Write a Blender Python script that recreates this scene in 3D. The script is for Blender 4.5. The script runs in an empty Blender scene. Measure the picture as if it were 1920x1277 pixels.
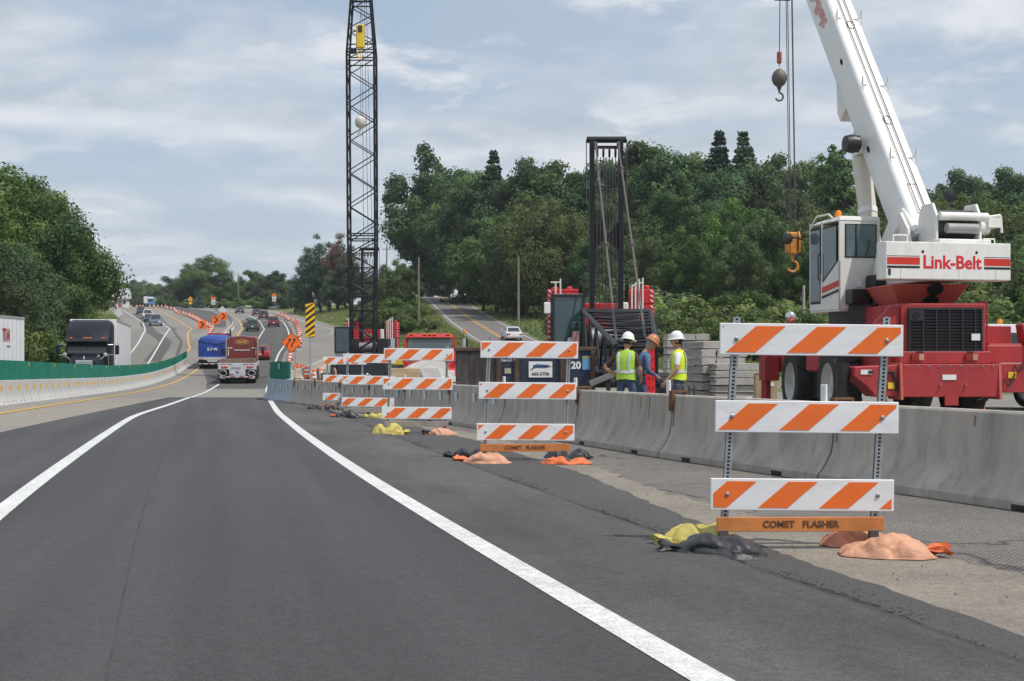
import bpy, bmesh, math, random
import numpy as np
from mathutils import Vector, Matrix
random.seed(11)
rng = np.random.default_rng(11)
scene = bpy.context.scene
C = scene.collection
R = math.radians
PI = math.pi

# ------------------------------------------------------------------ camera
F, EYE, CX, HY = 2600.0, 1.26, 960.0, 672.0      # focal length in pixels of a 1920 px frame
cam_d = bpy.data.cameras.new('camera')
cam_d.sensor_fit = 'HORIZONTAL'; cam_d.sensor_width = 36.0
cam_d.lens = 36.0 * F / 1920.0
cam_d.shift_y = 33.5 / 1920.0
cam_d.clip_start = 0.1; cam_d.clip_end = 6000
cam = bpy.data.objects.new('camera', cam_d); C.objects.link(cam)
cam.location = (0, 0, EYE); cam.rotation_euler = (R(90), 0, 0)
scene.camera = cam
def gx(px, D): return (px - CX) * D / F
def gz(py, D): return EYE + (HY - py) * D / F

# ------------------------------------------------------------------ world, sun, exposure
SUN = Vector((0.43, -0.29, 0.855)).normalized()
w = bpy.data.worlds.new('World'); scene.world = w; w.use_nodes = True
nt = w.node_tree; N = nt.nodes; L = nt.links
N.clear()
def nn(t, **k):
    n = N.new(t)
    for a, b in k.items(): setattr(n, a, b)
    return n
def mth(op, a, b=None, c=None):
    n = nn('ShaderNodeMath', operation=op)
    for i, v in enumerate((a, b, c)):
        if v is None: continue
        if isinstance(v, (int, float)): n.inputs[i].default_value = v
        else: L.new(v, n.inputs[i])
    return n.outputs[0]
sky = nn('ShaderNodeTexSky', sky_type='NISHITA'); sky.sun_disc = False
sky.sun_elevation = math.asin(SUN.z); sky.sun_rotation = math.atan2(SUN.x, SUN.y)
sky.air_density = 1.0; sky.dust_density = 1.6; sky.ozone_density = 1.6; sky.altitude = 200
tc = nn('ShaderNodeTexCoord'); sx = nn('ShaderNodeSeparateXYZ'); L.new(tc.outputs['Generated'], sx.inputs[0])
zz = mth('MAXIMUM', mth('ADD', sx.outputs[2], 0.20), 0.05)
cb = nn('ShaderNodeCombineXYZ')
L.new(mth('DIVIDE', sx.outputs[0], zz), cb.inputs[0]); L.new(mth('DIVIDE', sx.outputs[1], zz), cb.inputs[1])
def wnoise(scale, detail, rough, off, dist=0.0):
    mp = nn('ShaderNodeMapping'); L.new(cb.outputs[0], mp.inputs[0]); mp.inputs['Location'].default_value = off
    n = nn('ShaderNodeTexNoise'); L.new(mp.outputs[0], n.inputs['Vector'])
    n.inputs['Scale'].default_value = scale; n.inputs['Detail'].default_value = detail
    n.inputs['Roughness'].default_value = rough; n.inputs['Distortion'].default_value = dist
    return n.outputs[0]
def wramp(v, a, b, lo=0.0, hi=1.0):
    n = nn('ShaderNodeMapRange', interpolation_type='SMOOTHSTEP'); L.new(v, n.inputs[0])
    n.inputs[1].default_value = a; n.inputs[2].default_value = b; n.inputs[3].default_value = lo; n.inputs[4].default_value = hi
    return n.outputs[0]
def wmix(f, a, b):
    n = nn('ShaderNodeMix', data_type='RGBA')
    if isinstance(f, float): n.inputs[0].default_value = f
    else: L.new(f, n.inputs[0])
    for i, v in ((6, a), (7, b)):
        if isinstance(v, tuple): n.inputs[i].default_value = v
        else: L.new(v, n.inputs[i])
    return n.outputs[2]
veil = wramp(wnoise(0.45, 5, 0.55, (3.1, 1.7, 0)), 0.30, 0.70, 0.55, 0.97)
puff = wramp(wnoise(1.25, 10, 0.55, (1.3, 4.2, 0), 0.1), 0.42, 0.62, 0.0, 0.9)
shade = wramp(wnoise(1.25, 8, 0.55, (1.3, 4.30, 0), 0.1), 0.46, 0.64, 0.0, 1.0)
tuft = mth('MULTIPLY', wramp(wnoise(3.4, 10, 0.60, (5.3, 2.2, 0), 0.2), 0.50, 0.66, 0.0, 0.85), wramp(wnoise(1.0, 3, 0.5, (8.3, 1.2, 0)), 0.42, 0.58, 0.0, 1.0))
base = wmix(veil, sky.outputs[0], (3.75, 4.35, 5.05, 1))
cloudc = wmix(shade, (5.9, 6.1, 6.5, 1), (3.65, 4.15, 4.8, 1))
col = wmix(tuft, wmix(puff, base, cloudc), (6.0, 6.15, 6.45, 1))
bg = nn('ShaderNodeBackground'); L.new(col, bg.inputs[0]); bg.inputs[1].default_value = 0.135
wo = nn('ShaderNodeOutputWorld'); L.new(bg.outputs[0], wo.inputs[0])

sun_d = bpy.data.lights.new('sun', 'SUN'); sun_d.energy = 3.4; sun_d.angle = R(0.9); sun_d.color = (1.0, 0.95, 0.88)
sun = bpy.data.objects.new('sun', sun_d); C.objects.link(sun)
sun.rotation_euler = SUN.to_track_quat('Z', 'Y').to_euler(); sun.location = (40, -10, 80)
vs = scene.view_settings; vs.view_transform = 'Standard'; vs.look = 'None'; vs.exposure = 0.0; vs.gamma = 1.0
vs.use_curve_mapping = False
scene.cycles.max_bounces = 3; scene.cycles.diffuse_bounces = 2; scene.cycles.glossy_bounces = 2; scene.cycles.transparent_max_bounces = 10

# ------------------------------------------------------------------ materials
MATS = {}
def M(name, col=(.5, .5, .5), rough=.6, metal=0.0, var=.12, scale=3.0, bump=0.0, bscale=60.0, dirt=0.0,
      dirtcol=(.12, .10, .085), stretch=(1, 1, 1), coat=0.0, spec=None, emit=0.0):
    if name in MATS: return MATS[name]
    m = bpy.data.materials.new(name); m.use_nodes = True
    t = m.node_tree; n = t.nodes; l = t.links
    b = n['Principled BSDF']
    co = n.new('ShaderNodeTexCoord'); oi = n.new('ShaderNodeObjectInfo')
    ad = n.new('ShaderNodeVectorMath'); ad.operation = 'MULTIPLY_ADD'
    l.new(co.outputs['Object'], ad.inputs[0]); ad.inputs[1].default_value = stretch
    ml = n.new('ShaderNodeVectorMath'); ml.operation = 'SCALE'; ml.inputs[0].default_value = (37., 61., 23.)
    l.new(oi.outputs['Random'], ml.inputs['Scale']); l.new(ml.outputs[0], ad.inputs[2])
    vec = ad.outputs[0]
    def noise(sc, det=5, ro=.6):
        q = n.new('ShaderNodeTexNoise'); l.new(vec, q.inputs['Vector']); q.inputs['Scale'].default_value = sc
        q.inputs['Detail'].default_value = det; q.inputs['Roughness'].default_value = ro
        return q.outputs[0]
    def rng_(v, a, b_, lo, hi):
        q = n.new('ShaderNodeMapRange'); l.new(v, q.inputs[0]); q.inputs[1].default_value = a; q.inputs[2].default_value = b_
        q.inputs[3].default_value = lo; q.inputs[4].default_value = hi
        return q.outputs[0]
    hv = n.new('ShaderNodeHueSaturation'); hv.inputs['Color'].default_value = (*col, 1)
    l.new(rng_(noise(scale), .3, .7, 1 - var, 1 + var), hv.inputs['Value'])
    out = hv.outputs[0]
    if dirt:
        mx = n.new('ShaderNodeMix'); mx.data_type = 'RGBA'
        l.new(rng_(noise(scale * 1.7 + .3, 8, .7), .5, .75, 0, dirt), mx.inputs[0])
        l.new(out, mx.inputs[6]); mx.inputs[7].default_value = (*dirtcol, 1); out = mx.outputs[2]
    l.new(out, b.inputs['Base Color'])
    l.new(rng_(noise(scale * 3), .3, .7, max(.02, rough - .08), min(1, rough + .08)), b.inputs['Roughness'])
    b.inputs['Metallic'].default_value = metal
    if coat: b.inputs['Coat Weight'].default_value = coat; b.inputs['Coat Roughness'].default_value = .08
    if spec is not None: b.inputs['Specular IOR Level'].default_value = spec
    if bump:
        bp = n.new('ShaderNodeBump'); bp.inputs['Strength'].default_value = bump; bp.inputs['Distance'].default_value = .02
        l.new(noise(bscale, 4, .6), bp.inputs['Height']); l.new(bp.outputs[0], b.inputs['Normal'])
    if emit:
        b.inputs['Emission Color'].default_value = (*col, 1); b.inputs['Emission Strength'].default_value = emit
    MATS[name] = m
    return m

def glass(name, tint, alpha):
    if name in MATS: return MATS[name]
    m = bpy.data.materials.new(name); m.use_nodes = True
    t = m.node_tree; n = t.nodes; l = t.links; n.clear()
    o = n.new('ShaderNodeOutputMaterial'); tr = n.new('ShaderNodeBsdfTransparent'); tr.inputs[0].default_value = (*tint, 1)
    gl = n.new('ShaderNodeBsdfGlossy'); gl.inputs['Roughness'].default_value = .03; gl.inputs[0].default_value = (.9, .95, 1, 1)
    df = n.new('ShaderNodeBsdfDiffuse'); df.inputs[0].default_value = (tint[0] * .3, tint[1] * .3, tint[2] * .3, 1)
    m1 = n.new('ShaderNodeMixShader'); m1.inputs[0].default_value = alpha; l.new(tr.outputs[0], m1.inputs[1]); l.new(df.outputs[0], m1.inputs[2])
    fr = n.new('ShaderNodeFresnel'); fr.inputs[0].default_value = 1.5
    ma = n.new('ShaderNodeMath'); ma.operation = 'ADD'; ma.inputs[1].default_value = .05; l.new(fr.outputs[0], ma.inputs[0])
    m2 = n.new('ShaderNodeMixShader'); l.new(ma.outputs[0], m2.inputs[0]); l.new(m1.outputs[0], m2.inputs[1]); l.new(gl.outputs[0], m2.inputs[2])
    ge = n.new('ShaderNodeNewGeometry'); iv = n.new('ShaderNodeMath'); iv.operation = 'SUBTRACT'; iv.inputs[0].default_value = 1; l.new(ge.outputs['Backfacing'], iv.inputs[1])
    mu = n.new('ShaderNodeMath'); mu.operation = 'MULTIPLY'; l.new(ma.outputs[0], mu.inputs[0]); l.new(iv.outputs[0], mu.inputs[1]); l.new(mu.outputs[0], m2.inputs[0])
    l.new(m2.outputs[0], o.inputs[0])
    MATS[name] = m
    return m

def ground_mat(name, c0, c1, big=.12, fine=90., speck=None, bump=.5, rough=.85, stretchy=1.0, waffle=False, cracks=0.0,
               c2=None, spotscale=.6, spec=.35, streak=0.0):
    m = bpy.data.materials.new(name); m.use_nodes = True
    t = m.node_tree; n = t.nodes; l = t.links; b = n['Principled BSDF']
    co = n.new('ShaderNodeTexCoord'); mp = n.new('ShaderNodeMapping'); l.new(co.outputs['Object'], mp.inputs[0])
    mp.inputs['Rotation'].default_value = (0, 0, -R(11.5)); mp0 = mp; mp = n.new('ShaderNodeMapping'); l.new(mp0.outputs[0], mp.inputs[0]); mp.inputs['Scale'].default_value = (1, stretchy, 1)
    def noise(sc, det=6, ro=.6, v=None):
        q = n.new('ShaderNodeTexNoise'); l.new(v or mp.outputs[0], q.inputs['Vector']); q.inputs['Scale'].default_value = sc
        q.inputs['Detail'].default_value = det; q.inputs['Roughness'].default_value = ro
        return q.outputs[0]
    def rg(v, a, b_, lo, hi):
        q = n.new('ShaderNodeMapRange'); l.new(v, q.inputs[0])
        for i, x in enumerate((a, b_, lo, hi)): q.inputs[i + 1].default_value = x
        return q.outputs[0]
    def mix(f, a, b_, mode='MIX'):
        q = n.new('ShaderNodeMix'); q.data_type = 'RGBA'; q.blend_type = mode
        if isinstance(f, float): q.inputs[0].default_value = f
        else: l.new(f, q.inputs[0])
        for i, x in ((6, a), (7, b_)):
            if isinstance(x, tuple): q.inputs[i].default_value = x if len(x) == 4 else (*x, 1)
            else: l.new(x, q.inputs[i])
        return q.outputs[2]
    out = mix(rg(noise(big, 7, .62), .34, .66, 0, 1), c0, c1)
    if c2: out = mix(rg(noise(spotscale, 8, .7), .52, .72, 0, .8), out, c2)
    f = noise(fine, 3, .7, co.outputs['Object'])
    out = mix(1.0, out, mix(rg(f, .3, .7, 0, 1), (.66, .66, .66), (1.34, 1.34, 1.34)), 'MULTIPLY')
    f2 = noise(fine * .22, 4, .75, co.outputs['Object'])
    out = mix(1.0, out, mix(rg(f2, .32, .68, 0, 1), (.80, .80, .80), (1.2, 1.2, 1.2)), 'MULTIPLY')
    if streak:
        ms = n.new('ShaderNodeMapping'); l.new(mp0.outputs[0], ms.inputs[0]); ms.inputs['Scale'].default_value = (1, .035, 1)
        out = mix(1.0, out, mix(rg(noise(1.5, 3, .5, ms.outputs[0]), .35, .65, 0, 1), (1 - streak,) * 3, (1 + streak,) * 3), 'MULTIPLY')
        ms = n.new('ShaderNodeMapping'); l.new(mp0.outputs[0], ms.inputs[0]); ms.inputs['Scale'].default_value = (1, .12, 1)
        out = mix(rg(noise(2.4, 8, .75, ms.outputs[0]), .60, .72, 0, .55), out, (.04, .04, .042))
    if speck:
        v = n.new('ShaderNodeTexVoronoi'); l.new(co.outputs['Object'], v.inputs['Vector']); v.inputs['Scale'].default_value = speck
        out = mix(rg(v.outputs['Distance'], .10, .16, .55, 0), out, (.34, .33, .31))
    if cracks:
        v = n.new('ShaderNodeTexVoronoi'); v.feature = 'DISTANCE_TO_EDGE'; v.inputs['Scale'].default_value = .35
        ad = n.new('ShaderNodeVectorMath'); ad.operation = 'MULTIPLY_ADD'
        q = n.new('ShaderNodeTexNoise'); q.inputs['Scale'].default_value = 1.1; q.inputs['Detail'].default_value = 5
        l.new(co.outputs['Object'], q.inputs['Vector']); l.new(q.outputs['Color'], ad.inputs[0]); ad.inputs[1].default_value = (1.2, 1.2, 0)
        l.new(co.outputs['Object'], ad.inputs[2]); l.new(ad.outputs[0], v.inputs['Vector'])
        out = mix(rg(v.outputs['Distance'], .0, .012, cracks, 0), out, (.02, .02, .02))
    l.new(out, b.inputs['Base Color']); b.inputs['Roughness'].default_value = rough; b.inputs['Specular IOR Level'].default_value = spec
    h = f
    if waffle:
        wv = []
        for rz in (R(-13 + 45), R(-13 - 45)):
            mw = n.new('ShaderNodeMapping'); l.new(co.outputs['Object'], mw.inputs[0]); mw.inputs['Rotation'].default_value = (0, 0, rz)
            q = n.new('ShaderNodeTexWave'); q.inputs['Scale'].default_value = 9.0; q.inputs['Distortion'].default_value = 2.5; q.inputs['Detail'].default_value = 3; q.inputs['Detail Scale'].default_value = 3
            l.new(mw.outputs[0], q.inputs['Vector']); wv.append(q.outputs['Fac'])
        q = n.new('ShaderNodeMath'); q.operation = 'MULTIPLY'; l.new(wv[0], q.inputs[0]); l.new(wv[1], q.inputs[1])
        l.new(mix(1.0, out, mix(rg(q.outputs[0], .0, .35, .5, 0), (1, 1, 1), (.58, .57, .56)), 'MULTIPLY'), b.inputs['Base Color'])
        q2 = n.new('ShaderNodeMath'); q2.operation = 'MULTIPLY_ADD'; l.new(q.outputs[0], q2.inputs[0]); q2.inputs[1].default_value = 1.5
        l.new(f, q2.inputs[2]); h = q2.outputs[0]
    bp = n.new('ShaderNodeBump'); bp.inputs['Strength'].default_value = bump; bp.inputs['Distance'].default_value = .01
    l.new(h, bp.inputs['Height']); l.new(bp.outputs[0], b.inputs['Normal'])
    MATS[name] = m
    return m

# ------------------------------------------------------------------ mesh helpers
class MB:
    def __init__(s): s.v = []; s.f = []; s.m = []; s.mi = 0
    def add(s, vs, fs):
        o = len(s.v); s.v += [tuple(p) for p in vs]
        for f in fs: s.f.append(tuple(i + o for i in f)); s.m.append(s.mi)
        return s
    def box(s, c, d, rot=None):
        x, y, z = d[0] / 2, d[1] / 2, d[2] / 2
        p = [Vector(q) for q in ((-x, -y, -z), (x, -y, -z), (x, y, -z), (-x, y, -z), (-x, -y, z), (x, -y, z), (x, y, z), (-x, y, z))]
        if rot is not None:
            p = [rot @ q for q in p]
        c = Vector(c)
        return s.hexa([q + c for q in p])
    def bx(s, x0, x1, y0, y1, z0, z1): return s.box(((x0 + x1) / 2, (y0 + y1) / 2, (z0 + z1) / 2), (x1 - x0, y1 - y0, z1 - z0))
    def hexa(s, p):
        return s.add(p, [(0, 3, 2, 1), (4, 5, 6, 7), (0, 1, 5, 4), (1, 2, 6, 5), (2, 3, 7, 6), (3, 0, 4, 7)])
    def tube(s, p0, p1, r0, r1=None, n=8, cap=True):
        p0, p1 = Vector(p0), Vector(p1); r1 = r0 if r1 is None else r1
        d = (p1 - p0)
        if d.length < 1e-6: return s
        d.normalize(); a = d.orthogonal().normalized(); b = d.cross(a)
        vs = []
        for p, r in ((p0, r0), (p1, r1)):
            for i in range(n):
                t = 2 * PI * i / n; vs.append(p + (a * math.cos(t) + b * math.sin(t)) * r)
        fs = [(i, (i + 1) % n, n + (i + 1) % n, n + i) for i in range(n)]
        if cap: fs += [tuple(range(n - 1, -1, -1)), tuple(range(n, 2 * n))]
        return s.add(vs, fs)
    def path(s, pts, r, n=6):
        for a, b in zip(pts[:-1], pts[1:]): s.tube(a, b, r, r, n)
        return s
    def prism(s, poly, ax, a0, a1):
        def mk(u, v, a): return (a, u, v) if ax == 'x' else ((u, a, v) if ax == 'y' else (u, v, a))
        n = len(poly)
        vs = [mk(u, v, a0) for u, v in poly] + [mk(u, v, a1) for u, v in poly]
        return s.add(vs, [tuple(range(n - 1, -1, -1)), tuple(range(n, 2 * n))] + [(i, (i + 1) % n, n + (i + 1) % n, n + i) for i in range(n)])
    def lathe(s, prof, c=(0, 0, 0), n=16, ax='z', cap=True):
        vs = []
        for r, z in prof:
            for i in range(n):
                t = 2 * PI * i / n; u, v = r * math.cos(t), r * math.sin(t)
                p = (u, v, z) if ax == 'z' else ((z, u, v) if ax == 'x' else (u, z, v))
                vs.append((p[0] + c[0], p[1] + c[1], p[2] + c[2]))
        k = len(prof)
        fs = [(j * n + i, j * n + (i + 1) % n, (j + 1) * n + (i + 1) % n, (j + 1) * n + i) for j in range(k - 1) for i in range(n)]
        if cap: fs += [tuple(range(n - 1, -1, -1)), tuple(range((k - 1) * n, k * n))]
        return s.add(vs, fs)
    def loft(s, rings, closed=True, caps=True):
        n = len(rings[0]); vs = [p for r in rings for p in r]; k = len(rings)
        fs = [(j * n + i, j * n + (i + 1) % n, (j + 1) * n + (i + 1) % n, (j + 1) * n + i) for j in range(k - 1) for i in range(n if closed else n - 1)]
        if caps and closed: fs += [tuple(range(n - 1, -1, -1)), tuple(range((k - 1) * n, k * n))]
        return s.add(vs, fs)
    def mesh(s, name, mats, bev=0.0, smooth=None, segs=1):
        me = bpy.data.meshes.new(name)
        me.from_pydata(s.v, [], s.f)
        if not isinstance(mats, (list, tuple)): mats = [mats]
        for m in mats: me.materials.append(m)
        if len(mats) > 1: me.polygons.foreach_set('material_index', s.m)
        bm = bmesh.new(); bm.from_mesh(me)
        bmesh.ops.recalc_face_normals(bm, faces=bm.faces)
        if bev:
            ed = [e for e in bm.edges if len(e.link_faces) == 2 and e.calc_face_angle(0) > R(35)]
            bmesh.ops.bevel(bm, geom=ed, offset=bev, segments=segs, affect='EDGES', profile=.6, clamp_overlap=True)
        bm.to_mesh(me); bm.free()
        if smooth is not None:
            me.polygons.foreach_set('use_smooth', [True] * len(me.polygons)); me.set_sharp_from_angle(angle=R(smooth))
        me.update()
        return me
    def build(s, name, mats, parent=None, bev=0.0, smooth=None, segs=1):
        return link(name, s.mesh(name, mats, bev, smooth, segs), parent)
def link(name, me, parent=None, loc=None, rot=None):
    o = bpy.data.objects.new(name, me); C.objects.link(o)
    if parent is not None: o.parent = parent
    if loc is not None: o.location = loc
    if rot is not None: o.rotation_euler = rot
    return o
def tag(o, label=None, cat=None, group=None, kind=None):
    if label: o['label'] = label
    if cat: o['category'] = cat
    if group: o['group'] = group
    if kind: o['kind'] = kind
    return o
def thing(name, label, cat, loc=(0, 0, 0), rz=0.0, group=None):
    o = link(name, None); o.location = loc; o.rotation_euler = (0, 0, rz); o.empty_display_size = .2
    return tag(o, label, cat, group)
def dup(o, parent=None):
    c = o.copy(); C.objects.link(c); c.parent = parent
    for ch in o.children: dup(ch, c)
    return c
def place(o, loc, rz, label=None, group=None):
    o.location = loc; o.rotation_euler = (0, 0, rz)
    if label: o['label'] = label
    if group: o['group'] = group
    return o
def text(name, s, size, m, parent, loc, rot, bold=0.0, ext=.002, align='CENTER', sx=1.0, space=1.0):
    cu = bpy.data.curves.new('t', 'FONT'); cu.body = s; cu.size = size; cu.extrude = ext; cu.offset = bold
    cu.align_x = align; cu.align_y = 'CENTER'; cu.resolution_u = 3; cu.space_character = space
    to = bpy.data.objects.new('t', cu); C.objects.link(to)
    bpy.context.view_layer.update()
    me = bpy.data.meshes.new_from_object(to.evaluated_get(bpy.context.evaluated_depsgraph_get()))
    bpy.data.objects.remove(to); bpy.data.curves.remove(cu)
    me.materials.clear(); me.materials.append(m)
    o = link(name, me, parent, loc, rot); o.scale = (sx, 1, 1)
    return o
def ordw(i): return ['first', 'second', 'third', 'fourth', 'fifth', 'sixth', 'seventh', 'eighth', 'ninth', 'tenth', 'eleventh', 'twelfth',
                     'thirteenth', 'fourteenth', 'fifteenth', 'sixteenth', 'seventeenth', 'eighteenth', 'nineteenth', 'twentieth'][i] if i < 20 else \
    (['twenty', 'thirty', 'forty'][(i + 1) // 10 - 2] + ('-' + ordw((i + 1) % 10 - 1) if (i + 1) % 10 else 'th'))

# ------------------------------------------------------------------ the lie of the land (metres; Y = distance ahead)
GY = np.arange(-80, 2000.1, .5)
def curve(pts, win=6.0):
    p = sorted(pts)
    d0, d1 = p[0], p[1]; e0, e1 = p[-2], p[-1]
    if d0[0] > -80: p.insert(0, (-80, d0[1] + (d1[1] - d0[1]) / (d1[0] - d0[0]) * (-80 - d0[0])))
    if e1[0] < 2000: p.append((2000, e1[1] + (e1[1] - e0[1]) / (e1[0] - e0[0]) * (2000 - e1[0])))
    v = np.interp(GY, [a for a, b in p], [b for a, b in p])
    k = int(win * 2) | 1
    for _ in range(2):
        v = np.convolve(np.pad(v, k // 2, mode='reflect', reflect_type='odd'), np.ones(k) / k, 'valid')
    return lambda y: np.interp(y, GY, v)
zp = curve([(-80, 0), (0, 0), (20, -.02), (40, -.2), (52, -.33), (75, -.58), (96, -.58), (112, -.25), (127, .24), (144, 1.15), (168, 2.75), (193, 4.5),
            (209, 5.5), (232, 6.6), (255, 7.95), (273, 9), (302, 10.6), (345, 13.06), (390, 15.3), (440, 17.5), (490, 19.5), (560, 21.3),
            (700, 22.5), (1000, 24), (2000, 30)], 12)
XR = curve([(0, 2.1), (5.4, .74), (8, .07), (14.8, -1.6), (22.9, -3.4), (35, -5.9), (51, -8.9), (82, -14.5), (115, -20), (134, -23), (154, -25.9),
            (168, -27.6), (193, -31), (222, -36), (255, -42), (270, -45.5), (310, -54), (340, -62), (400, -85), (460, -108), (560, -150), (700, -215)], 5)
XL = curve([(0, -1.4), (11.4, -4.2), (18.6, -5.8), (33, -9), (43, -10.7), (55, -12.9), (88, -18.9), (115, -23.6), (134, -26.6), (154, -29.3),
            (172, -31.8), (214, -38.2), (255, -46.3), (304, -57.6), (330, -65.6), (400, -88), (460, -111), (560, -153), (700, -219)], 5)
XY = curve([(0, -6.6), (35.6, -13.1), (50, -15.7), (68, -19), (95, -23.6), (104, -25), (120, -27.6), (131, -29.5), (155, -32.8), (183, -36.5),
            (217, -42.2), (255, -50), (295, -59.2), (340, -71), (400, -91.5), (460, -114.5), (560, -157), (700, -223)], 5)
LY = curve([(100, -28.5), (130, -32.6), (162, -37.6), (181, -42.3), (200, -46.8), (217, -50), (255, -61), (340, -86), (400, -104), (500, -138), (700, -236)], 4)
LL = curve([(100, -29.5), (120, -32.6), (130, -34.4), (177, -44.8), (217, -53.5), (250, -63), (345, -91), (400, -108.5), (500, -144), (700, -241)], 4)
LE = curve([(100, -33), (130, -37.2), (156, -42.8), (177, -47.6), (210, -55.5), (250, -66.5), (293, -80), (345, -96.5), (400, -114), (500, -150), (700, -246)], 4)
XLE = curve([(-80, -8), (0, -20), (40, -26), (76, -31), (110, -36.5), (130, -40), (177, -50.6), (210, -58.5), (293, -83), (345, -99.5), (400, -117), (500, -153), (700, -250)], 6)
XW = curve([(-80, 44), (0, 42), (40, 38), (60, 30), (70, 15), (80, 7), (90, 0.5), (108, -4.5), (160, -15.5), (213, -27.2), (232, -32), (290, -46.6), (340, -58.5),
            (400, -80), (500, -118), (700, -206)], 6)
XS = curve([(-80, 80), (0, 62), (40, 52), (60, 42), (70, 26), (80, 16.5), (90, 11), (100, 8), (120, 4), (150, -.5), (180, -4.8), (215, -8.1), (265, -13.5), (330, -22), (400, -34), (600, -80), (700, -120)], 6)
ZS = curve([(-80, 0), (40, -.22), (70, -.5), (90, -.25), (105, .5), (120, 1.3), (150, 3.1), (180, 6), (215, 8.6), (265, 13), (290, 14.1), (330, 14.8), (400, 17), (490, 20), (2000, 30)], 10)
def sstep(t): t = np.clip(t, 0, 1); return t * t * (3 - 2 * t)
HALF = 3.6
def gh(X, Y):
    X = np.asarray(X, float); Y = np.asarray(Y, float)
    z = zp(Y); xl = XLE(Y); xw = XW(Y) + 2.5; xs = XS(Y); zs = ZS(Y)
    far = np.clip((Y - 20) / 60, 0, 1)
    lump = (.35 * np.sin(X * .11 + Y * .07) + .25 * np.sin(X * .23 - Y * .13 + 1)) * far
    left = z + np.minimum(.10 * np.maximum(xl - X, 0), 2.6) + lump * np.clip((xl - X) / 12, 0, 1)
    t = sstep((X - xw) / np.maximum(xs - HALF - xw, 1))
    mid = z + (zs - z) * t
    right = zs + .045 * np.minimum(np.maximum(X - xs - HALF, 0), 60) + lump * np.clip((X - xs - HALF) / 12, 0, 1)
    out = np.where(X < xl, left, np.where(X < xw, z, np.where(X < xs - HALF, mid, np.where(X < xs + HALF, zs, right))))
    return out
def ghf(x, y): return float(gh(x, y))
ROWS = np.concatenate([np.arange(-60, 60, 1.0), np.arange(60, 240, 2.0), np.arange(240, 520, 4.0), np.arange(520, 800, 20.), np.arange(800, 1901, 100.)])

grass_m = ground_mat('grass_ground', (.10, .145, .04), (.165, .19, .07), big=.05, fine=4.0, bump=1.0, c2=(.21, .185, .10), spotscale=.09, spec=.1)
old_m = ground_mat('worn_pavement', (.205, .19, .17), (.255, .235, .21), big=.10, fine=60, bump=.4, cracks=.35, stretchy=.25, c2=(.15, .145, .14), spotscale=.15)
asph_m = ground_mat('new_asphalt', (.057, .057, .058), (.080, .079, .079), big=.16, fine=110, speck=70, bump=.7, stretchy=.18, rough=.8, c2=(.097, .095, .094), spotscale=.28, streak=.15)
asph2_m = ground_mat('lane_asphalt', (.078, .075, .072), (.11, .106, .10), big=.10, fine=60, bump=.4, stretchy=.12, c2=(.065, .063, .062), spotscale=.12, streak=.10)
conc_m = ground_mat('tan_concrete', (.24, .215, .185), (.30, .27, .23), big=.2, fine=70, bump=.35, stretchy=.3, c2=(.20, .18, .16), spotscale=.5, cracks=.25)
tan_m = ground_mat('sandy_strip', (.20, .175, .145), (.265, .235, .195), big=.9, fine=60, speck=28, bump=.6, c2=(.17, .15, .13), spotscale=1.3)
band_m = ground_mat('shoulder_asphalt', (.068, .066, .065), (.092, .089, .086), big=.5, fine=90, speck=60, bump=.6, stretchy=.25, c2=(.07, .069, .07), spotscale=.9)
mill_m = ground_mat('milled_asphalt', (.20, .185, .17), (.26, .238, .215), big=.5, fine=70, bump=1.0, waffle=True, cracks=.7, c2=(.15, .14, .13), spotscale=.7)
yard_m = ground_mat('yard_gravel', (.19, .175, .155), (.25, .23, .20), big=.15, fine=20, speck=9, bump=.8, c2=(.14, .13, .12), spotscale=.3)
side_m = ground_mat('side_road_asphalt', (.15, .14, .13), (.19, .175, .165), big=.12, fine=50, bump=.4, stretchy=.2, c2=(.12, .115, .11), spotscale=.1)
seal_m = ground_mat('tar_seal', (.085, .083, .08), (.11, .108, .105), big=.5, fine=50, bump=.3)
white_p = ground_mat('white_paint', (.58, .58, .57), (.68, .68, .67), big=.8, fine=60, bump=.3, rough=.6, c2=(.55, .55, .54), spotscale=1.2)
yellow_p = ground_mat('yellow_paint', (.66, .37, .035), (.72, .41, .045), big=.8, fine=60, bump=.3, rough=.6, c2=(.62, .36, .05), spotscale=2.0)

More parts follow.
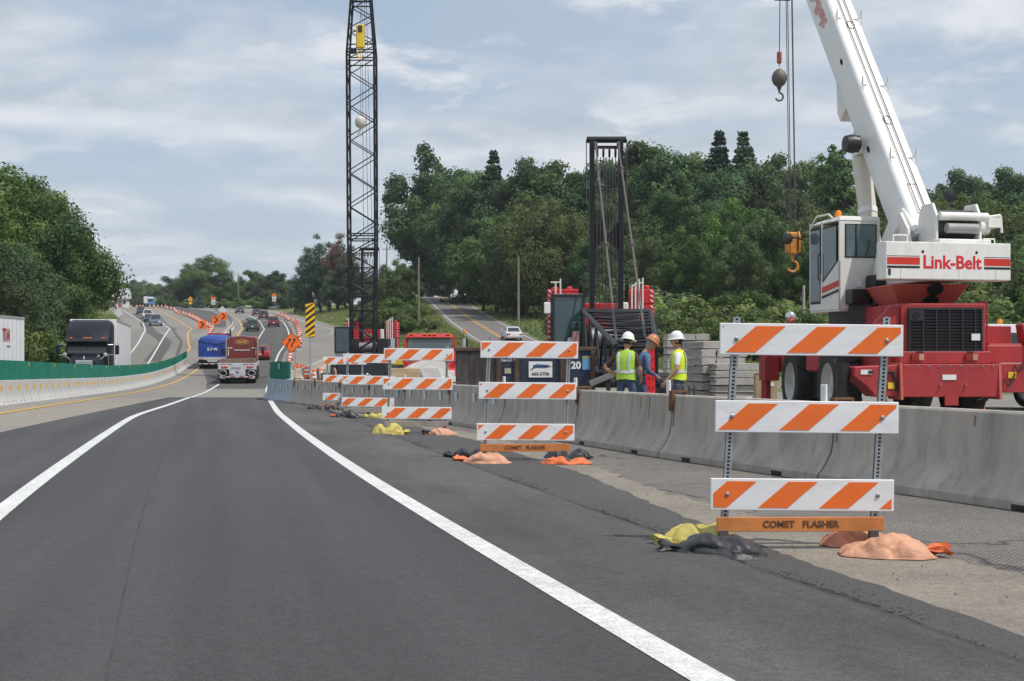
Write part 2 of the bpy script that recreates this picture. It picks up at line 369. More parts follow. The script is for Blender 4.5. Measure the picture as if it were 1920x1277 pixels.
# ground: one sheet, columns follow the pavement edges
def cols(y):
    xl = XLE(y); xr = XW(y) + 2.5; xs = XS(y); a = xs - HALF; b = xs + HALF
    l = [xl - d for d in (900, 600, 350, 200, 120, 80, 55, 38, 26, 18, 12, 7, 3)] + [xl]
    p = [xl + .02] + [xl + (xr - xl) * t for t in (.25, .5, .75)] + [xr - .02]
    g = [xr + (a - xr) * t for t in (0, .08, .18, .3, .42, .54, .66, .78, .9, 1)]
    s = [a + .02, xs, b - .02]
    r = [b + d for d in (0, 2, 5, 9, 14, 20, 28, 38, 52, 70, 95, 130, 200, 350, 600, 900)]
    return np.array(l + p + g + s + r), len(l), len(p), len(g), len(s)
def make_ground():
    V = []
    for y in ROWS:
        c, nl, np_, ng, ns = cols(y)
        z = gh(c, np.full(len(c), y))
        z[nl:nl + np_] = zp(y) - .12
        z[nl + np_ + ng:nl + np_ + ng + ns] = ZS(y) - .12
        V.append(np.stack([c, np.full(len(c), y), z], 1))
    nc = len(V[0]); V = np.concatenate(V)
    i = np.arange(len(ROWS) - 1)[:, None] * nc + np.arange(nc - 1)[None, :]
    Fc = np.stack([i, i + 1, i + nc + 1, i + nc], -1).reshape(-1, 4)
    me = bpy.data.meshes.new('ground'); me.from_pydata(V.tolist(), [], Fc.tolist()); me.materials.append(grass_m)
    me.polygons.foreach_set('use_smooth', [True] * len(me.polygons)); me.set_sharp_from_angle(angle=R(40))
    tag(link('ground', me), kind='structure')
make_ground()

def ribbon(name, fl, fr, y0, y1, dz, m, ncol=1, step=None, skirt=0.0, kind='structure', zf=zp, jl=0.0, jr=0.0, fine=None):
    ys = ROWS[(ROWS > y0) & (ROWS < y1)]
    ys = np.concatenate([[y0], ys, [y1]])
    if fine:
        ex = np.arange(max(y0, fine[0]), min(y1, fine[1]), fine[2]); ys = np.unique(np.concatenate([ys, ex]))
    V = []; n = ncol + 1 + (2 if skirt else 0)
    r1 = np.cumsum(rng.normal(size=len(ys))); r2 = rng.normal(size=len(ys))
    jit = lambda a: (r2 * .6 + .35 * np.sin(ys * 7.3 + r1 * .5) + .5 * np.sin(ys * 2.1)) * a
    L0 = fl(ys) + jit(jl); R0 = fr(ys) + (jit(jr) if jr else 0)
    for k, y in enumerate(ys):
        z = float(zf(y)) + dz
        row = [(L0[k] + (R0[k] - L0[k]) * j / ncol, y, z) for j in range(ncol + 1)]
        if skirt: row = [(row[0][0] - .01, y, z - skirt)] + row + [(row[-1][0] + .012, y, z - skirt)]
        V += row
    i = np.arange(len(ys) - 1)[:, None] * n + np.arange(n - 1)[None, :]
    Fc = np.stack([i, i + 1, i + n + 1, i + n], -1).reshape(-1, 4)
    me = bpy.data.meshes.new(name); me.from_pydata(V, [], Fc.tolist()); me.materials.append(m)
    return tag(link(name, me), kind=kind)
off = lambda f, d: (lambda y: f(y) + d)
lerpf = lambda pts: (lambda y: np.interp(y, [a for a, b in pts], [b for a, b in pts]))

# pavements
BRf = curve([(-80, 38), (5, 7.3), (8, 6.0), (11.4, 4.55), (17.4, 2.35), (20.8, 1.42), (27.7, -.76), (38, -4.2), (46, -6.9), (51, -8.55), (60, -11.6)], 1.5)   # right barrier centre line
ribbon('highway_pavement', off(XLE, 0), lambda y: XW(y) + 2.5, 58, 800, 0, old_m, 4)
ribbon('near_pavement', off(XLE, 0), lambda y: XR(y) + 1.0, -60, 58, 0, conc_m, 4)
ribbon('yard', lambda y: np.minimum(np.where(y < 50, BRf(y) - .1, -8.5), 40), lambda y: XW(y) + 2.5, -60, 58, 0, yard_m, 4)
ribbon('milled_shoulder', lambda y: XR(y) + 1.0, lambda y: np.minimum(np.where(y < 50, BRf(y) - .1, -8.5), 40), -60, 58, .0, mill_m, 2)
E2 = lambda y: XR(y) + np.interp(y, [0, 6.3, 9, 11.8, 15, 22, 30, 45], [1.7, 1.8, 1.9, 2.12, 2.45, 2.6, 2.3, .9])
E3 = lambda y: XR(y) + np.interp(y, [0, 8, 10, 12.7, 17.4, 24, 30, 45], [3.2, 2.95, 2.75, 2.6, 3.0, 3.05, 2.5, .95])
ribbon('sandy_strip', lambda y: E2(y) - .3, E3, -5, 40, .006, tan_m, 2, jl=0, jr=.05, fine=(3, 30, .12))
ribbon('shoulder_band', lambda y: XR(y) + 1.0, E2, -5, 48, .012, band_m, 2, jr=.02, fine=(3, 30, .15))
ribbon('asphalt_overlay', lambda y: XY(y) + np.interp(y, [0, 25, 60], [1.9, 2.1, 2.9]), lambda y: XR(y) + np.interp(y, [0, 30, 45, 58], [1.4, 1.45, .9, .3]), -60, 57.5, .034, asph_m, 6, skirt=.04, jr=.022, fine=(3, 34, .08))
dust_m = ground_mat('dusty_shoulder', (.062, .060, .059), (.118, .113, .108), big=.55, fine=80, speck=60, bump=.6, stretchy=.30, c2=(.052, .051, .051), spotscale=.8, streak=.08)
ribbon('dusty_shoulder', lambda y: XR(y) - .02, lambda y: XR(y) + np.interp(y, [0, 30, 45, 58], [1.36, 1.41, .86, .26]), -30, 56, .0358, dust_m, 2, jr=.012, fine=(3, 34, .1))
ribbon('lane_asphalt', lambda y: XY(y) + np.interp(y, [84, 100, 125, 140], [3.2, 2.4, .6, .3]), lambda y: XR(y) + .6, 84, 262, .008, asph2_m, 4)
ribbon('median_asphalt', lambda y: LY(y) + 3.4, lambda y: XY(y) - 2.6, 226, 420, .008, asph2_m, 2)
ribbon('side_road', lambda y: XS(y) - HALF, lambda y: XS(y) + HALF, 62, 800, .0, side_m, 2, zf=ZS)
# painted lines
def line(name, f, wd, y0, y1, dz, m, zf=zp, fine=None):
    return ribbon(name, lambda y: f(y) - wd / 2, lambda y: f(y) + wd / 2, y0, y1, dz, m, 1, zf=zf, fine=fine)
line('edge_line', XR, .17, -20, 57.4, .0378, white_p); line('edge_line', XR, .19, 57.5, 420, .014, white_p)
line('paving_seam', off(XL, 1.15), .009, -5, 46, .0362, M('seam_dark', (.045, .045, .045), .9, var=.5, scale=3)); line('lane_line', XL, .17, -20, 57.4, .0378, white_p); line('lane_line', XL, .15, 57.5, 96, .014, white_p); line('lane_line', XL, .16, 150, 420, .014, white_p)
line('yellow_edge_line', XY, .17, -20, 420, .014, yellow_p)
line('oncoming_yellow_line', LY, .19, 120, 420, .014, yellow_p)
line('oncoming_lane_line', LL, .2, 112, 420, .014, white_p)
line('oncoming_edge_line', LE, .2, 110, 420, .014, white_p)
line('closed_road_edge_line', XW, .17, 95, 400, .010, white_p)
for d in (-.16, .16): line('centre_line', off(XS, d), .11, 70, 400, .008, yellow_p, zf=ZS)
for d in (-3.05, 3.05): line('side_edge_line', off(XS, d), .11, 70, 400, .008, white_p, zf=ZS)
line('tar_seal', lambda y: LE(y) + np.interp(y, [150, 177, 205, 240, 300, 360], [3.0, 3.4, .9, .2, 1.4, 2.5]), 1.7, 140, 320, .010, seal_m)
line('tar_seal', lambda y: LL(y) + np.interp(y, [150, 177, 205, 240, 300, 360], [2.6, 2.6, .9, .2, 1.4, 2.5]), .4, 140, 300, .010, seal_m)

# crumbs of asphalt along the ragged overlay edge and stray stones
def crumbs():
    V = []; Fc = []
    def stone(x, y, z, s):
        o = len(V); a = rng.uniform(0, 6.28)
        q = [(1, 0, 0), (0, 1, 0), (-1, 0, 0), (0, -1, 0), (0, 0, 1.0)]
        for p in q:
            k = s * rng.uniform(.6, 1.3); V.append((x + (p[0] * math.cos(a) - p[1] * math.sin(a)) * k, y + (p[0] * math.sin(a) + p[1] * math.cos(a)) * k, z + p[2] * k * .8))
        for i in range(4): Fc.append((o + i, o + (i + 1) % 4, o + 4))
    for _ in range(7000):
        y = 4 + 32 * rng.random() ** 1.3
        e = float(XR(y)) + 1.44
        x = e + abs(rng.normal(0, .025 + .07 * (math.sin(y * 1.9) > .1)))
        stone(x, y, float(zp(y)) + .012, rng.uniform(.003, .006 + .008 * rng.random() ** 2))
    for _ in range(420):
        y = 4 + 34 * rng.random(); x = float(XR(y)) + rng.uniform(1.6, 4.0); stone(x, y, float(zp(y)) + .010, rng.uniform(.003, .010))
    me = bpy.data.meshes.new('asphalt_crumbs'); me.from_pydata(V, [], Fc); me.materials.append(M('crumb', (.05, .05, .05), .9, var=.4, scale=9))
    tag(link('asphalt_crumbs', me), 'dark crumbs of asphalt along the ragged overlay edge', 'crumbs', kind='stuff')
crumbs()
ribbon('ragged_overlay_edge', lambda y: XR(y) + 1.36, lambda y: XR(y) + 1.475 + .03 * np.sin(y * 1.9), 3, 40, .018, M('edge_rubble', (.028, .027, .026), .95, var=.5, scale=14, bump=1, bscale=60), 1, jr=.025, fine=(3, 34, .05))

# ------------------------------------------------------------------ vegetation
def leafmat(name, c0, c1, c2, tr=.35):
    if 'grass' not in name: c0, c1, c2 = [tuple(v * 1.12 for v in q) for q in (c0, c1, c2)]
    m = bpy.data.materials.new(name); m.use_nodes = True
    t = m.node_tree; n = t.nodes; l = t.links; n.clear()
    o = n.new('ShaderNodeOutputMaterial')
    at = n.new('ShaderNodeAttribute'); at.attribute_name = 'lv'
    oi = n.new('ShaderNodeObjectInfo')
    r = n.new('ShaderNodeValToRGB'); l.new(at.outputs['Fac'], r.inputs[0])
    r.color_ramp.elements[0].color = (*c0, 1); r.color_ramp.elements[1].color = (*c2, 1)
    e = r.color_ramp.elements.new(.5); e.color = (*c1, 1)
    hs = n.new('ShaderNodeHueSaturation'); l.new(r.outputs[0], hs.inputs['Color'])
    for inp, lo, hi in (('Hue', .472, .515), ('Value', .75, 1.6), ('Saturation', .82, 1.05)):
        mr = n.new('ShaderNodeMapRange'); mr.inputs[3].default_value = lo; mr.inputs[4].default_value = hi
        if inp == 'Value': l.new(oi.outputs['Random'], mr.inputs[0])
        else:
            q = n.new('ShaderNodeMath'); q.operation = 'FRACT'; q2 = n.new('ShaderNodeMath'); q2.operation = 'MULTIPLY'; q2.inputs[1].default_value = 7.13 if inp == 'Hue' else 3.7
            l.new(oi.outputs['Random'], q2.inputs[0]); l.new(q2.outputs[0], q.inputs[0]); l.new(q.outputs[0], mr.inputs[0])
        l.new(mr.outputs[0], hs.inputs[inp])
    d = n.new('ShaderNodeBsdfPrincipled'); l.new(hs.outputs[0], d.inputs['Base Color']); d.inputs['Roughness'].default_value = .6; d.inputs['Specular IOR Level'].default_value = .25
    tl = n.new('ShaderNodeBsdfTranslucent'); l.new(hs.outputs[0], tl.inputs[0])
    mx = n.new('ShaderNodeMixShader'); mx.inputs[0].default_value = tr; l.new(d.outputs[0], mx.inputs[1]); l.new(tl.outputs[0], mx.inputs[2])
    l.new(mx.outputs[0], o.inputs[0])
    MATS[name] = m
    return m
lf_a = leafmat('leaf_green', (0.048, 0.093, 0.024), (0.083, 0.147, 0.036), (0.143, 0.217, 0.054))
lf_b = leafmat('leaf_dark', (0.040, 0.081, 0.028), (0.065, 0.121, 0.037), (0.105, 0.171, 0.053))
lf_o = leafmat('leaf_olive', (0.065, 0.094, 0.033), (0.098, 0.135, 0.045), (0.150, 0.188, 0.062))
lf_c = leafmat('leaf_conifer', (0.029, 0.058, 0.029), (0.048, 0.083, 0.040), (0.077, 0.120, 0.054), .15)
lf_r = leafmat('leaf_rusty', (.12, .075, .05), (.17, .11, .075), (.22, .15, .10), .2)
lf_g = leafmat('leaf_grass', (.12, .17, .045), (.17, .215, .07), (.26, .26, .12), .4)
lf_v = leafmat('leaf_vine', (0.078, 0.130, 0.029), (0.117, 0.182, 0.039), (0.182, 0.247, 0.058))
lf_s = leafmat('leaf_bluespruce', (0.060, 0.090, 0.090), (0.090, 0.120, 0.120), (0.120, 0.156, 0.156), .15)
bark = M('bark', (.085, .07, .055), .9, var=.3, scale=2, bump=.6, bscale=12, stretch=(1, 1, .3))

def leaves(name, c, nrm, size, lv, m):
    n = len(c)
    nrm = nrm / np.maximum(np.linalg.norm(nrm, axis=1, keepdims=True), 1e-6)
    t = np.cross(nrm, rng.normal(size=(n, 3))); t /= np.maximum(np.linalg.norm(t, axis=1, keepdims=True), 1e-6)
    b = np.cross(nrm, t)
    s = size[:, None]
    V = np.stack([c + t * s, c + b * s * .55, c - t * s, c - b * s * .55], 1).reshape(-1, 3)
    me = bpy.data.meshes.new(name)
    me.vertices.add(4 * n); me.vertices.foreach_set('co', V.ravel())
    me.loops.add(4 * n); me.loops.foreach_set('vertex_index', np.arange(4 * n))
    me.polygons.add(n); me.polygons.foreach_set('loop_start', np.arange(n) * 4); me.polygons.foreach_set('loop_total', np.full(n, 4))
    a = me.attributes.new('lv', 'FLOAT', 'FACE'); a.data.foreach_set('value', np.clip(lv, 0, 1))
    me.materials.append(m); me.update(calc_edges=True)
    return me
def rdir(n):
    v = rng.normal(size=(n, 3)); return v / np.linalg.norm(v, axis=1, keepdims=True)

def decid(H, Rx, zlow, nb, per, rb, ls, m, shape=1.0, gap=.0, droop=0.0):
    """crown of many leaf clumps inside an uneven envelope; trunk with limbs"""
    zc = (zlow + 1) / 2 * H; hz = (1 - zlow) / 2 * H
    d = rdir(nb); rad = np.where(rng.random(nb) < .2, rng.uniform(.1, .6, nb), rng.uniform(.62, 1.05, nb))
    lob = 1 + .38 * np.sin(3 * np.arctan2(d[:, 1], d[:, 0]) + rng.uniform(0, 6)) * np.cos(2.3 * d[:, 2] + rng.uniform(0, 6))
    wid = np.where(d[:, 2] > 0, (1 - np.abs(d[:, 2]) ** 2 * .15), 1 - .25 * np.abs(d[:, 2]) * shape)
    P = d * rad[:, None] * np.stack([Rx * lob * wid, Rx * lob * wid, hz * (1 - .08 * rng.random(nb))], 1)
    P[:, 2] += zc
    rr = rb * rng.uniform(.6, 1.35, nb) * (1 - .25 * np.clip((P[:, 2] - zc) / hz, 0, 1))
    cs, ns, sz, lv = [], [], [], []
    for p, r in zip(P, rr):
        k = int(per * (r / rb) ** 2 * rng.uniform(.75, 1.2)); q = rdir(k)
        sub = 1 + .3 * np.sin(q[:, 0] * 5 + p[0]) * np.sin(q[:, 1] * 5 + p[1]) * np.sin(q[:, 2] * 4)
        ra = r * rng.uniform(.5, 1.08, k) * sub * np.where(rng.random(k) < .12, 1.3, 1)
        c = p + q * ra[:, None] * np.array([1.08, 1.08, .86])
        if droop: c[:, 2] -= droop * np.abs(rng.normal(size=k)) * (q[:, 2] < .3)
        cs.append(c); ns.append(q * 1.4 + rng.normal(size=(k, 3)) * .5 + np.array([0, 0, .35])); sz.append(ls * rng.uniform(.6, 1.3, k))
        lv.append(np.clip(rng.normal(.42 + .2 * rng.normal(), .2, k), 0, 1))
    me = leaves('crown', np.concatenate(cs), np.concatenate(ns), np.concatenate(sz), np.concatenate(lv), m)
    tk = MB(); r0 = .022 * H
    pts = [Vector((0, 0, -.4)), Vector((.02 * H * rng.normal(), .02 * H * rng.normal(), .3 * H)), Vector((.03 * H * rng.normal(), .03 * H * rng.normal(), .58 * H)), Vector((.03 * H * rng.normal(), .03 * H * rng.normal(), .82 * H))]
    for i in range(3): tk.tube(pts[i], pts[i + 1], r0 * (1 - .3 * i), r0 * (.7 - .3 * i) + .01, 8)
    for p in P[rng.permutation(nb)[:16]]:
        z0 = max(zlow * H * .8, min(p[2] - .12 * H, .75 * H)); s0 = Vector((0, 0, z0))
        for a, b in zip(pts[:-1], pts[1:]):
            if a.z <= z0 <= b.z: s0 = a.lerp(b, (z0 - a.z) / (b.z - a.z))
        mid = s0.lerp(Vector(p), .55) + Vector((0, 0, .02 * H)); tk.tube(s0, mid, r0 * .36, r0 * .22, 5); tk.tube(mid, Vector(p), r0 * .22, r0 * .07, 5)
    return tk.mesh('trunk', bark, smooth=50), me
def conifer(H, Rb, m, per=190, ls=.2, m2=None):
    cs, ns, sz, lv = [], [], [], []
    tk = MB(); tk.tube((0, 0, -.3), (0, 0, H * .97), .016 * H, .01, 8)
    z = .07 * H
    while z < .985 * H:
        rr = Rb * (1 - z / H) ** .85 * rng.uniform(.8, 1.15) + .12
        nb = int(7 + 5 * (1 - z / H)); a0 = rng.uniform(0, 6)
        for i in range(nb):
            a = a0 + 2 * PI * i / nb + rng.normal() * .15; ln = rr * rng.uniform(.65, 1.12)
            k = int(per * (ln / Rb) + 14); t = rng.random(k) ** .7
            spread = .15 * ln * (1.1 - t) + .10
            side = rng.normal(size=k) * spread
            x = np.cos(a) * t * ln - np.sin(a) * side; y = np.sin(a) * t * ln + np.cos(a) * side
            zz_ = z + .15 - .42 * t * ln + .16 * t * t * ln + rng.normal(size=k) * (.05 * ln + .05)
            cs.append(np.stack([x, y, zz_], 1)); ns.append(rng.normal(size=(k, 3)) * .7 + np.array([np.cos(a) * .5, np.sin(a) * .5, .7]))
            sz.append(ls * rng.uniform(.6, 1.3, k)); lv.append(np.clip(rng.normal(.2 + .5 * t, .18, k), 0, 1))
            if i % 2 == 0: tk.tube((0, 0, z), (math.cos(a) * ln * .8, math.sin(a) * ln * .8, z - .18 * ln), .004 * H * (1 - z / H) + .012, .008, 4, False)
        z += H * .03 * rng.uniform(.8, 1.25)
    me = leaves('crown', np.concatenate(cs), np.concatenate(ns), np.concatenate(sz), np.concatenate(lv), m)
    return tk.mesh('trunk', bark, smooth=50), me

PROTO = {}
def proto(k, fn): PROTO[k] = fn
proto('round', (16, decid(16, 6.0, .10, 95, 480, 1.42, .21, lf_a)))
proto('oval', (16, decid(16, 4.5, .08, 85, 480, 1.28, .2, lf_b)))
proto('broad', (16, decid(16, 7.4, .05, 120, 480, 1.55, .215, lf_a)))
proto('dark', (16, decid(16, 5.8, .05, 100, 480, 1.4, .21, lf_b)))
proto('tall', (16, decid(16, 4.0, .15, 70, 320, 1.2, .24, lf_a, .5)))
proto('loose', (16, decid(16, 4.8, .16, 48, 240, 1.05, .24, lf_b)))
proto('willow', (16, decid(16, 6.8, .02, 110, 380, 1.35, .19, lf_o, .4, droop=.5)))
proto('fine_round', (16, decid(16, 6.0, .06, 105, 620, 1.42, .165, lf_a)))
proto('fine_dark', (16, decid(16, 5.8, .04, 105, 620, 1.4, .165, lf_b)))
proto('poplar', (16, decid(16, 1.75, .06, 60, 210, .85, .22, lf_a, .3)))
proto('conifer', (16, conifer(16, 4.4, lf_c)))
proto('pine', (16, decid(16, 4.4, .05, 80, 300, 1.15, .17, lf_c, .5)))
proto('rusty', (16, decid(16, 4.2, .10, 60, 260, 1.1, .17, lf_r, .5)))
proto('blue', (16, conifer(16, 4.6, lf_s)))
proto('bush', (4, decid(4, 2.6, -.1, 46, 190, .75, .16, lf_a)))
proto('scrub', (4, decid(4, 2.9, -.15, 46, 190, .75, .16, lf_o)))
proto('vine', (4, decid(4, 3.6, -.2, 60, 200, .72, .17, lf_v)))
def tree(px, D, ytop, kind, label, group, wide=1.0, name=None, sink=0.0, cat='tree'):
    x = gx(px, D); z = ghf(x, D); H0, (tk, cr) = PROTO[kind]
    H = max(gz(ytop, D) - z, 1.2) * 1.0
    k = H / H0
    o = thing(name or ('conifer_tree' if kind in ('conifer', 'pine', 'rusty', 'blue') else 'bush' if cat == 'bush' else 'tree'), label, cat, (x, D, z - sink), rng.uniform(0, 6.28), group)
    o.scale = (k * wide, k * wide, k)
    link('trunk' if cat == 'tree' else 'stems', tk, o); link('crown' if cat == 'tree' else 'foliage', cr, o)
    return o

G = 'trees of the wood left of the road'
k_ = 0
for px, D, yt, kd, wd in sorted([(-70, 112, 320, 'fine_round', 1), (-25, 118, 318, 'fine_dark', 1), (22, 122, 318, 'fine_round', 1), (50, 128, 345, 'fine_dark', .9), (70, 134, 366, 'fine_round', .85),
                      (92, 141, 398, 'fine_round', .75), (-10, 150, 305, 'fine_dark', 1.1), (30, 160, 335, 'fine_round', 1.0), (70, 165, 380, 'fine_dark', .8), (-60, 100, 410, 'fine_dark', 1.1), (15, 108, 450, 'fine_dark', 1.0),
                      (55, 118, 470, 'fine_dark', 1.0), (88, 150, 450, 'fine_dark', .9)]):
    k_ += 1; tree(px, D, yt, kd, 'leafy tree in the wood left of the oncoming lanes, %s from left' % ordw(k_ - 1), G, wd)
tree(118, 150, 446, 'fine_round', 'tree at the right end of the left wood, branches reaching over the roadside', G, .95)
k_ = 0
for px, D, yt in sorted([(5, 104, 600), (60, 112, 610), (90, 122, 612), (112, 134, 620), (122, 160, 610), (135, 185, 590), (-30, 96, 590)]):
    k_ += 1; tree(px, D, yt, 'bush', 'low bush at the foot of the left wood, %s from left' % ordw(k_ - 1), 'bushes below the left wood', 1.0, cat='bush')

G = 'trees on the far skyline beyond the crest'
k_ = 0
for px, D, yt, kd in sorted([(150, 600, 530, 'dark'), (185, 580, 528, 'oval'), (212, 600, 520, 'oval'), (235, 590, 530, 'round'), (253, 610, 523, 'oval'), (272, 600, 526, 'round'), (292, 620, 530, 'dark'), (312, 600, 535, 'round'), (330, 630, 532, 'broad'),
                      (430, 560, 535, 'dark'), (455, 520, 530, 'dark'), (640, 420, 520, 'dark'), (705, 420, 510, 'oval'), (490, 520, 520, 'dark'), (225, 520, 552, 'round'), (300, 540, 556, 'bush'), (260, 530, 556, 'round'), (320, 520, 558, 'bush')]):
    k_ += 1; tree(px, D, yt, kd, 'far tree in the treeline beyond the crest, %s from left' % ordw(k_ - 1), G, 1.3 if kd != 'bush' else 1.0)
tree(352, 430, 498, 'fine_dark', 'left of the two big round trees standing beyond the median', 'big trees beyond the median', 1.25)
tree(388, 425, 480, 'fine_round', 'biggest round tree standing alone beyond the median guardrail', 'big trees beyond the median', 1.25)
tree(422, 430, 520, 'fine_dark', 'smaller tree at the right foot of the big round tree', 'big trees beyond the median', 1.2)
tree(374, 392, 543, 'blue', 'blue-grey spruce in front of the big round tree', 'big trees beyond the median')
G = 'trees right of the far bend'
k_ = 0
for px, D, yt, kd, wd in sorted([(474, 405, 504, 'dark', 1), (497, 400, 515, 'dark', .9), (520, 395, 506, 'oval', 1.2), (541, 380, 524, 'round', 1), (560, 330, 515, 'pine', 1), (458, 420, 525, 'round', 1), (530, 370, 535, 'bush', 1)]):
    k_ += 1; tree(px, D, yt, kd, 'dark tree right of the far bend behind the grass bank, %s from left' % ordw(k_ - 1), G, wd)
k_ = 0
for px, D, yt in sorted([(395, 400, 560), (420, 395, 562), (445, 390, 560), (350, 405, 562), (480, 385, 558), (500, 375, 560), (375, 400, 556)]):
    k_ += 1; tree(px, D, yt, 'bush', 'low bush along the far outside of the bend, %s from left' % ordw(k_ - 1), 'bushes at the far bend', 1.2, cat='bush')
G = 'conifers behind the tall lattice boom'
k_ = 0
for px, D, yt, kd, wd in sorted([(585, 318, 468, 'pine', 1), (602, 312, 440, 'pine', .95), (632, 308, 440, 'pine', 1), (570, 330, 505, 'conifer', 1), (658, 300, 470, 'pine', 1), (616, 300, 510, 'pine', 1.0), (648, 292, 530, 'pine', .9), (684, 295, 500, 'pine', 1)]):
    k_ += 1; tree(px, D, yt, kd, 'dark conifer in the clump behind the tall lattice boom, %s from left' % ordw(k_ - 1), G, wd)
tree(633, 302, 436, 'rusty', 'conifer with rusty brown dying crown behind the lattice boom', G, .55)
G = 'bushes and small trees on the bank between the roads'
k_ = 0
for px, D, yt, kd, wd in sorted([(742, 228, 486, 'round', .8), (762, 236, 505, 'dark', .9), (722, 232, 520, 'round', 1), (700, 225, 545, 'dark', 1), (784, 300, 490, 'dark', 1), (805, 330, 478, 'oval', 1.2), (830, 330, 490, 'dark', 1)]):
    k_ += 1; tree(px, D, yt, kd, 'small leafy tree on the bank between highway and side road, %s from left' % ordw(k_ - 1), G, wd)
k_ = 0
for px, D, yt, kd in sorted([(735, 195, 562, 'bush'), (760, 192, 570, 'scrub'), (718, 200, 570, 'scrub'), (775, 200, 565, 'bush'), (700, 205, 570, 'bush'), (745, 182, 588, 'scrub'), (772, 180, 598, 'vine'), (800, 178, 600, 'vine'), (815, 172, 606, 'scrub'), (680, 215, 585, 'vine'), (668, 250, 575, 'bush')]):
    k_ += 1; tree(px, D, yt, kd, 'rounded shrub on the bank left of the side road, %s from left' % ordw(k_ - 1), G, 1.0, cat='bush')

G = 'trees of the wood behind the work yard'
WOOD = [(808, 296, 268, 'loose', 1.0), (790, 300, 320, 'loose', .75), (838, 292, 305, 'dark', 1), (866, 280, 325, 'oval', 1), (888, 250, 310, 'dark', .8), (925, 243, 280, 'conifer', 1.1), (902, 240, 345, 'dark', 1), (962, 240, 318, 'dark', .8),
        (995, 235, 290, 'oval', 1), (1040, 232, 298, 'oval', 1.1), (1085, 230, 318, 'oval', 1), (1128, 232, 300, 'dark', .8), (1172, 235, 282, 'oval', .95), (1210, 230, 270, 'tall', 1.2), (1252, 228, 280, 'dark', .85), (1300, 228, 286, 'round', .8),
        (1348, 222, 243, 'conifer', 1.15), (1394, 220, 244, 'conifer', 1.2), (1372, 215, 305, 'dark', .9), (1425, 220, 320, 'oval', 1), (1462, 214, 284, 'oval', .95), (1498, 210, 292, 'dark', .8), (1556, 196, 266, 'poplar', 1), (1578, 192, 275, 'poplar', 1), (1535, 200, 330, 'round', .7),
        (1625, 196, 335, 'dark', .9), (1690, 196, 345, 'round', .8), (1745, 205, 345, 'dark', .8), (1803, 205, 312, 'oval', 1), (1848, 200, 350, 'round', .8), (1893, 196, 308, 'oval', 1), (1940, 190, 345, 'dark', .9),
        (930, 205, 395, 'dark', 1), (978, 190, 372, 'willow', .85), (1035, 184, 362, 'willow', .85), (1080, 190, 400, 'dark', .8), (1140, 200, 370, 'dark', .8), (1200, 184, 420, 'willow', .7), (1258, 190, 352, 'dark', .85), (1318, 186, 370, 'dark', .8), (1376, 180, 372, 'round', .8),
        (1430, 174, 392, 'round', .85), (1478, 178, 360, 'dark', .8), (1530, 168, 380, 'willow', .7), (1600, 170, 385, 'dark', .9), (1668, 165, 372, 'willow', .8), (1735, 165, 365, 'willow', .9), (1800, 160, 352, 'willow', .8), (1862, 158, 360, 'willow', .85), (1925, 155, 365, 'willow', .8),
        (905, 215, 440, 'dark', 1), (950, 200, 470, 'dark', 1), (1110, 178, 450, 'dark', .9), (1300, 165, 440, 'round', .8), (1395, 160, 440, 'round', .8), (1500, 155, 450, 'round', .8), (1580, 150, 470, 'dark', 1), (1700, 150, 460, 'dark', .9), (1780, 148, 450, 'round', .9), (1850, 145, 450, 'dark', .9), (1915, 142, 440, 'round', .9), (1985, 150, 380, 'dark', 1)]
SPEC = {(1348, 222): 'left of the twin dark spruces topping the wood', (1394, 220): 'right of the twin dark spruces topping the wood', (1556, 196): 'slim poplar just left of the white boom', (1578, 192): 'slim poplar partly hidden by the white boom',
        (925, 243): 'dark spruce at the left of the wood', (808, 296): 'tall loose-crowned tree at the left end of the wood', (790, 300): 'lower leaning tree at the far left edge of the wood'}
RW = {}
for px, D, yt, kd, wd in sorted(WOOD):
    row = 'back row' if D >= 205 else 'middle row' if yt < 436 else 'front row'
    RW[row] = RW.get(row, 0) + 1
    tree(px, D, yt, kd, SPEC.get((px, D), ('pale willow-like' if kd == 'willow' else 'dense green') + ' tree, %s of the wood behind the yard, %s from left' % (row, ordw(RW[row] - 1))), G, wd)
k_ = 0
for px, D, yt, kd in sorted([(1085, 140, 575, 'bush'), (1130, 142, 560, 'bush'), (1185, 140, 520, 'scrub'), (1232, 132, 552, 'vine'), (1275, 130, 560, 'vine'), (1322, 128, 555, 'vine'), (1365, 128, 560, 'bush'), (1410, 126, 555, 'bush'), (1455, 124, 560, 'vine'),
                      (1500, 124, 570, 'vine'), (1560, 124, 550, 'bush'), (1640, 122, 540, 'bush'), (1720, 122, 540, 'bush'), (1800, 120, 530, 'bush'), (1870, 118, 520, 'vine'), (1925, 116, 510, 'bush'), (1250, 118, 590, 'bush'), (1300, 116, 595, 'scrub'), (1350, 116, 592, 'vine'), (1400, 114, 590, 'bush'), (1450, 112, 596, 'vine'), (1510, 112, 590, 'bush'), (1890, 108, 560, 'vine'), (1950, 105, 540, 'bush')]):
    k_ += 1; tree(px, D, yt, kd, 'undergrowth bush at the foot of the wood behind the yard, %s from left' % ordw(k_ - 1), 'undergrowth along the wood edge', 1.15, cat='bush')

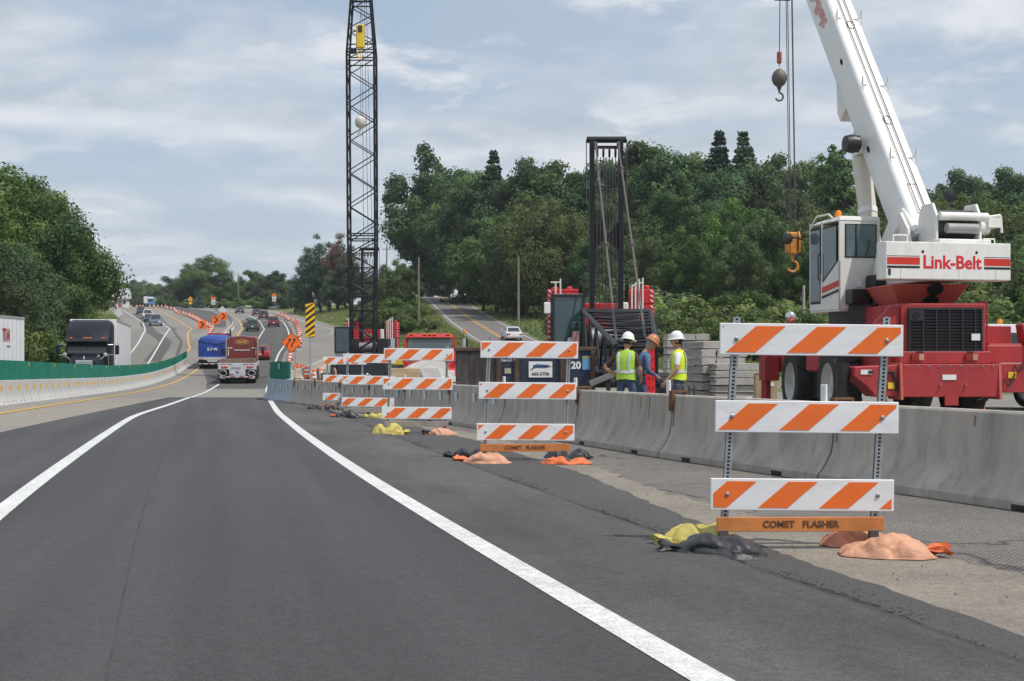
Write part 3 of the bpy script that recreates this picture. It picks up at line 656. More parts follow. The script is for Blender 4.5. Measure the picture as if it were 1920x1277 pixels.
# rough grass and weeds on the banks
def tufts(n, pick, h0, h1, name, label):
    pts = []
    while len(pts) < n:
        p = pick()
        if p is not None: pts.append(p)
    P = np.array(pts); k = 6
    z = gh(P[:, 0], P[:, 1])
    hh = rng.uniform(h0, h1, n)
    V = []; lv = []
    base = np.repeat(np.stack([P[:, 0], P[:, 1], z - .03], 1), k, 0); H = np.repeat(hh, k) * rng.uniform(.5, 1.2, n * k)
    a = rng.uniform(0, 6.28, n * k); ln = rng.uniform(.1, .6, n * k) * H; wv = .05 + .10 * H * rng.random(n * k)
    b0 = base + np.stack([np.cos(a) * .12 * H, np.sin(a) * .12 * H, 0 * a], 1)
    side = np.stack([-np.sin(a) * wv, np.cos(a) * wv, 0 * a], 1)
    tip = b0 + np.stack([np.cos(a) * ln, np.sin(a) * ln, H], 1)
    V = np.stack([b0 - side, b0 + side, tip], 1).reshape(-1, 3); m = n * k
    me = bpy.data.meshes.new(name); me.vertices.add(3 * m); me.vertices.foreach_set('co', V.ravel())
    me.loops.add(3 * m); me.loops.foreach_set('vertex_index', np.arange(3 * m))
    me.polygons.add(m); me.polygons.foreach_set('loop_start', np.arange(m) * 3); me.polygons.foreach_set('loop_total', np.full(m, 3))
    at = me.attributes.new('lv', 'FLOAT', 'FACE'); at.data.foreach_set('value', np.clip(np.repeat(rng.normal(.45, .22, n), k) + rng.normal(0, .1, m), 0, 1))
    me.materials.append(lf_g); me.update(calc_edges=True)
    tag(link(name, me), label, 'grass', kind='stuff')
def pick_mid():
    y = rng.uniform(98, 330); a = float(XW(y)) + 3.2; b = float(XS(y)) - HALF - .4
    return (rng.uniform(a, b), y) if b > a else None
def pick_left():
    y = rng.uniform(70, 300); return (float(XLE(y)) - .6 - 22 * rng.random() ** 1.5, y)
def pick_right():
    y = rng.uniform(90, 260); return (float(XS(y)) + HALF + .4 + 30 * rng.random() ** 1.5, y)
tufts(15000, pick_mid, .12, .38, 'bank_grass', 'rough grass and weeds on the bank between the roads')
tufts(9000, pick_left, .15, .5, 'verge_grass', 'rough grass on the verge below the left wood')
tufts(9000, pick_right, .12, .45, 'roadside_grass', 'rough grass on the right side of the side road')

# ------------------------------------------------------------------ common paints
orange_r = M('orange_sheeting', (.86, .165, .022), .45, var=.08, scale=5, dirt=.4, dirtcol=(.66, .22, .07))
white_r = M('white_sheeting', (.80, .81, .83), .45, var=.06, scale=5, dirt=.5, dirtcol=(.58, .57, .55), stretch=(.6, 1, 2))
white_pl = M('white_plastic', (.80, .80, .80), .5, var=.05, dirt=.15)
galv = M('galvanised', (.42, .45, .47), .45, .75, var=.15, scale=14, dirt=.2)
galv_shade = M('galvanised_shaded', (.08, .085, .09), .7, .3)  # dark copy of the galvanised steel, standing in for shade inside the posts
rust = M('rusty_steel', (.16, .075, .04), .85, .2, var=.35, scale=8, bump=.4)
steel = M('steel', (.35, .35, .36), .4, .8, dirt=.3)
black_m = M('black_paint', (.018, .018, .02), .45, var=.2, dirt=.25, dirtcol=(.09, .085, .08))
black_rub = M('black_rubber', (.022, .022, .022), .8, var=.25, dirt=.35, dirtcol=(.10, .095, .085))
black_print = M('black_print', (.02, .02, .02), .6)
board_o = M('orange_board', (.60, .21, .055), .6, var=.18, scale=6, dirt=.8, dirtcol=(.40, .19, .09))
board_g = M('weathered_board', (.33, .29, .26), .7, var=.2, scale=6, dirt=.5, dirtcol=(.25, .13, .07))

# ------------------------------------------------------------------ barricades
RL, RH = 1.22, .21
def clip_par(x0, x1, slant, y0, y1, lo, hi):
    """parallelogram leaning right, clipped to lo..hi"""
    poly = [(x0, y0), (x1, y0), (x1 + slant, y1), (x0 + slant, y1)]
    for side, lim in ((1, lo), (-1, hi)):
        out = []
        for a, b in zip(poly, poly[1:] + poly[:1]):
            ia, ib = side * (a[0] - lim) >= 0, side * (b[0] - lim) >= 0
            if ia: out.append(a)
            if ia != ib:
                t = (lim - a[0]) / (b[0] - a[0]); out.append((lim, a[1] + t * (b[1] - a[1])))
        poly = out
        if len(poly) < 3: return None
    return poly
def barricade(label, px_b, D, lean, phase, board, rot, tilt=0.0, lines=True):
    x = gx(px_b, D); z = ghf(x, D) + .012
    t = thing('road_barricade', label, 'barricade', (x, D, z), rot, 'striped barricades along the shoulder')
    sh = lambda zz_: lean * zz_
    for s in (-1, 1):
        px = s * (RL / 2 - .11)
        f = MB()
        # U-channel post with a row of square holes in front
        z0, z1, wd, dp, pt = .03, 1.53, .046, .04, .0254
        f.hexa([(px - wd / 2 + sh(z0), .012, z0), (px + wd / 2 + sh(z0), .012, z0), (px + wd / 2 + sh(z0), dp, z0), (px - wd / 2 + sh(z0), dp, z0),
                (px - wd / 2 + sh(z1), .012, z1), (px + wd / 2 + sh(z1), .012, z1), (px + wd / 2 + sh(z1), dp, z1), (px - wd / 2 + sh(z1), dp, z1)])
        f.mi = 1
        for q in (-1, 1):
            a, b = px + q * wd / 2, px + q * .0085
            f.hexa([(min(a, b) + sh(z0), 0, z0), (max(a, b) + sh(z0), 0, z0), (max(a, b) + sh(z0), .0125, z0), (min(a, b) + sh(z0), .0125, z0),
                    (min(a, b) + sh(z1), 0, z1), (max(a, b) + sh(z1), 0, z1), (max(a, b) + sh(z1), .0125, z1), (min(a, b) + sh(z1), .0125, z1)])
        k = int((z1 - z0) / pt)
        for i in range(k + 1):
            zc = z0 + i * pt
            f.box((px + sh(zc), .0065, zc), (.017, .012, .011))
        f.build('post', [galv_shade, galv], t)
        b = MB(); b.box((px, 0, .03), (.05, 1.0, .045)); b.build('foot', M('foot_steel', (.12, .11, .10), .6, .4, dirt=.4), t, bev=.004); b = MB(); b.box((px, .0, .085), (.06, .06, .08)); b.build('post_socket', M('foot_steel'), t, bev=.004)
    for zc, ph in zip((1.38, .869, .355), phase):
        rr = MB(); rr.box((0, 0, 0), (RL, .022, RH)); r = rr.build('rail', white_r, t, bev=.004)
        r.location = (sh(zc) , -.016, zc); r.rotation_euler = (0, tilt, 0)
        m = .018; h = RH / 2 - m; per = .405; wd = .195; sl = .20
        i = -2
        while True:
            x0 = -RL / 2 + ph + i * per
            if x0 > RL / 2: break
            poly = clip_par(x0, x0 + wd, sl, -h, h, -RL / 2 + m, RL / 2 - m)
            if poly:
                st = MB(); st.prism(poly, 'y', -.0135, -.0105); st.build('stripe', orange_r, r)
            i += 1
        for s in (-1, 1):
            bo = MB(); bo.lathe([(.001, -.021), (.012, -.0205), (.015, -.018), (.015, -.011)], (s * (RL / 2 - .11), 0, .0), 10, 'y'); bo.build('bolt', steel, r, smooth=40)
    bb = MB(); bb.box((0, -.012, .16), (RL - .11, .03, .095)); o = bb.build('bottom_board', board_o if board else board_g, t, bev=.003); o.location = (sh(.16), 0, 0)
    if board:
        text('lettering', 'COMET   FLASHER', .062, M('worn_print', (.09, .05, .03), .8, var=.5, scale=30), o, (-.0, -.0285, .16), (PI / 2, 0, 0), bold=.0012)
    return t
barricade('nearest and largest striped barricade, with an orange lettered board near its foot', 1497, 9.19, .06, (.04, .02, -.09), True, R(1.5), .011)
barricade('second barricade from the camera, in front of the blue dumpster, with lettered orange board', 983, 17.3, .045, (.15, .06, .10), True, R(3), .010)
barricade('third barricade from the camera, in front of the red truck cab', 780, 24.3, .035, (.24, .15, .03), False, R(4), .008)
barricade('fourth barricade from the camera, overlapped by the third on its right', 689, 32.5, .03, (.06, .14, -.06), False, R(5), .012)
barricade('fifth and farthest barricade, half hidden behind the fourth', 645, 39.4, .02, (-.04, .02, .06), False, R(5), .010)

# ------------------------------------------------------------------ sandbags
def bagmat(n, c): return M('bag_' + n, c, .38 if n == 'black' else .6, var=.25, scale=5, bump=.4, bscale=25, dirt=.45, dirtcol=tuple(.45 * v + .05 for v in c), spec=.4, stretch=(.5, 1.6, 1.6))
BAG = {'orange': bagmat('orange', (.62, .25, .14)), 'deep': bagmat('deep', (.72, .17, .06)), 'black': bagmat('black', (.035, .037, .042)), 'yellow': bagmat('yellow', (.52, .44, .12)), 'faded': bagmat('faded', (.62, .32, .20))}
def sandbag(label, px, D, colr, Lg, W, Hh, rot, tail=1, seed=0, sag=.3, lift=0.0, tcol=None):
    r = np.random.default_rng(seed + 50)
    x = gx(px, D); t = thing('sandbag', label, 'sandbag', (x, D, ghf(x, D) + .012 + lift), rot, 'sandbags weighing down the barricades')
    n, k = 72, 44; rings = []; off3 = Vector(r.uniform(-50, 50, 3))
    from mathutils import noise as nz_
    ph = r.uniform(0, 6, 9)
    for j in range(n):
        u = j / (n - 1); e = math.sin(PI * min(max(u, .004), .996)); end = 1 - min(1, e / .55)
        hb = max(Hh * .72 * e ** .62 * (1 + .13 * math.sin(u * 6 + ph[0]) - sag * 1.1 * math.exp(-((u - .5 - .06 * math.sin(ph[8])) / .12) ** 2)), .012)
        wb = W / 2 * (e ** .2) * (1 + .10 * math.sin(u * 5 + ph[1]) + .05 * math.sin(u * 13 + ph[2])) * (.72 + .28 * e)
        ring = []
        for i in range(k):
            a = 2 * PI * i / k; cx_, sz_ = math.cos(a), math.sin(a)
            yy = math.copysign(abs(cx_) ** .8, cx_); z = hb * (max(sz_, 0) ** .8 if sz_ > 0 else 0)
            crease = 1 + end * .35 * math.sin(yy * 7 + ph[3] + u * 5) * math.sin(yy * 3 + ph[6]) + .05 * math.sin(yy * 6 + u * 17 + ph[4]) * math.sin(u * 11 + ph[5]) + .03 * math.sin(u * 37 + yy * 4)
            p_ = Vector(((u - .5) * Lg * (1 + .05 * math.sin(yy * 3 + ph[7])), yy * wb + .05 * W * math.sin(u * 4 + ph[5]), z * crease))
            rd = lambda f_, sx_: abs(nz_.noise(Vector((p_.x * f_ * sx_, p_.y * f_, p_.z * f_)) + off3))
            dn = -.030 * max(0, .22 - rd(5, .8)) / .22 - .014 * max(0, .2 - rd(11, .6)) / .2 * (.4 + end) + .02 * nz_.noise(p_ * 6 + off3)
            k_ = min(1, z / .04)
            ring.append((p_.x, p_.y + cx_ * dn * k_, max(0, p_.z + max(sz_, 0) * dn * k_)))
        rings.append(ring)
    b = MB(); b.loft(rings); b.build('sack', BAG[colr], t, smooth=60)
    if tail:
        q = MB(); rg = []
        for j in range(7):
            u = j / 6; rr = .028 + .05 * u + .012 * math.sin(u * 9 + ph[0])
            rg.append([(tail * (Lg / 2 - .06 + .15 * u + .025 * math.sin(i * 4.1 + ph[1]) * u), .03 * math.sin(u * 3 + ph[6]) + rr * (1 + .4 * math.sin(i * 2.5 + ph[7])) * math.cos(2 * PI * i / 10), .04 + .01 * u + rr * .42 * (1 + .5 * math.sin(i * 3.7)) * math.sin(2 * PI * i / 10)) for i in range(10)])
        q.loft(rg); q.build('tied_end', BAG[tcol or colr], t, smooth=60)
    return t
sandbag('limp yellow sandbag folded over the left foot of the nearest barricade', 1312, 9.35, 'yellow', .52, .36, .26, R(24), -1, 1, .15)
sandbag('black sandbag lying in front of the left foot of the nearest barricade', 1350, 8.85, 'black', .58, .34, .21, R(-6), -1, 2, .2)
sandbag('faded orange sandbag behind the right foot of the nearest barricade', 1606, 9.40, 'orange', .50, .36, .17, R(14), 0, 23, .05)
sandbag('faded orange sandbag with tied red end at the right foot of the nearest barricade', 1664, 8.85, 'faded', .58, .38, .19, R(-7), 1, 31, .06, tcol='deep')
sandbag('black sandbag behind the left foot of the second barricade', 884, 17.7, 'black', .5, .34, .22, R(6), -1, 5, .3)
sandbag('faded orange sandbag in front of the left foot of the second barricade', 912, 16.9, 'faded', .60, .36, .17, R(-14), -1, 6, .08, tcol='deep')
sandbag('dark sandbag behind the right foot of the second barricade', 1066, 17.8, 'black', .62, .34, .20, R(-5), 0, 7, .4)
sandbag('flat bright orange sandbag at the right foot of the second barricade', 1062, 16.8, 'deep', .60, .32, .15, R(-2), 0, 8, .4)
sandbag('plump bright yellow sandbag under the left end of the third barricade', 727, 23.8, 'yellow', .55, .4, .33, R(3), 1, 9, .3)
sandbag('faded orange sandbag under the right end of the third barricade', 830, 23.8, 'faded', .50, .36, .17, R(-3), -1, 10, .12, tcol='black')
sandbag('long black sandbag at the left foot of the fourth barricade', 652, 32.0, 'black', .62, .36, .25, R(-4), -1, 11, .2, tcol='deep')
sandbag('small yellow sandbag peeping out left behind the third barricade', 706, 32.2, 'yellow', .42, .3, .2, R(5), -1, 12, .2)
sandbag('black sandbag with orange one behind it at the farthest barricade', 604, 38.9, 'black', .62, .36, .24, R(-2), -1, 13, .3)
sandbag('brownish orange sandbag at the foot of the farthest barricade', 612, 39.8, 'deep', .55, .36, .24, R(-2), 1, 14, .3)

# ------------------------------------------------------------------ concrete barriers
conc_g = M('barrier_grey', (.43, .39, .34), .88, var=.2, scale=1.8, bump=.45, bscale=40, dirt=.75, dirtcol=(.22, .20, .18), stretch=(1.6, 1.6, .45))
conc_w = M('barrier_pale', (.46, .455, .445), .85, var=.1, scale=1.6, bump=.3, bscale=50, dirt=.35, dirtcol=(.34, .33, .31), stretch=(1, 1, .5))
conc_b = M('barrier_bluegrey', (.34, .39, .44), .8, var=.1, scale=1.6, bump=.3, bscale=50, dirt=.4, dirtcol=(.22, .24, .26))
conc_t = M('barrier_tan', (.46, .41, .34), .88, var=.1, scale=1.6, bump=.3, bscale=50, dirt=.3)
green_s = M('green_screen', (.008, .165, .115), .42, var=.22, scale=1.3, dirt=.15, dirtcol=(.05, .16, .12), spec=.4)
yel_ref = M('yellow_reflector', (.90, .50, .02), .4, var=.05)
ref_w = M('pale_reflector', (.55, .66, .72), .35)
PROF = [(-.305, 0), (-.305, .075), (-.27, .10), (-.20, .19), (-.145, .29), (-.118, .40), (-.085, .79), (-.07, .81), (.07, .81), (.085, .79), (.118, .40), (.145, .29), (.20, .19), (.27, .10), (.305, .075), (.305, 0)]
def barrier_body(Lg, m):
    b = MB(); n = len(PROF)
    rings = []
    for u in (-Lg / 2, -Lg / 2 + .03, -Lg / 6, Lg / 6, Lg / 2 - .03, Lg / 2):
        k = .965 if abs(u) > Lg / 2 - .01 else 1
        rings.append([(u, y * k, z if z < .5 else z * (.99 if k < 1 else 1)) for y, z in PROF])
    b.loft(rings)
    return b.mesh('body', m, smooth=28)
def slope_at(fx, y): return math.atan2(1.0, float(fx(y + .5) - fx(y - .5)))   # direction angle of the run
def walk(fx, y, step):
    a = slope_at(fx, y); y2 = y + step * math.sin(a)
    a2 = slope_at(fx, (y + y2) / 2); return y + step * math.sin(a2)
# right-hand run beside the yard
SEG = 3.84
me_g = barrier_body(SEG - .035, conc_g)
dl = MB(); dl.box((0, 0, .09), (.10, .03, .19)); dl_me = dl.mesh('delineator', white_pl, bev=.006)
cl = MB(); cl.prism([(-.13, .58), (-.098, .58), (-.085, .835), (.085, .835), (.098, .6), (.13, .6), (.12, .865), (-.12, .865)], 'x', -.045, .045); cl_me = cl.mesh('joint_clamp', rust, bev=.004)
js = [18.05]
while js[-1] > 3.5: js.append(walk(BRf, js[-1], -SEG))
js = js[::-1]; n0 = len(js)
while js[-1] < 45.8: js.append(walk(BRf, js[-1], SEG))
for i, (a, b) in enumerate(zip(js[:-1], js[1:])):
    y = (a + b) / 2; x = (float(BRf(a)) + float(BRf(b))) / 2
    ang = math.atan2(b - a, float(BRf(b) - BRf(a)))
    lab = 'grey concrete barrier beside the yard, %s from near right end' % ordw(i)
    t = thing('concrete_barrier', lab, 'barrier', (x, y, ghf(x, y) + .004), ang, 'concrete barriers between shoulder and work yard')
    t.rotation_euler = (0, -math.atan((zp(b) - zp(a)) / SEG), ang)
    link('body', me_g, t)
    link('delineator', dl_me, t, (-SEG / 2 + .35, 0, .81))
    link('joint_clamp', cl_me, t, (SEG / 2, 0, 0))
    if i > 6:
        for u in (-1.3, 0.0, 1.3):
            q = MB(); q.box((u, .128, .56), (.16, .012, .19), Matrix.Rotation(-.08, 3, 'X')); q.build('reflector', ref_w, t)
    for u, z0_, wd_ in ((SEG / 2 - .07, .30, .05), (-SEG / 2 + .1 + .9 * rng.random(), .45 + .2 * rng.random(), .035), (-.9 + 1.6 * rng.random(), .5 + .2 * rng.random(), .03)):
        fy = lambda z_: .1215 + (.79 - z_) / .39 * .033 - .033 + .0 if z_ > .4 else .1215
        q = MB(); q.add([(u - wd_ * .3, fy(z0_), max(z0_, .41)), (u + wd_ * .2, fy(z0_), max(z0_, .41)), (u + wd_ / 2, fy(.76), .76), (u - wd_ / 2, fy(.76), .76)], [(0, 1, 2, 3)]); q.build('rust_stain', M('rust_run', (.24, .165, .12), .9, var=.3, scale=12), t)
    for u in (-1.1, 1.1):
        q = MB(); q.box((u, .303, .025), (.22, .012, .05)); q.build('drain_slot', black_rub, t)
# blue-grey pieces closing the nose
ye = js[-1]; xe = float(BRf(ye))
nose = [(xe, ye), (-8.0, 49.6), (-9.0, 52.2), (-9.45, 54.2), (-9.55, 56.2), (-9.3, 58.2)]
NW = ['right', 'middle', 'left-hand', 'far curved', 'farthest']
for i, ((x0, y0), (x1, y1)) in enumerate(zip(nose[:-1], nose[1:])):
    Lg = math.hypot(x1 - x0, y1 - y0); ang = math.atan2(y1 - y0, x1 - x0)
    t = thing('concrete_barrier', 'blue-grey painted barrier at the gore nose, %s piece' % NW[i], 'barrier', ((x0 + x1) / 2, (y0 + y1) / 2, ghf((x0 + x1) / 2, (y0 + y1) / 2) + .004), ang, 'blue-grey barriers at the nose')
    link('body', barrier_body(Lg + .05, conc_b), t)
    for u in (-.25 * Lg, .25 * Lg):
        q = MB(); q.box((u, .128, .56), (.16, .012, .19), Matrix.Rotation(-.08, 3, 'X')); q.build('reflector', ref_w, t)
    if i >= 1:
        q = MB(); ns = max(6, int(Lg / .08)); pts = [(-Lg / 2 + Lg * j / ns, .028 if j % 2 else -.028) for j in range(ns + 1)]
        q.prism(pts + [(u, v - .012) for u, v in reversed(pts)], 'z', .80, 1.46); q.build('glare_screen', green_s, t)
        q = MB(); q.box((0, .052, 1.28), (.12, .012, .2)); q.build('screen_reflector', ref_w, t)
# tan run farther along the closed road
tb = lambda y: np.interp(y, [98, 140], [-15.9, -18.2])
me_t = barrier_body(3.0, conc_t); y = 100.0; k = 0
while y < 134:
    x = float(tb(y)); t = thing('concrete_barrier', 'tan concrete barrier beyond the nose, %s from near end' % ordw(k), 'barrier', (x, y, ghf(x, y)), math.atan2(1, -.055), 'tan barriers beyond the nose')
    t.rotation_euler = (0, -math.atan((zp(y + 1.5) - zp(y - 1.5)) / 3), t.rotation_euler[2])
    link('body', me_t, t); link('delineator', dl_me, t, (.9, 0, .81)); y += 3.04; k += 1
# left-hand median run with green glare screen
BLf = off(XY, -1.35)
SL = 3.02
me_w = barrier_body(SL - .03, conc_w)
gs = MB(); ns = 38; pts = [(-SL / 2 + SL * j / ns, (.03, .03, -.012, -.012)[j % 4]) for j in range(ns + 1)]
gs.prism(pts + [(u, v + .012) for u, v in reversed(pts)], 'z', .812, 1.44); gs_me = gs.mesh('glare_screen', green_s)
rf = MB(); rf.box((0, 0, 0), (.26, .014, .17)); rf_me = rf.mesh('reflector', yel_ref, bev=.003)
sr = MB(); sr.box((0, 0, 0), (.05, .014, .12)); sr_me = sr.mesh('screen_reflector', yel_ref)
hl = MB(); hl.box((0, 0, 0), (.07, .012, .06)); hl_me = hl.mesh('lifting_hole', black_rub)
y = 34.0; k = 0; seen = 0
while y < 131:
    y2 = walk(BLf, y, SL); ym = (y + y2) / 2; x = float(BLf(y) + BLf(y2)) / 2
    ang = math.atan2(y2 - y, float(BLf(y2) - BLf(y)))
    vis = x * F / ym + CX > -20
    seen += vis
    t = thing('median_barrier', 'pale median barrier with green glare screen, %s' % (('%s from left edge' % ordw(seen - 1)) if vis else 'just beyond the left edge, %s' % ordw(k)), 'barrier', (x, ym, ghf(x, ym) + .004), ang, 'median barriers with green glare screen')
    t.rotation_euler = (0, -math.atan((zp(y2) - zp(y)) / SL), ang)
    link('body', me_w, t); link('glare_screen', gs_me, t)
    for u in (-.75, .75): link('reflector', rf_me, t, (u, -.121, .57), (R(5), 0, 0))
    if k % 2 == 0: link('screen_reflector', sr_me, t, (.3, -.03, 1.34))
    for u in (-1.1, -.5, .5, 1.1): link('lifting_hole', hl_me, t, (u, -.235, .142), (R(-38), 0, 0))
    y = y2; k += 1
# white median run further on, no screen
y = 160.0; k = 0; MW = off(XY, -1.5)
while y < 226:
    y2 = walk(MW, y, SL); ym = (y + y2) / 2; x = float(MW(y) + MW(y2)) / 2; ang = math.atan2(y2 - y, float(MW(y2) - MW(y)))
    t = thing('concrete_barrier', 'white concrete barrier on the far bend behind the trucks, %s from near end' % ordw(k), 'barrier', (x, ym, ghf(x, ym)), ang, 'white barriers on the far bend')
    t.rotation_euler = (0, -math.atan((zp(y2) - zp(y)) / SL), ang)
    link('body', me_w, t)
    for u in (-.75, .75): link('reflector', rf_me, t, (u, -.121, .57), (R(5), 0, 0))
    y = y2; k += 1
# steel guardrail going on round the bend
gr = thing('guardrail', 'grey steel guardrail curving round the far bend after the white barriers', 'guardrail', (float(MW(226)), 226, ghf(float(MW(226)), 226)))
o0 = Vector(gr.location); gp = []
ys = np.arange(226, 345, 3.8)
for y in ys:
    x = float(MW(y)); gp.append(Vector((x, y, float(zp(y)))) - o0)
ra = MB()
for a, b in zip(gp[:-1], gp[1:]):
    d = (b - a); nrm = Vector((d.y, -d.x, 0)).normalized()
    pr = [(.0, .42), (.05, .48), (.0, .56), (.05, .66), (.0, .74)]
    rings = [[p + nrm * (u + .08) + Vector((0, 0, v)) for u, v in pr] + [p + nrm * (u + .07) + Vector((0, 0, v)) for u, v in reversed(pr)] for p in (a, b)]
    ra.loft(rings)
ra.build('rail', M('guardrail_steel', (.30, .34, .39), .5, .5, dirt=.2), gr)
po = MB(); po.box((0, 0, .38), (.12, .15, .84)); po_me = po.mesh('post', galv)
for p in gp: link('post', po_me, gr, p)
tx = MB(); tx.box((0, 0, .85), (.09, .03, .16)); tx_me = tx.mesh('reflector_tab', white_pl)
for p in gp[::3]: link('reflector_tab', tx_me, gr, p)

# ------------------------------------------------------------------ traffic drums
drum_o = M('drum_orange', (.85, .13, .02), .5, var=.06, dirt=.1); drum_w = M('drum_white', (.82, .82, .82), .45, var=.05, dirt=.15)
b = MB(); b.lathe([(.235, .0), (.235, .06), (.225, .12), (.215, .50), (.19, .56), (.185, .78), (.165, .86), (.155, .90), (.10, .91)], n=16); drum_b = b.mesh('body', drum_o, smooth=35)
b = MB(); b.lathe([(.222, .29), (.2275, .30), (.2245, .43), (.219, .44)], n=16); band1 = b.mesh('white_band', drum_w, smooth=35)
b = MB(); b.lathe([(.19, .60), (.1935, .61), (.1905, .73), (.186, .74)], n=16); band2 = b.mesh('white_band', drum_w, smooth=35)
b = MB(); b.lathe([(.33, .0), (.33, .06), (.25, .085), (.236, .07)], n=14); dbase = b.mesh('rubber_base', black_rub, smooth=35)
b = MB(); b.box((-.06, 0, .935), (.02, .05, .07)); b.box((.06, 0, .935), (.02, .05, .07)); b.box((0, 0, .965), (.14, .05, .02)); dhan = b.mesh('handle', drum_o)
def drum(x, y, label, group):
    t = thing('traffic_drum', label, 'traffic drum', (x, y, ghf(x, y) + .012), rng.uniform(0, 6), group)
    for n_, me in (('body', drum_b), ('white_band', band1), ('white_band', band2), ('rubber_base', dbase), ('handle', dhan)): link(n_, me, t)
dl_ = [300, 289, 279, 270, 262, 254, 247, 241, 235, 229, 223, 217, 211, 205, 199, 192, 186, 172, 165, 157, 149, 142, 136]
for i, y in enumerate(dl_[::-1]): drum(float(XR(y)) + 1.6 + .3 * math.sin(y), y, 'orange and white drum on the right edge of the bend, %s from near end' % ordw(i), 'drums along the right edge of the bend')
lp = [(375, -93.7), (360, -89), (345, -84.5), (332, -81), (322, -78.3), (313, -75.5), (305, -72.8), (298, -70.6), (291, -68.3), (284, -66.4), (277, -64.3), (270, -62.3), (264, -60.6), (258, -58.9), (251, -57), (244, -55), (237, -53), (230, -51), (222, -48.8), (214, -46.6), (206, -45), (199, -43.7), (192, -42.3), (186, -41)]
for i, (y, x) in enumerate(lp[::-1]): drum(x + .4, y, 'orange drum in the row along the median gravel, %s from near end' % ordw(i), 'drums along the median')
for i, px in enumerate([185, 195, 204, 219, 231, 246, 256, 262, 268, 281, 288, 296, 303, 310]):
    y = 398 + (px - 185) * .12; drum(gx(px, y), y, 'tiny drum on the crest of the road, %s from left' % ordw(i), 'drums on the crest')
for i, (px, D) in enumerate([(553, 112), (560, 110), (567, 113), (575, 108), (590, 100), (558, 116), (600, 103)]):
    drum(gx(px, D), D, 'orange drum in the cluster behind the green screen, %s from left' % ['first', 'third', 'fourth', 'fifth', 'sixth', 'second', 'seventh'][i], 'drums behind the nose')

# ------------------------------------------------------------------ signs
org_s = M('orange_sign', (.95, .17, .015), .4, var=.04); yel_s = M('yellow_sign', (.93, .52, .015), .4, var=.04); wht_s = M('white_sign', (.80, .80, .80), .45, var=.04); alu = M('aluminium', (.70, .71, .72), .45, .3, var=.06)
def post(t, h, x=0, y=.03): q = MB(); q.box((x, y, h / 2), (.06, .04, h)); q.build('post', galv, t)
def diamond(d, yy, m, name, t, zc):
    h = d / 2; q = MB(); q.prism([(0, zc - h), (h, zc), (0, zc + h), (-h, zc)], 'y', yy - .006, yy + .006); return q.build(name, m, t, bev=.0)
# striped object marker at the nose
D = 62; x = gx(581.5, D); z = ghf(x, D); t = thing('object_marker_sign', 'tall yellow and black striped hazard marker on a post at the nose', 'sign', (x, D, z), R(4))
zc = gz(600, D) - z; post(t, zc + .2)
q = MB(); q.box((0, 0, zc), (.41, .012, 1.56)); pl = q.build('panel', black_print, t)
i = -3
while i < 9:
    y0 = zc - .78 + i * .27
    poly = [(-.205, y0), (.205, y0 + .32), (.205, y0 + .455), (-.205, y0 + .135)]
    poly = [(u, min(max(v, zc - .78), zc + .78)) for u, v in poly]
    if max(v for u, v in poly) - min(v for u, v in poly) > .02:
        q = MB(); q.prism(poly, 'y', -.011, -.007); q.build('stripe', yel_s, pl)
    i += 1
# orange lane-shift diamond
D = 78; x = gx(546.5, D); z = ghf(x, D); t = thing('diamond_sign', 'orange diamond warning sign with two black bending arrows', 'sign', (x, D, z), R(5))
zc = gz(642.5, D) - z; post(t, zc - .3, -.2); post(t, zc - .3, .2)
diamond(1.17, 0, black_print, 'panel', t, zc); pn = diamond(1.09, -.008, org_s, 'face', t, zc)
for s in (-1, 1):
    ox = s * .13 - .02
    q = MB(); w_ = .038
    cl_ = [(-.09, -.25), (-.09, -.08), (.05, .06), (.05, .16)]
    pts = [(u - w_, v) for u, v in cl_] + [(u + w_, v) for u, v in reversed(cl_)]
    q.prism([(ox + u, zc + v) for u, v in pts], 'y', -.021, -.015)
    q.prism([(ox + .05 - .1, zc + .13), (ox + .05, zc + .27), (ox + .05 + .1, zc + .13)], 'y', -.0215, -.0155); q.build('arrow', black_print, pn)
# chevrons
for i, (px, py, D) in enumerate([(379, 609, 206), (405, 600, 213), (419, 593, 221)]):
    x = gx(px, D); z = ghf(x, D); t = thing('chevron_sign', 'orange chevron sign pointing right on the median, %s' % ['left and largest', 'middle one', 'right and farthest'][i], 'sign', (x, D, z), R(8), 'chevron signs on the median')
    zc = gz(py, D) - z; h = .6; post(t, zc + .2)
    q = MB(); q.box((0, 0, zc), (1.15, .012, 1.25)); pn = q.build('panel', org_s, t)
    q = MB(); q.prism([(-.36, zc + .5), (-.10, zc + .5), (.34, zc), (-.10, zc - .5), (-.36, zc - .5), (.06, zc)], 'y', -.014, -.008); q.build('chevron', black_print, pn)
for px, py, D, lb, dd in [(417, 582, 228, 'white back of a diamond sign above the right chevron', 1.5), (222, 587, 235, 'white back of a diamond sign left of the oncoming lanes', 1.6)]:
    x = gx(px, D); z = ghf(x, D); zc = gz(py, D) - z; t = thing('diamond_sign', lb, 'sign', (x, D, z), R(8)); diamond(dd, 0, alu, 'panel', t, zc); post(t, zc)
D = 330; x = gx(357, D); z = ghf(x, D); zc = gz(561, D) - z; t = thing('diamond_sign', 'small yellow diamond sign with plaque beyond the median', 'sign', (x, D, z), R(8)); post(t, zc)
diamond(1.35, 0, black_print, 'panel', t, zc); pn = diamond(1.27, -.01, yel_s, 'face', t, zc); q = MB(); q.box((0, -.01, zc - .95), (.75, .012, .5)); q.build('plaque', yel_s, t)
q = MB(); q.prism([(-.08, zc - .3), (.08, zc - .3), (.08, zc + .05), (.2, zc + .05), (0, zc + .32), (-.2, zc + .05), (-.08, zc + .05)], 'y', -.024, -.018); q.build('arrow', black_print, pn)
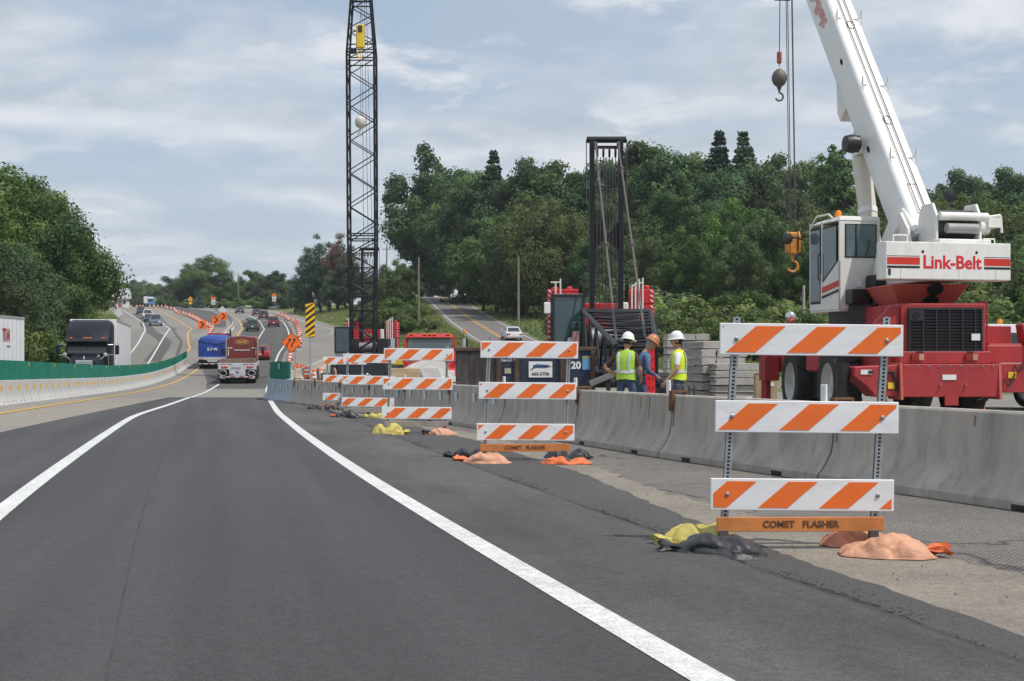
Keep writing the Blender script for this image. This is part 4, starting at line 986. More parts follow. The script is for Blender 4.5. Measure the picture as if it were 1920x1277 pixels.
for px, py, D, lb in [(400, 564, 325, 'speed limit sign with orange top left of the road beyond the median'), (514, 558, 330, 'speed limit sign with orange top on the right grass verge')]:
    x = gx(px, D); z = ghf(x, D); zc = gz(py, D) - z; t = thing('speed_limit_sign', lb, 'sign', (x, D, z), R(8)); post(t, zc)
    q = MB(); q.box((0, 0, zc - .3), (.9, .012, 1.2)); pn = q.build('panel', wht_s, t); q = MB(); q.box((0, 0, zc + .62), (1.0, .012, .6)); q.build('orange_plate', org_s, t)
    text('digit', '4', .62, black_print, pn, (-.2, -.012, zc - .5), (PI / 2, 0, 0), bold=.02); text('digit', '5', .62, black_print, pn, (.2, -.012, zc - .5), (PI / 2, 0, 0), bold=.02); text('lettering', 'SPEED', .2, black_print, pn, (0, -.012, zc + .12), (PI / 2, 0, 0), bold=.008)
for px, py, D, wd, hh, lb in [(273, 562, 440, 1.2, 2.2, 'plain white upright sign left of the bus on the crest'), (195, 572, 400, .9, 1.1, 'small white sign on the verge at the far left of the crest')]:
    x = gx(px, D); z = ghf(x, D); zc = gz(py, D) - z; t = thing('road_sign', lb, 'sign', (x, D, z)); post(t, zc); q = MB(); q.box((0, 0, zc), (wd, .012, hh)); q.build('panel', wht_s, t)
k = 0
for px, D in [(505, 312), (531, 285), (559, 258), (640, 205), (478, 335)]:
    y = D; x = float(XW(y)) + 3.6; t = thing('delineator_post', 'slim delineator post on the right grass verge, %s along it' % ordw([3, 2, 1, 0, 4][k]), 'post', (x, y, ghf(x, y)), 0, 'delineator posts on the verge')
    q = MB(); q.box((0, 0, .6), (.05, .03, 1.2)); q.build('stake', galv, t); q = MB(); q.box((0, -.02, 1.1), (.1, .012, .25)); q.build('reflector', wht_s, t); k += 1

# ------------------------------------------------------------------ utility poles and wires
wood_p = M('pole_wood', (.23, .19, .155), .9, var=.2, scale=2, stretch=(4, 4, .3)); wood_l = M('pole_pale', (.40, .37, .33), .9, var=.15, scale=2, stretch=(4, 4, .3))
tops = []
for px, yt, D, m, arm, lb in [(723, 460, 250, wood_p, 1, 'leaning dark utility pole right of the tall lattice boom'), (785, 482, 190, wood_p, 0, 'brown utility pole left of the side road'), (799, 486, 300, wood_l, 0, 'pale utility pole at the crest of the side road'),
                          (972, 481, 165, wood_p, 0, 'utility pole right of the side road in front of the wood'), (447, 512, 400, wood_p, 1, 'distant utility pole right of the big round tree'), (1507, 535, 118, wood_l, 0, 'short pale pole left of the white crane cab')]:
    x = gx(px, D); z = ghf(x, D); h = gz(yt, D) - z; t = thing('utility_pole', lb, 'utility pole', (x, D, z - .2), 0)
    q = MB(); q.tube((0, 0, 0), (.25 * arm if px == 723 else 0, 0, h + .2), .17, .11, 10); q.build('pole', m, t, smooth=40)
    if arm:
        q = MB(); q.box((.2 if px == 723 else 0, 0, h - .5), (1.6, .1, .12)); q.build('crossarm', wood_p, t)
        for u in (-.7, .0, .7):
            q = MB(); q.lathe([(.03, 0), (.06, .03), (.04, .12)], (u + (.2 if px == 723 else 0), 0, h - .44), 8); q.build('insulator', ref_w, t)
    tops.append(Vector((x, D, z + h - .4)))
def wire(a, b, sag, lb):
    q = MB(); pts = []
    for i in range(13): u = i / 12; pts.append(a.lerp(b, u) - Vector((0, 0, sag * 4 * u * (1 - u))))
    q.path(pts, .012, 4); o = q.build('overhead_wire', black_m); tag(o, lb, 'wire')
wire(tops[1], tops[2], 1.0, 'thin overhead wire between the two poles beside the side road')
wire(tops[3], Vector((gx(1507, 118), 118, gz(540, 118))), 1.5, 'thin overhead wire sagging across the foot of the wood')

# ------------------------------------------------------------------ far houses
roof_m = M('roof_shingle', (.36, .36, .37), .85, var=.12, scale=1); wall_m = M('house_white', (.66, .66, .65), .8, var=.06); win_m = M('house_glass', (.04, .05, .06), .15)
def house(px, D, lb, wd, dp, h, rh, rot):
    x = gx(px, D); z = ghf(x, D); t = thing('house', lb, 'house', (x, D, z), rot)
    q = MB(); q.bx(-wd / 2, wd / 2, -dp / 2, dp / 2, -1, h); q.prism([(-dp / 2, h), (dp / 2, h), (0, h + rh)], 'x', -wd / 2 + .02, wd / 2 - .02); q.build('wall', wall_m, t)
    q = MB(); e = .5
    for s in (-1, 1):
        q.hexa([(-wd / 2 - e, s * (dp / 2 + e), h - .3), (wd / 2 + e, s * (dp / 2 + e), h - .3), (wd / 2 + e, 0, h + rh), (-wd / 2 - e, 0, h + rh), (-wd / 2 - e, s * (dp / 2 + e), h - .1), (wd / 2 + e, s * (dp / 2 + e), h - .1), (wd / 2 + e, 0, h + rh + .2), (-wd / 2 - e, 0, h + rh + .2)])
    rf_ = q.build('roof', roof_m, t); q = MB(); q.box((wd * .25, .4, h + rh), (.7, .7, 1.4)); q.build('chimney', M('chimney_brick', (.25, .1, .07), .9), rf_)
    for u in (-.3, .05, .32):
        q = MB(); q.box((u * wd, -dp / 2 - .02, h * .55), (1.2, .06, 1.3)); wn = q.build('window', wall_m, t); q = MB(); q.box((u * wd, -dp / 2 - .06, h * .55), (1.0, .04, 1.1)); q.build('pane', win_m, wn)
    for s in (-1, 1):
        q = MB(); q.box((s * (wd / 2 + .02), 0, h * .55), (.06, 1.2, 1.3)); wn = q.build('window', wall_m, t); q = MB(); q.box((s * (wd / 2 + .06), 0, h * .55), (.04, 1.0, 1.1)); q.build('pane', win_m, wn)
    q = MB(); q.box((wd * .18, -dp / 2 - .03, 1.0), (1.0, .06, 2.0)); q.build('door', M('house_door', (.2, .1, .07), .6), t)
house(213, 430, 'pale grey-roofed house behind the crest at far left', 9, 8, 2.8, 3.0, R(20))
house(520, 385, 'small white gabled house above the grass verge', 4.5, 5, 2.4, 1.3, R(70))

# ------------------------------------------------------------------ vehicles
def paint(n, c, metal=.0): return M('car_' + n, c, .3, metal, var=.04, coat=.6, dirt=.08)
car_gl = M('car_glass', (.025, .032, .036), .06, var=.1, spec=.8)
tyre_m = M('tyre', (.03, .03, .03), .85, var=.2, dirt=.3, dirtcol=(.12, .11, .10)); rim_m = M('rim', (.45, .46, .47), .35, .7, dirt=.2)
red_l = M('tail_light', (.45, .01, .01), .25); amber = M('amber_light', (.85, .25, .02), .3); head_l = M('head_light', (.75, .77, .8), .12)
chrome = M('chrome', (.7, .71, .72), .12, 1.0, var=.03); plate_m = M('number_plate', (.75, .75, .7), .5); dkgrey = M('dark_trim', (.03, .03, .032), .6)
b = MB(); b.lathe([(.19, -.09), (.30, -.105), (.325, -.08), (.33, 0), (.325, .08), (.30, .105), (.19, .09)], n=20, ax='x', cap=False); tyre_me = b.mesh('tyre', tyre_m, smooth=40)
b = MB(); b.lathe([(.03, -.095), (.06, -.095), (.17, -.085), (.195, -.10), (.2, 0), (.195, .10), (.17, .085), (.06, .095), (.03, .095)], n=20, ax='x'); rim_me = b.mesh('rim', rim_m, smooth=40)
def wheel(t, x, y, r, wd=1.0, name='wheel'):
    o = link(name, tyre_me, t, (x, y, r)); k = r / .33; o.scale = (k * wd, k, k)
    link('rim', rim_me, o)
    return o
def facep(mb, P, u0, u1, v0, v1, th=.012):
    """thin raised panel on the quad P (p00,p10,p11,p01)"""
    P = [Vector(p) for p in P]; nrm = (P[1] - P[0]).cross(P[3] - P[0]).normalized()
    f = lambda u, v: (P[0] * (1 - u) + P[1] * u) * (1 - v) + (P[3] * (1 - u) + P[2] * u) * v
    q = [f(u0, v0), f(u1, v0), f(u1, v1), f(u0, v1)]
    mb.hexa([p - nrm * .01 for p in q] + [p + nrm * th for p in q])
def heading(fx, y, back=False):
    d = float(fx(y + 3) - fx(y - 3)) / 6; s = float(zp(y + 3) - zp(y - 3)) / 6
    return math.atan2(-d, 1) + (PI if back else 0), (-math.atan(s) if back else math.atan(s))
def car(name, label, cat, px, D, colr, kind, fx, back=False, group=None, zf=None, rz=None, pitch=None, x=None):
    W, Lg, H = {'sedan': (1.80, 4.7, 1.44), 'suv': (1.88, 4.6, 1.75), 'pickup': (1.98, 5.6, 1.88), 'van': (1.98, 5.0, 1.85)}[kind]
    x = gx(px, D) if x is None else x; z = (ghf(x, D) if zf is None else zf) + .015
    if rz is None: rz, pitch = heading(fx, D, back)
    t = thing(name, label, cat, (x, D, z), rz, group); t.rotation_euler = (pitch, 0, rz)
    w, h = W / 2, Lg / 2
    belt = {'sedan': .93, 'suv': 1.05, 'pickup': 1.12, 'van': 1.05}[kind]
    hood = belt - .10
    tail = belt if kind in ('sedan', 'pickup') else belt
    st = [(-h, .42, tail - .16, .88), (-h + .08, .30, tail - .04, .96), (-h + .5, .24, tail, 1.0), (-.6, .22, belt, 1.0), (.7, .22, belt, 1.0), (h - 1.0, .22, hood + .02, 1.0), (h - .25, .25, hood - .08, .96), (h - .05, .34, hood - .2, .9), (h, .42, hood - .3, .84)]
    rings = []
    for y, z0, z1, k in st:
        a = w * k; zm = z0 + (z1 - z0) * .55
        rings.append([(-a * .9, y, z0), (-a, y, z0 + .1), (-a, y, zm), (-a * .985, y, z1 - .07), (-a * .92, y, z1), (a * .92, y, z1), (a * .985, y, z1 - .07), (a, y, zm), (a, y, z0 + .1), (a * .9, y, z0)])
    q = MB(); q.loft(rings); body = q.build('body', colr, t, smooth=38)
    yb0, yb1, yt0, yt1 = {'sedan': (-1.75, 1.05, -1.0, .15), 'suv': (-2.2, 1.15, -1.95, .25), 'pickup': (-.95, 1.2, -.75, .35), 'van': (-2.4, 1.5, -2.25, .5)}[kind]
    bw, tw = w * .9, w * .72
    c = [(-bw, yb0, belt - .02), (bw, yb0, belt - .02), (bw, yb1, belt - .02), (-bw, yb1, belt - .02), (-tw, yt0, H - .03), (tw, yt0, H - .03), (tw, yt1, H - .03), (-tw, yt1, H - .03)]
    q = MB(); q.hexa(c); q.box((0, (yt0 + yt1) / 2, H - .02), (tw * 1.9, abs(yt1 - yt0) * .96, .05)); q.build('cabin', colr, t, bev=.03, segs=2, smooth=50)
    def pane(nm, idx, u0, u1, v0, v1):
        q = MB(); facep(q, [c[i] for i in idx], u0, u1, v0, v1, .014); q.build(nm, car_gl, t)
    pane('rear_window', (0, 1, 5, 4), .07, .93, .12, .9); pane('windshield', (2, 3, 7, 6), .05, .95, .08, .94)
    for idx in ((1, 2, 6, 5), (3, 0, 4, 7)):
        for u0, u1 in ((.06, .50), (.53, .92)): pane('side_window', idx, u0, u1, .1, .88)
    r = .33 if kind == 'sedan' else .37
    for s in (-1, 1):
        for y in (-h + .95, h - .95): wheel(t, s * (w - .10), y, r)
        q = MB(); q.box((s * (w * .74), -h + .03, tail - .22), (.34 if kind == 'sedan' else .16, .1, .15 if kind == 'sedan' else .38)); q.build('tail_light', red_l, t, bev=.02)
        q = MB(); q.box((s * (w * .64), h - .10, hood - .30), (.38, .14, .16)); q.build('headlight', head_l, t, bev=.03)
        q = MB(); q.box((s * (w + .07), yb1 - .35, belt + .06), (.18, .1, .14)); q.build('mirror', colr, t, bev=.03)
    q = MB(); q.box((0, -h + .0, .5), (W * .86, .12, .2)); q.build('rear_bumper', dkgrey if kind != 'sedan' else colr, t, bev=.03)
    q = MB(); q.box((0, h - .01, .46), (W * .84, .12, .2)); q.build('front_bumper', chrome if kind == 'pickup' else dkgrey, t, bev=.03)
    q = MB(); q.box((0, h - .03, hood - .32), (W * .42, .08, .2)); q.build('grille', dkgrey, t, bev=.02)
    q = MB(); q.box((0, -h - .02, tail - .3 if kind == 'sedan' else .72), (.32, .05, .16)); q.build('license_plate', plate_m, t)
    if kind == 'pickup':
        q = MB(); q.bx(-w + .1, w - .1, -h + .12, -1.0, belt - .05, belt + .008); q.build('bed_floor', dkgrey, t)
    return t
GT = 'cars going away up the bend'
car('car', 'bright red sedan emerging right of the maroon truck', 'car', 490, 144, paint('red', (.42, .012, .02)), 'sedan', XR, False, GT)
car('car', 'dark teal hatchback on the bend, left lane', 'car', 474, 207, paint('teal', (.03, .075, .075)), 'suv', XL, False, GT)
car('car', 'pale grey-green sedan just ahead of the teal hatchback', 'car', 468, 232, paint('sage', (.20, .25, .24)), 'sedan', XL, False, GT)
car('suv', 'dark red suv on the bend beside the teal hatchback', 'suv', 513, 229, paint('wine', (.20, .012, .02)), 'suv', XR, False, GT)
car('suv', 'maroon-brown suv farther up the bend', 'suv', 494, 272, paint('brown', (.10, .03, .035)), 'suv', XR, False, GT)
car('car', 'dark blue sedan beside the maroon-brown suv', 'car', 481, 302, paint('navy', (.02, .035, .09)), 'sedan', XL, False, GT)
car('car', 'dark grey sedan, farthest car going up the bend', 'car', 449, 322, paint('grey', (.05, .06, .06)), 'sedan', XL, False, GT)
GO = 'cars coming down the oncoming lanes'
car('pickup_truck', 'silver-blue pickup truck coming down the oncoming lanes', 'pickup truck', 292, 236, paint('steelblue', (.13, .17, .22), .3), 'pickup', LL, True, GO)
car('car', 'dark sedan just behind the silver-blue pickup', 'car', 279, 256, paint('dark', (.03, .035, .045)), 'sedan', LL, True, GO)
car('van', 'white van half hidden behind the dark sedan', 'van', 277, 275, paint('white', (.72, .72, .72)), 'van', LL, True, GO)
car('suv', 'dark suv coming over the hill in the oncoming lanes', 'suv', 264, 314, paint('coal', (.04, .045, .06)), 'suv', LE, True, GO)
car('suv', 'tiny grey suv on the crest beside the far drums', 'suv', 211, 402, paint('grey2', (.10, .11, .12)), 'suv', LE, True, GO)
sx_ = gx(959, 152); car('car', 'white sedan climbing the two-lane side road', 'car', 959, 152, paint('pearl', (.70, .70, .72)), 'sedan', XS, False, None, float(ZS(152)), math.atan2(4.6, 30), math.atan(.09))

tr_w = M('trailer_white', (.76, .77, .79), .4, var=.04, dirt=.15); tr_seam = M('trailer_seam', (.52, .53, .55), .5); tr_al = M('trailer_rail', (.50, .51, .53), .4, .5)
def box_trailer(t, y0, y1, zb=1.15, zt=4.1, w=1.3):
    q = MB(); q.bx(-w, w, y0, y1, zb, zt); q.build('box', tr_w, t, bev=.02)
    n = max(3, int((y1 - y0) / .61)); q = MB(); q.box((0, 0, 0), (.012, .05, zt - zb - .25)); me = q.mesh('side_rib', tr_seam)
    for s in (-1, 1):
        for i in range(1, n): link('side_rib', me, t, (s * (w + .004), y0 + (y1 - y0) * i / n, (zb + zt) / 2))
        q = MB(); q.box((s * (w + .006), (y0 + y1) / 2, zt - .06), (.03, y1 - y0, .12)); q.build('top_rail', tr_al, t)
        q = MB(); q.box((s * (w + .006), (y0 + y1) / 2, zb + .08), (.03, y1 - y0, .16)); q.build('bottom_rail', tr_al, t)
    for y in (y0 + 1.2, y0 + 2.45):
        for s in (-1, 1): wheel(t, s * (w - .3), y, .5, 2.6)
    q = MB(); q.bx(-.5, .5, y0 + .5, y0 + 3.2, .75, zb); q.build('bogie', dkgrey, t)
    q = MB(); q.bx(-w, w, y0 - .03, y0 + .03, zb - .1, zb + .12); q.build('rear_sill', tr_al, t)
    q = MB(); q.bx(-.55, .55, y0 + .02, y0 + .1, .55, .65); q.bx(-.5, -.42, y0 + .02, y0 + .1, .6, zb); q.bx(.42, .5, y0 + .02, y0 + .1, .6, zb); q.build('underride_guard', tr_al, t)
    for s in (-1, 1):
        q = MB(); q.bx(s * .6 - .57, s * .6 + .57, y0 - .05, y0 + .0, zb + .12, zt - .12); q.build('rear_door', tr_w, t)
# white trailer leaving the picture on the left: its rear end shows
a_rz, _ = heading(XLE, 66, True)
t = thing('semi_trailer', 'white ribbed trailer with red lettering cut off by the left edge', 'trailer', (-25.4, 68.5, ghf(-25.4, 68.5)), a_rz - R(6))
box_trailer(t, 0, 15.5, 1.1, 3.8)
lred = M('red_print', (.40, .03, .05), .5)
text('lettering', 'TITAN', .85, lred, t, (-1.318, 2.75, 2.85), (PI / 2, 0, -PI / 2), bold=.022, sx=.42)
q = MB(); q.box((-1.315, 2.4, 2.35), (.012, .5, .06)); q.build('small_print', M('blue_print', (.1, .15, .35), .5), t)
# dark semi truck facing us
D = 77; x = gx(165, D); hz_, pt_ = heading(XLE, 80, True)
t = thing('semi_truck', 'dark navy high-roofed semi truck with white trailer facing the camera', 'truck', (x, D, ghf(x, D)), hz_ + R(3.3))
nv = M('truck_navy', (.007, .008, .014), .4, var=.1, dirt=.05, spec=.35); w = 1.22
q = MB(); rings = []
for y, z1, k in ((-3.4, 4.0, .97), (-2.0, 4.02, 1), (-1.1, 3.86, 1.0), (-.35, 3.40, .98), (.10, 2.92, .95)):
    a = w * k; rings.append([(-a, y, 1.0), (-a, y, z1 - .32), (-a * .93, y, z1 - .1), (-a * .78, y, z1), (a * .78, y, z1), (a * .93, y, z1 - .1), (a, y, z1 - .32), (a, y, 1.0)])
q.loft(rings); q.build('sleeper_cab', nv, t, smooth=35)
q = MB(); q.loft([[(-1.1, y, 1.0), (-1.1, y, z1), (1.1, y, z1), (1.1, y, 1.0)] for y, z1 in ((.05, 2.85), (.55, 2.82))]); q.build('cab', nv, t, bev=.04)
q = MB(); q.hexa([(-1.02, .55, 2.12), (1.02, .55, 2.12), (1.02, .85, 2.1), (-1.02, .85, 2.1), (-.98, .48, 2.80), (.98, .48, 2.80), (.98, .56, 2.80), (-.98, .56, 2.80)]); q.build('windshield', car_gl, t)
q = MB(); q.box((0, .74, 2.45), (.04, .05, .7), Matrix.Rotation(R(-22), 3, 'X')); q.build('windshield_post', nv, t)
q = MB(); q.hexa([(-1.1, .5, 2.80), (1.1, .5, 2.80), (1.12, .98, 2.72), (-1.12, .98, 2.72), (-1.1, .5, 2.92), (1.1, .5, 2.92), (1.12, .98, 2.80), (-1.12, .98, 2.80)]); vz = q.build('sun_visor', nv, t, bev=.02)
for u in (-.85, -.16, 0, .16, .85):
    q = MB(); q.box((u, .6, 2.95), (.13, .1, .06)); q.build('marker_light', amber, vz, bev=.01)
q = MB(); q.box((0, -.62, 3.52), (.24, .03, .08), Matrix.Rotation(R(32), 3, 'X')); q.build('roof_badge', M('badge_blue', (.02, .12, .5), .4), t)
q = MB(); rings = []
for y, z1, k in ((.55, 2.12, .95), (1.3, 2.02, .86), (2.2, 1.86, .74), (2.55, 1.70, .70)):
    rings.append([(-k, y, .9), (-k, y, z1 - .25), (-k * .75, y, z1), (k * .75, y, z1), (k, y, z1 - .25), (k, y, .9)])
q.loft(rings); q.build('hood', nv, t, smooth=40)
q = MB(); q.box((0, 2.58, 1.25), (.9, .08, .95)); gr_ = q.build('grille', chrome, t, bev=.03)
for i in range(9):
    q = MB(); q.box((0, 2.63, .86 + i * .095), (.78, .02, .03)); q.build('bar', dkgrey, gr_)
q = MB(); q.lathe([(.02, 0), (.06, .02), (.05, .12), (.02, .2)], (0, 2.5, 1.76), 8); q.build('hood_ornament', chrome, t)
for s in (-1, 1):
    q = MB(); q.loft([[(s * .72, y, .6), (s * .72, y, z1), (s * 1.2, y, z1 - .1), (s * 1.2, y, .6)] for y, z1 in ((1.0, .95), (1.4, 1.32), (2.1, 1.34), (2.5, 1.0))]); q.build('fender', nv, t, smooth=40)
    q = MB(); q.box((s * .95, 2.48, 1.08), (.34, .12, .2)); q.build('headlight', head_l, t, bev=.03)
    q = MB(); q.box((s * 1.58, .35, 2.3), (.22, .14, .52)); mr = q.build('mirror', nv, t, bev=.05, segs=2)
    
    for zz_ in (2.6, 2.02): q = MB(); q.path([(s * 1.1, .5, zz_), (s * 1.5, .38, zz_)], .022); q.build('arm', chrome, mr)
    q = MB(); q.lathe([(.01, .12), (.1, .1), (.13, .03), (.1, 0)], (s * 1.05, 1.7, 2.02), 12, 'y'); hm = q.build('hood_mirror', chrome, t, smooth=40)
    q = MB(); q.path([(s * 1.05, 1.7, 2.0), (s * .78, 2.0, 1.76)], .018); q.build('stalk', chrome, hm)
    q = MB(); q.tube((s * 1.05, .15, 1.0), (s * 1.05, .15, 2.1), .09, .09, 10); q.build('air_cleaner', chrome, t, smooth=40)
    q = MB(); facep(q, [(s * 1.1, .05, 2.0), (s * 1.1, .52, 2.0), (s * 1.1, .5, 2.75), (s * 1.1, .05, 2.75)][::s], .1, .9, .05, .95, .012); q.build('side_window', car_gl, t)
    for y in (1.75, -2.2, -3.4): wheel(t, s * 1.0, y, .5, 1.5)
q = MB(); q.box((0, 2.62, .62), (2.4, .2, .34)); q.build('bumper', chrome, t, bev=.04)
q = MB(); q.bx(-.45, .45, -4.4, .6, .7, 1.0); q.build('frame', dkgrey, t)
q = MB(); box_trailer(t, -18.8, -3.75)
for i, ch in enumerate('201'):
    text('number', ch, .34, black_print, t, (-1.318, -4.1, 3.0 - i * .3), (PI / 2, 0, -PI / 2), bold=.01)
    text('number', ch, .34, black_print, t, (1.318, -4.1, 3.0 - i * .3), (PI / 2, 0, PI / 2), bold=.01)

# maroon flatbed semi going away
mar = paint('maroon', (.17, .020, .014)); wood_d = M('deck_timber', (.16, .12, .09), .85, var=.3, scale=3, stretch=(1, .15, 1)); gold = M('gold_print', (.75, .45, .08), .4); silver = M('silver_paint', (.62, .63, .65), .4, .35, dirt=.2)
D = 97; x = gx(445, D); hz_, pt_ = heading(XL, 104)
t = thing('flatbed_truck', 'maroon semi truck with empty flatbed trailer, seen from behind', 'truck', (x, D, ghf(x, D) + .02), math.atan2(.165, 1)); t.rotation_euler = (R(.6), 0, math.atan2(.165, 1))
q = MB(); q.bx(-1.3, 1.3, 0, 12.2, 1.28, 1.42); q.build('deck', wood_d, t)
for s in (-1, 1):
    q = MB(); q.bx(s * 1.3 - .03, s * 1.3 + .03, 0, 12.2, 1.22, 1.46); q.build('side_rail', silver, t)
    q = MB(); q.bx(s * .45 - .06, s * .45 + .06, .2, 12.2, .85, 1.28); q.build('beam', dkgrey, t)
q = MB(); q.bx(-1.32, 1.32, -.07, .05, .98, 1.44); sill = q.build('rear_sill', silver, t, bev=.015)
for s in (-1, 1):
    for i in range(3):
        q = MB(); q.lathe([(.07, -.10), (.075, -.07), (.075, -.05)], (s * (.72 + .15 * i), 0, 1.14), 10, 'y'); q.build('tail_light', red_l, sill)
    for u in (.55, 1.0):
        q = MB(); q.box((s * u, -.075, 1.37), (.36, .014, .05)); q.build('reflective_strip', lred, sill)
    q = MB(); q.bx(s * .98 - .33, s * .98 + .33, .25, .28, .28, .98); mf = q.build('mud_flap', black_rub, t)
    q = MB(); q.box((s * .98, .242, .38), (.36, .012, .07)); q.build('flap_print', wht_s, mf)
    q = MB()
    ring = [(s * .98 + .26 * math.cos(a), -.09, .74 + .17 * math.sin(a)) for a in np.linspace(0, 2 * PI, 17)]; q.path(ring, .018, 6); q.build('hoop', silver, t)
    for y in (1.4, 2.7):
        for xx in (.75, 1.07): wheel(t, s * xx, y, .5, 1.1)
q = MB(); q.bx(-.55, .55, -.08, -.02, .55, 1.0); lp_ = q.build('lamp_plate', silver, t); 
q = MB(); q.lathe([(.1, -.1), (.11, -.085), (.11, -.08)], (0, 0, .8), 12, 'y'); q.build('round_plate', M('round_blue', (.12, .17, .25), .5), lp_)
q = MB(); q.box((-.38, -.09, .66), (.3, .02, .07)); q.build('reflective_strip', lred, lp_)
for u in (-.35, -.15, .02, .18):
    q = MB(); q.box((u, -.09, 1.1), (.09, .06, .06)); q.build('marker_light', dkgrey, sill)
q = MB(); q.bx(-1.22, 1.22, -.1, -.03, .43, .52); ug = q.build('underride_guard', silver, t)
for u in (-.9, -.3, .3, .9):
    q = MB(); q.box((u, -.108, .475), (.3, .012, .06)); q.build('reflective_strip', lred, ug)
q = MB(); q.hexa([(-1.3, .4, 1.42), (1.28, .4, 1.42), (1.28, 11, 1.42), (-1.3, 11, 1.42), (-1.25, .5, 1.66), (1.3, .5, 1.76), (1.28, 11, 1.7), (-1.28, 11, 1.62)]); q.build('folded_tarpaulin', M('tarp_brown', (.12, .085, .065), .8, var=.4, scale=2, bump=1, bscale=5), t)
q = MB(); rings = []
for y, k, zt_ in ((11.3, 1.0, 3.30), (11.35, 1.0, 3.34), (13.2, 1.0, 3.42), (14.2, .95, 2.9)):
    a = 1.22 * k; rings.append([(-a, y, .9), (-a, y, zt_ - .55), (-a * .96, y, zt_ - .25), (-a * .8, y, zt_ - .06), (0, y, zt_ + .05), (a * .8, y, zt_ - .06), (a * .96, y, zt_ - .25), (a, y, zt_ - .55), (a, y, .9)])
q.loft(rings); cabm = q.build('sleeper_cab', mar, t, smooth=35)
ring = [(.52 * math.cos(a), 11.28, 2.93 + .17 * math.sin(a)) for a in np.linspace(0, 2 * PI, 25)]; q = MB(); q.path(ring, .014, 5); q.build('badge_ring', gold, cabm)
text('badge_lettering', 'TRANSIT', .2, gold, cabm, (0, 11.285, 2.94), (PI / 2, 0, 0), bold=.006)
q = MB(); q.box((0, 11.28, 2.3), (1.2, .012, .05)); q.build('small_print', wht_s, cabm)
for s in (-1, 1):
    q = MB(); q.box((s * .92, 11.28, 2.46), (.36, .014, .06)); q.build('reflective_strip', wht_s, cabm); q = MB(); q.box((s * 1.05, 11.28, 2.1), (.06, .014, .45)); q.build('reflective_strip', wht_s, cabm)
    q = MB(); q.tube((s * 1.2, 11.1, 1.0), (s * 1.2, 11.1, 3.3), .07, .07, 8); q.build('exhaust_stack', chrome, t, smooth=40)
    q = MB(); q.box((s * 1.55, 14.0, 2.2), (.22, .14, .6)); q.build('mirror', dkgrey, t, bev=.03)
    for y in (10.2, 11.6, 15.6): wheel(t, s * 1.0, y, .5, 1.4)
q = MB(); q.lathe([(.07, 0), (.08, .05), (.06, .14)], (1.05, 11.5, 3.26), 8); q.build('beacon', amber, t)
q = MB(); q.bx(-1.0, 1.0, 14.2, 16.4, .8, 1.9); q.build('hood', mar, t, bev=.12, segs=2, smooth=40)
q = MB(); q.bx(-.45, .45, 9.5, 16.3, .7, .95); q.build('frame', dkgrey, t)

# blue tarped truck
D = 127; x = gx(398.5, D); tarp = M('blue_tarp', (.018, .06, .30), .5, var=.25, scale=1.5, bump=1.0, bscale=3.5, spec=.4)
t = thing('tarped_truck', 'truck with a bulging blue tarpaulin load and red cab, seen from behind', 'truck', (x, D, ghf(x, D) + .02), math.atan2(.155, 1)); t.rotation_euler = (R(2.2), 0, math.atan2(.155, 1))
q = MB(); rings = []
for y, k, zt_ in ((0, .97, 2.72), (.12, 1.0, 2.86), (2, 1.0, 2.97), (4, 1.0, 2.90), (8, 1.0, 2.95), (10, .98, 2.85)):
    a = 1.28 * k; rings.append([(-a, y, 1.05), (-a * 1.01, y, 1.8), (-a, y, zt_ - .35), (-a * .9, y, zt_ - .1), (-a * .5, y, zt_ + .03), (0, y, zt_), (a * .5, y, zt_ + .02), (a * .9, y, zt_ - .1), (a, y, zt_ - .35), (a * 1.01, y, 1.8), (a, y, 1.05)])
q.loft(rings); tp = q.build('tarpaulin', tarp, t, smooth=50)
text('lettering', 'E F W', .36, wht_s, tp, (0.0, -.03, 1.78), (PI / 2, 0, 0), bold=.012)
for u, v in (((-1.2, 2.55), (1.0, 2.15)), ((1.2, 2.5), (.2, 2.2)), ((-1.2, 1.2), (-.7, 1.75)), ((1.2, 1.3), (.8, 1.8))):
    q = MB(); q.path([(u[0], -.035, u[1]), (v[0], -.035, v[1])], .02, 5); q.build('rope', M('rope_dark', (.03, .04, .09), .8), tp)
q = MB(); q.bx(-1.3, 1.3, -.06, .02, .82, 1.08); sill = q.build('rear_sill', silver, t)
for s in (-1, 1):
    for i in range(3):
        q = MB(); q.lathe([(.06, -.09), (.065, -.05)], (s * (.85 + .15 * i), 0, .9), 10, 'y'); q.build('tail_light', red_l, sill)
    q = MB(); q.bx(s * .95 - .33, s * .95 + .33, .2, .23, .25, .8); q.build('mud_flap', black_rub, t)
    for y in (1.3, 2.6):
        for xx in (.75, 1.07): wheel(t, s * xx, y, .5, 1.1)
q = MB(); q.bx(-1.2, 1.2, -.08, -.02, .42, .5); ug = q.build('underride_guard', wht_s, t)
for u in (-.9, -.3, .3, .9):
    q = MB(); q.box((u, -.09, .46), (.3, .012, .06)); q.build('reflective_strip', lred, ug)
q = MB(); q.prism([(-.55, .82), (.55, .82), (.4, .62), (-.4, .62)], 'y', -.05, .0); q.build('apron', silver, t)
q = MB(); q.bx(-1.2, 1.2, .1, 10, .8, 1.05); q.build('bed', dkgrey, t)
rc = paint('cab_red', (.45, .012, .015))
q = MB(); q.loft([[(-1.15 * k, y, .8), (-1.15 * k, y, zt_ - .2), (-.95 * k, y, zt_), (.95 * k, y, zt_), (1.15 * k, y, zt_ - .2), (1.15 * k, y, .8)] for y, k, zt_ in ((10.8, 1, 3.02), (12.8, 1, 3.05), (13.4, .96, 2.7))]); q.build('cab', rc, t, smooth=35)
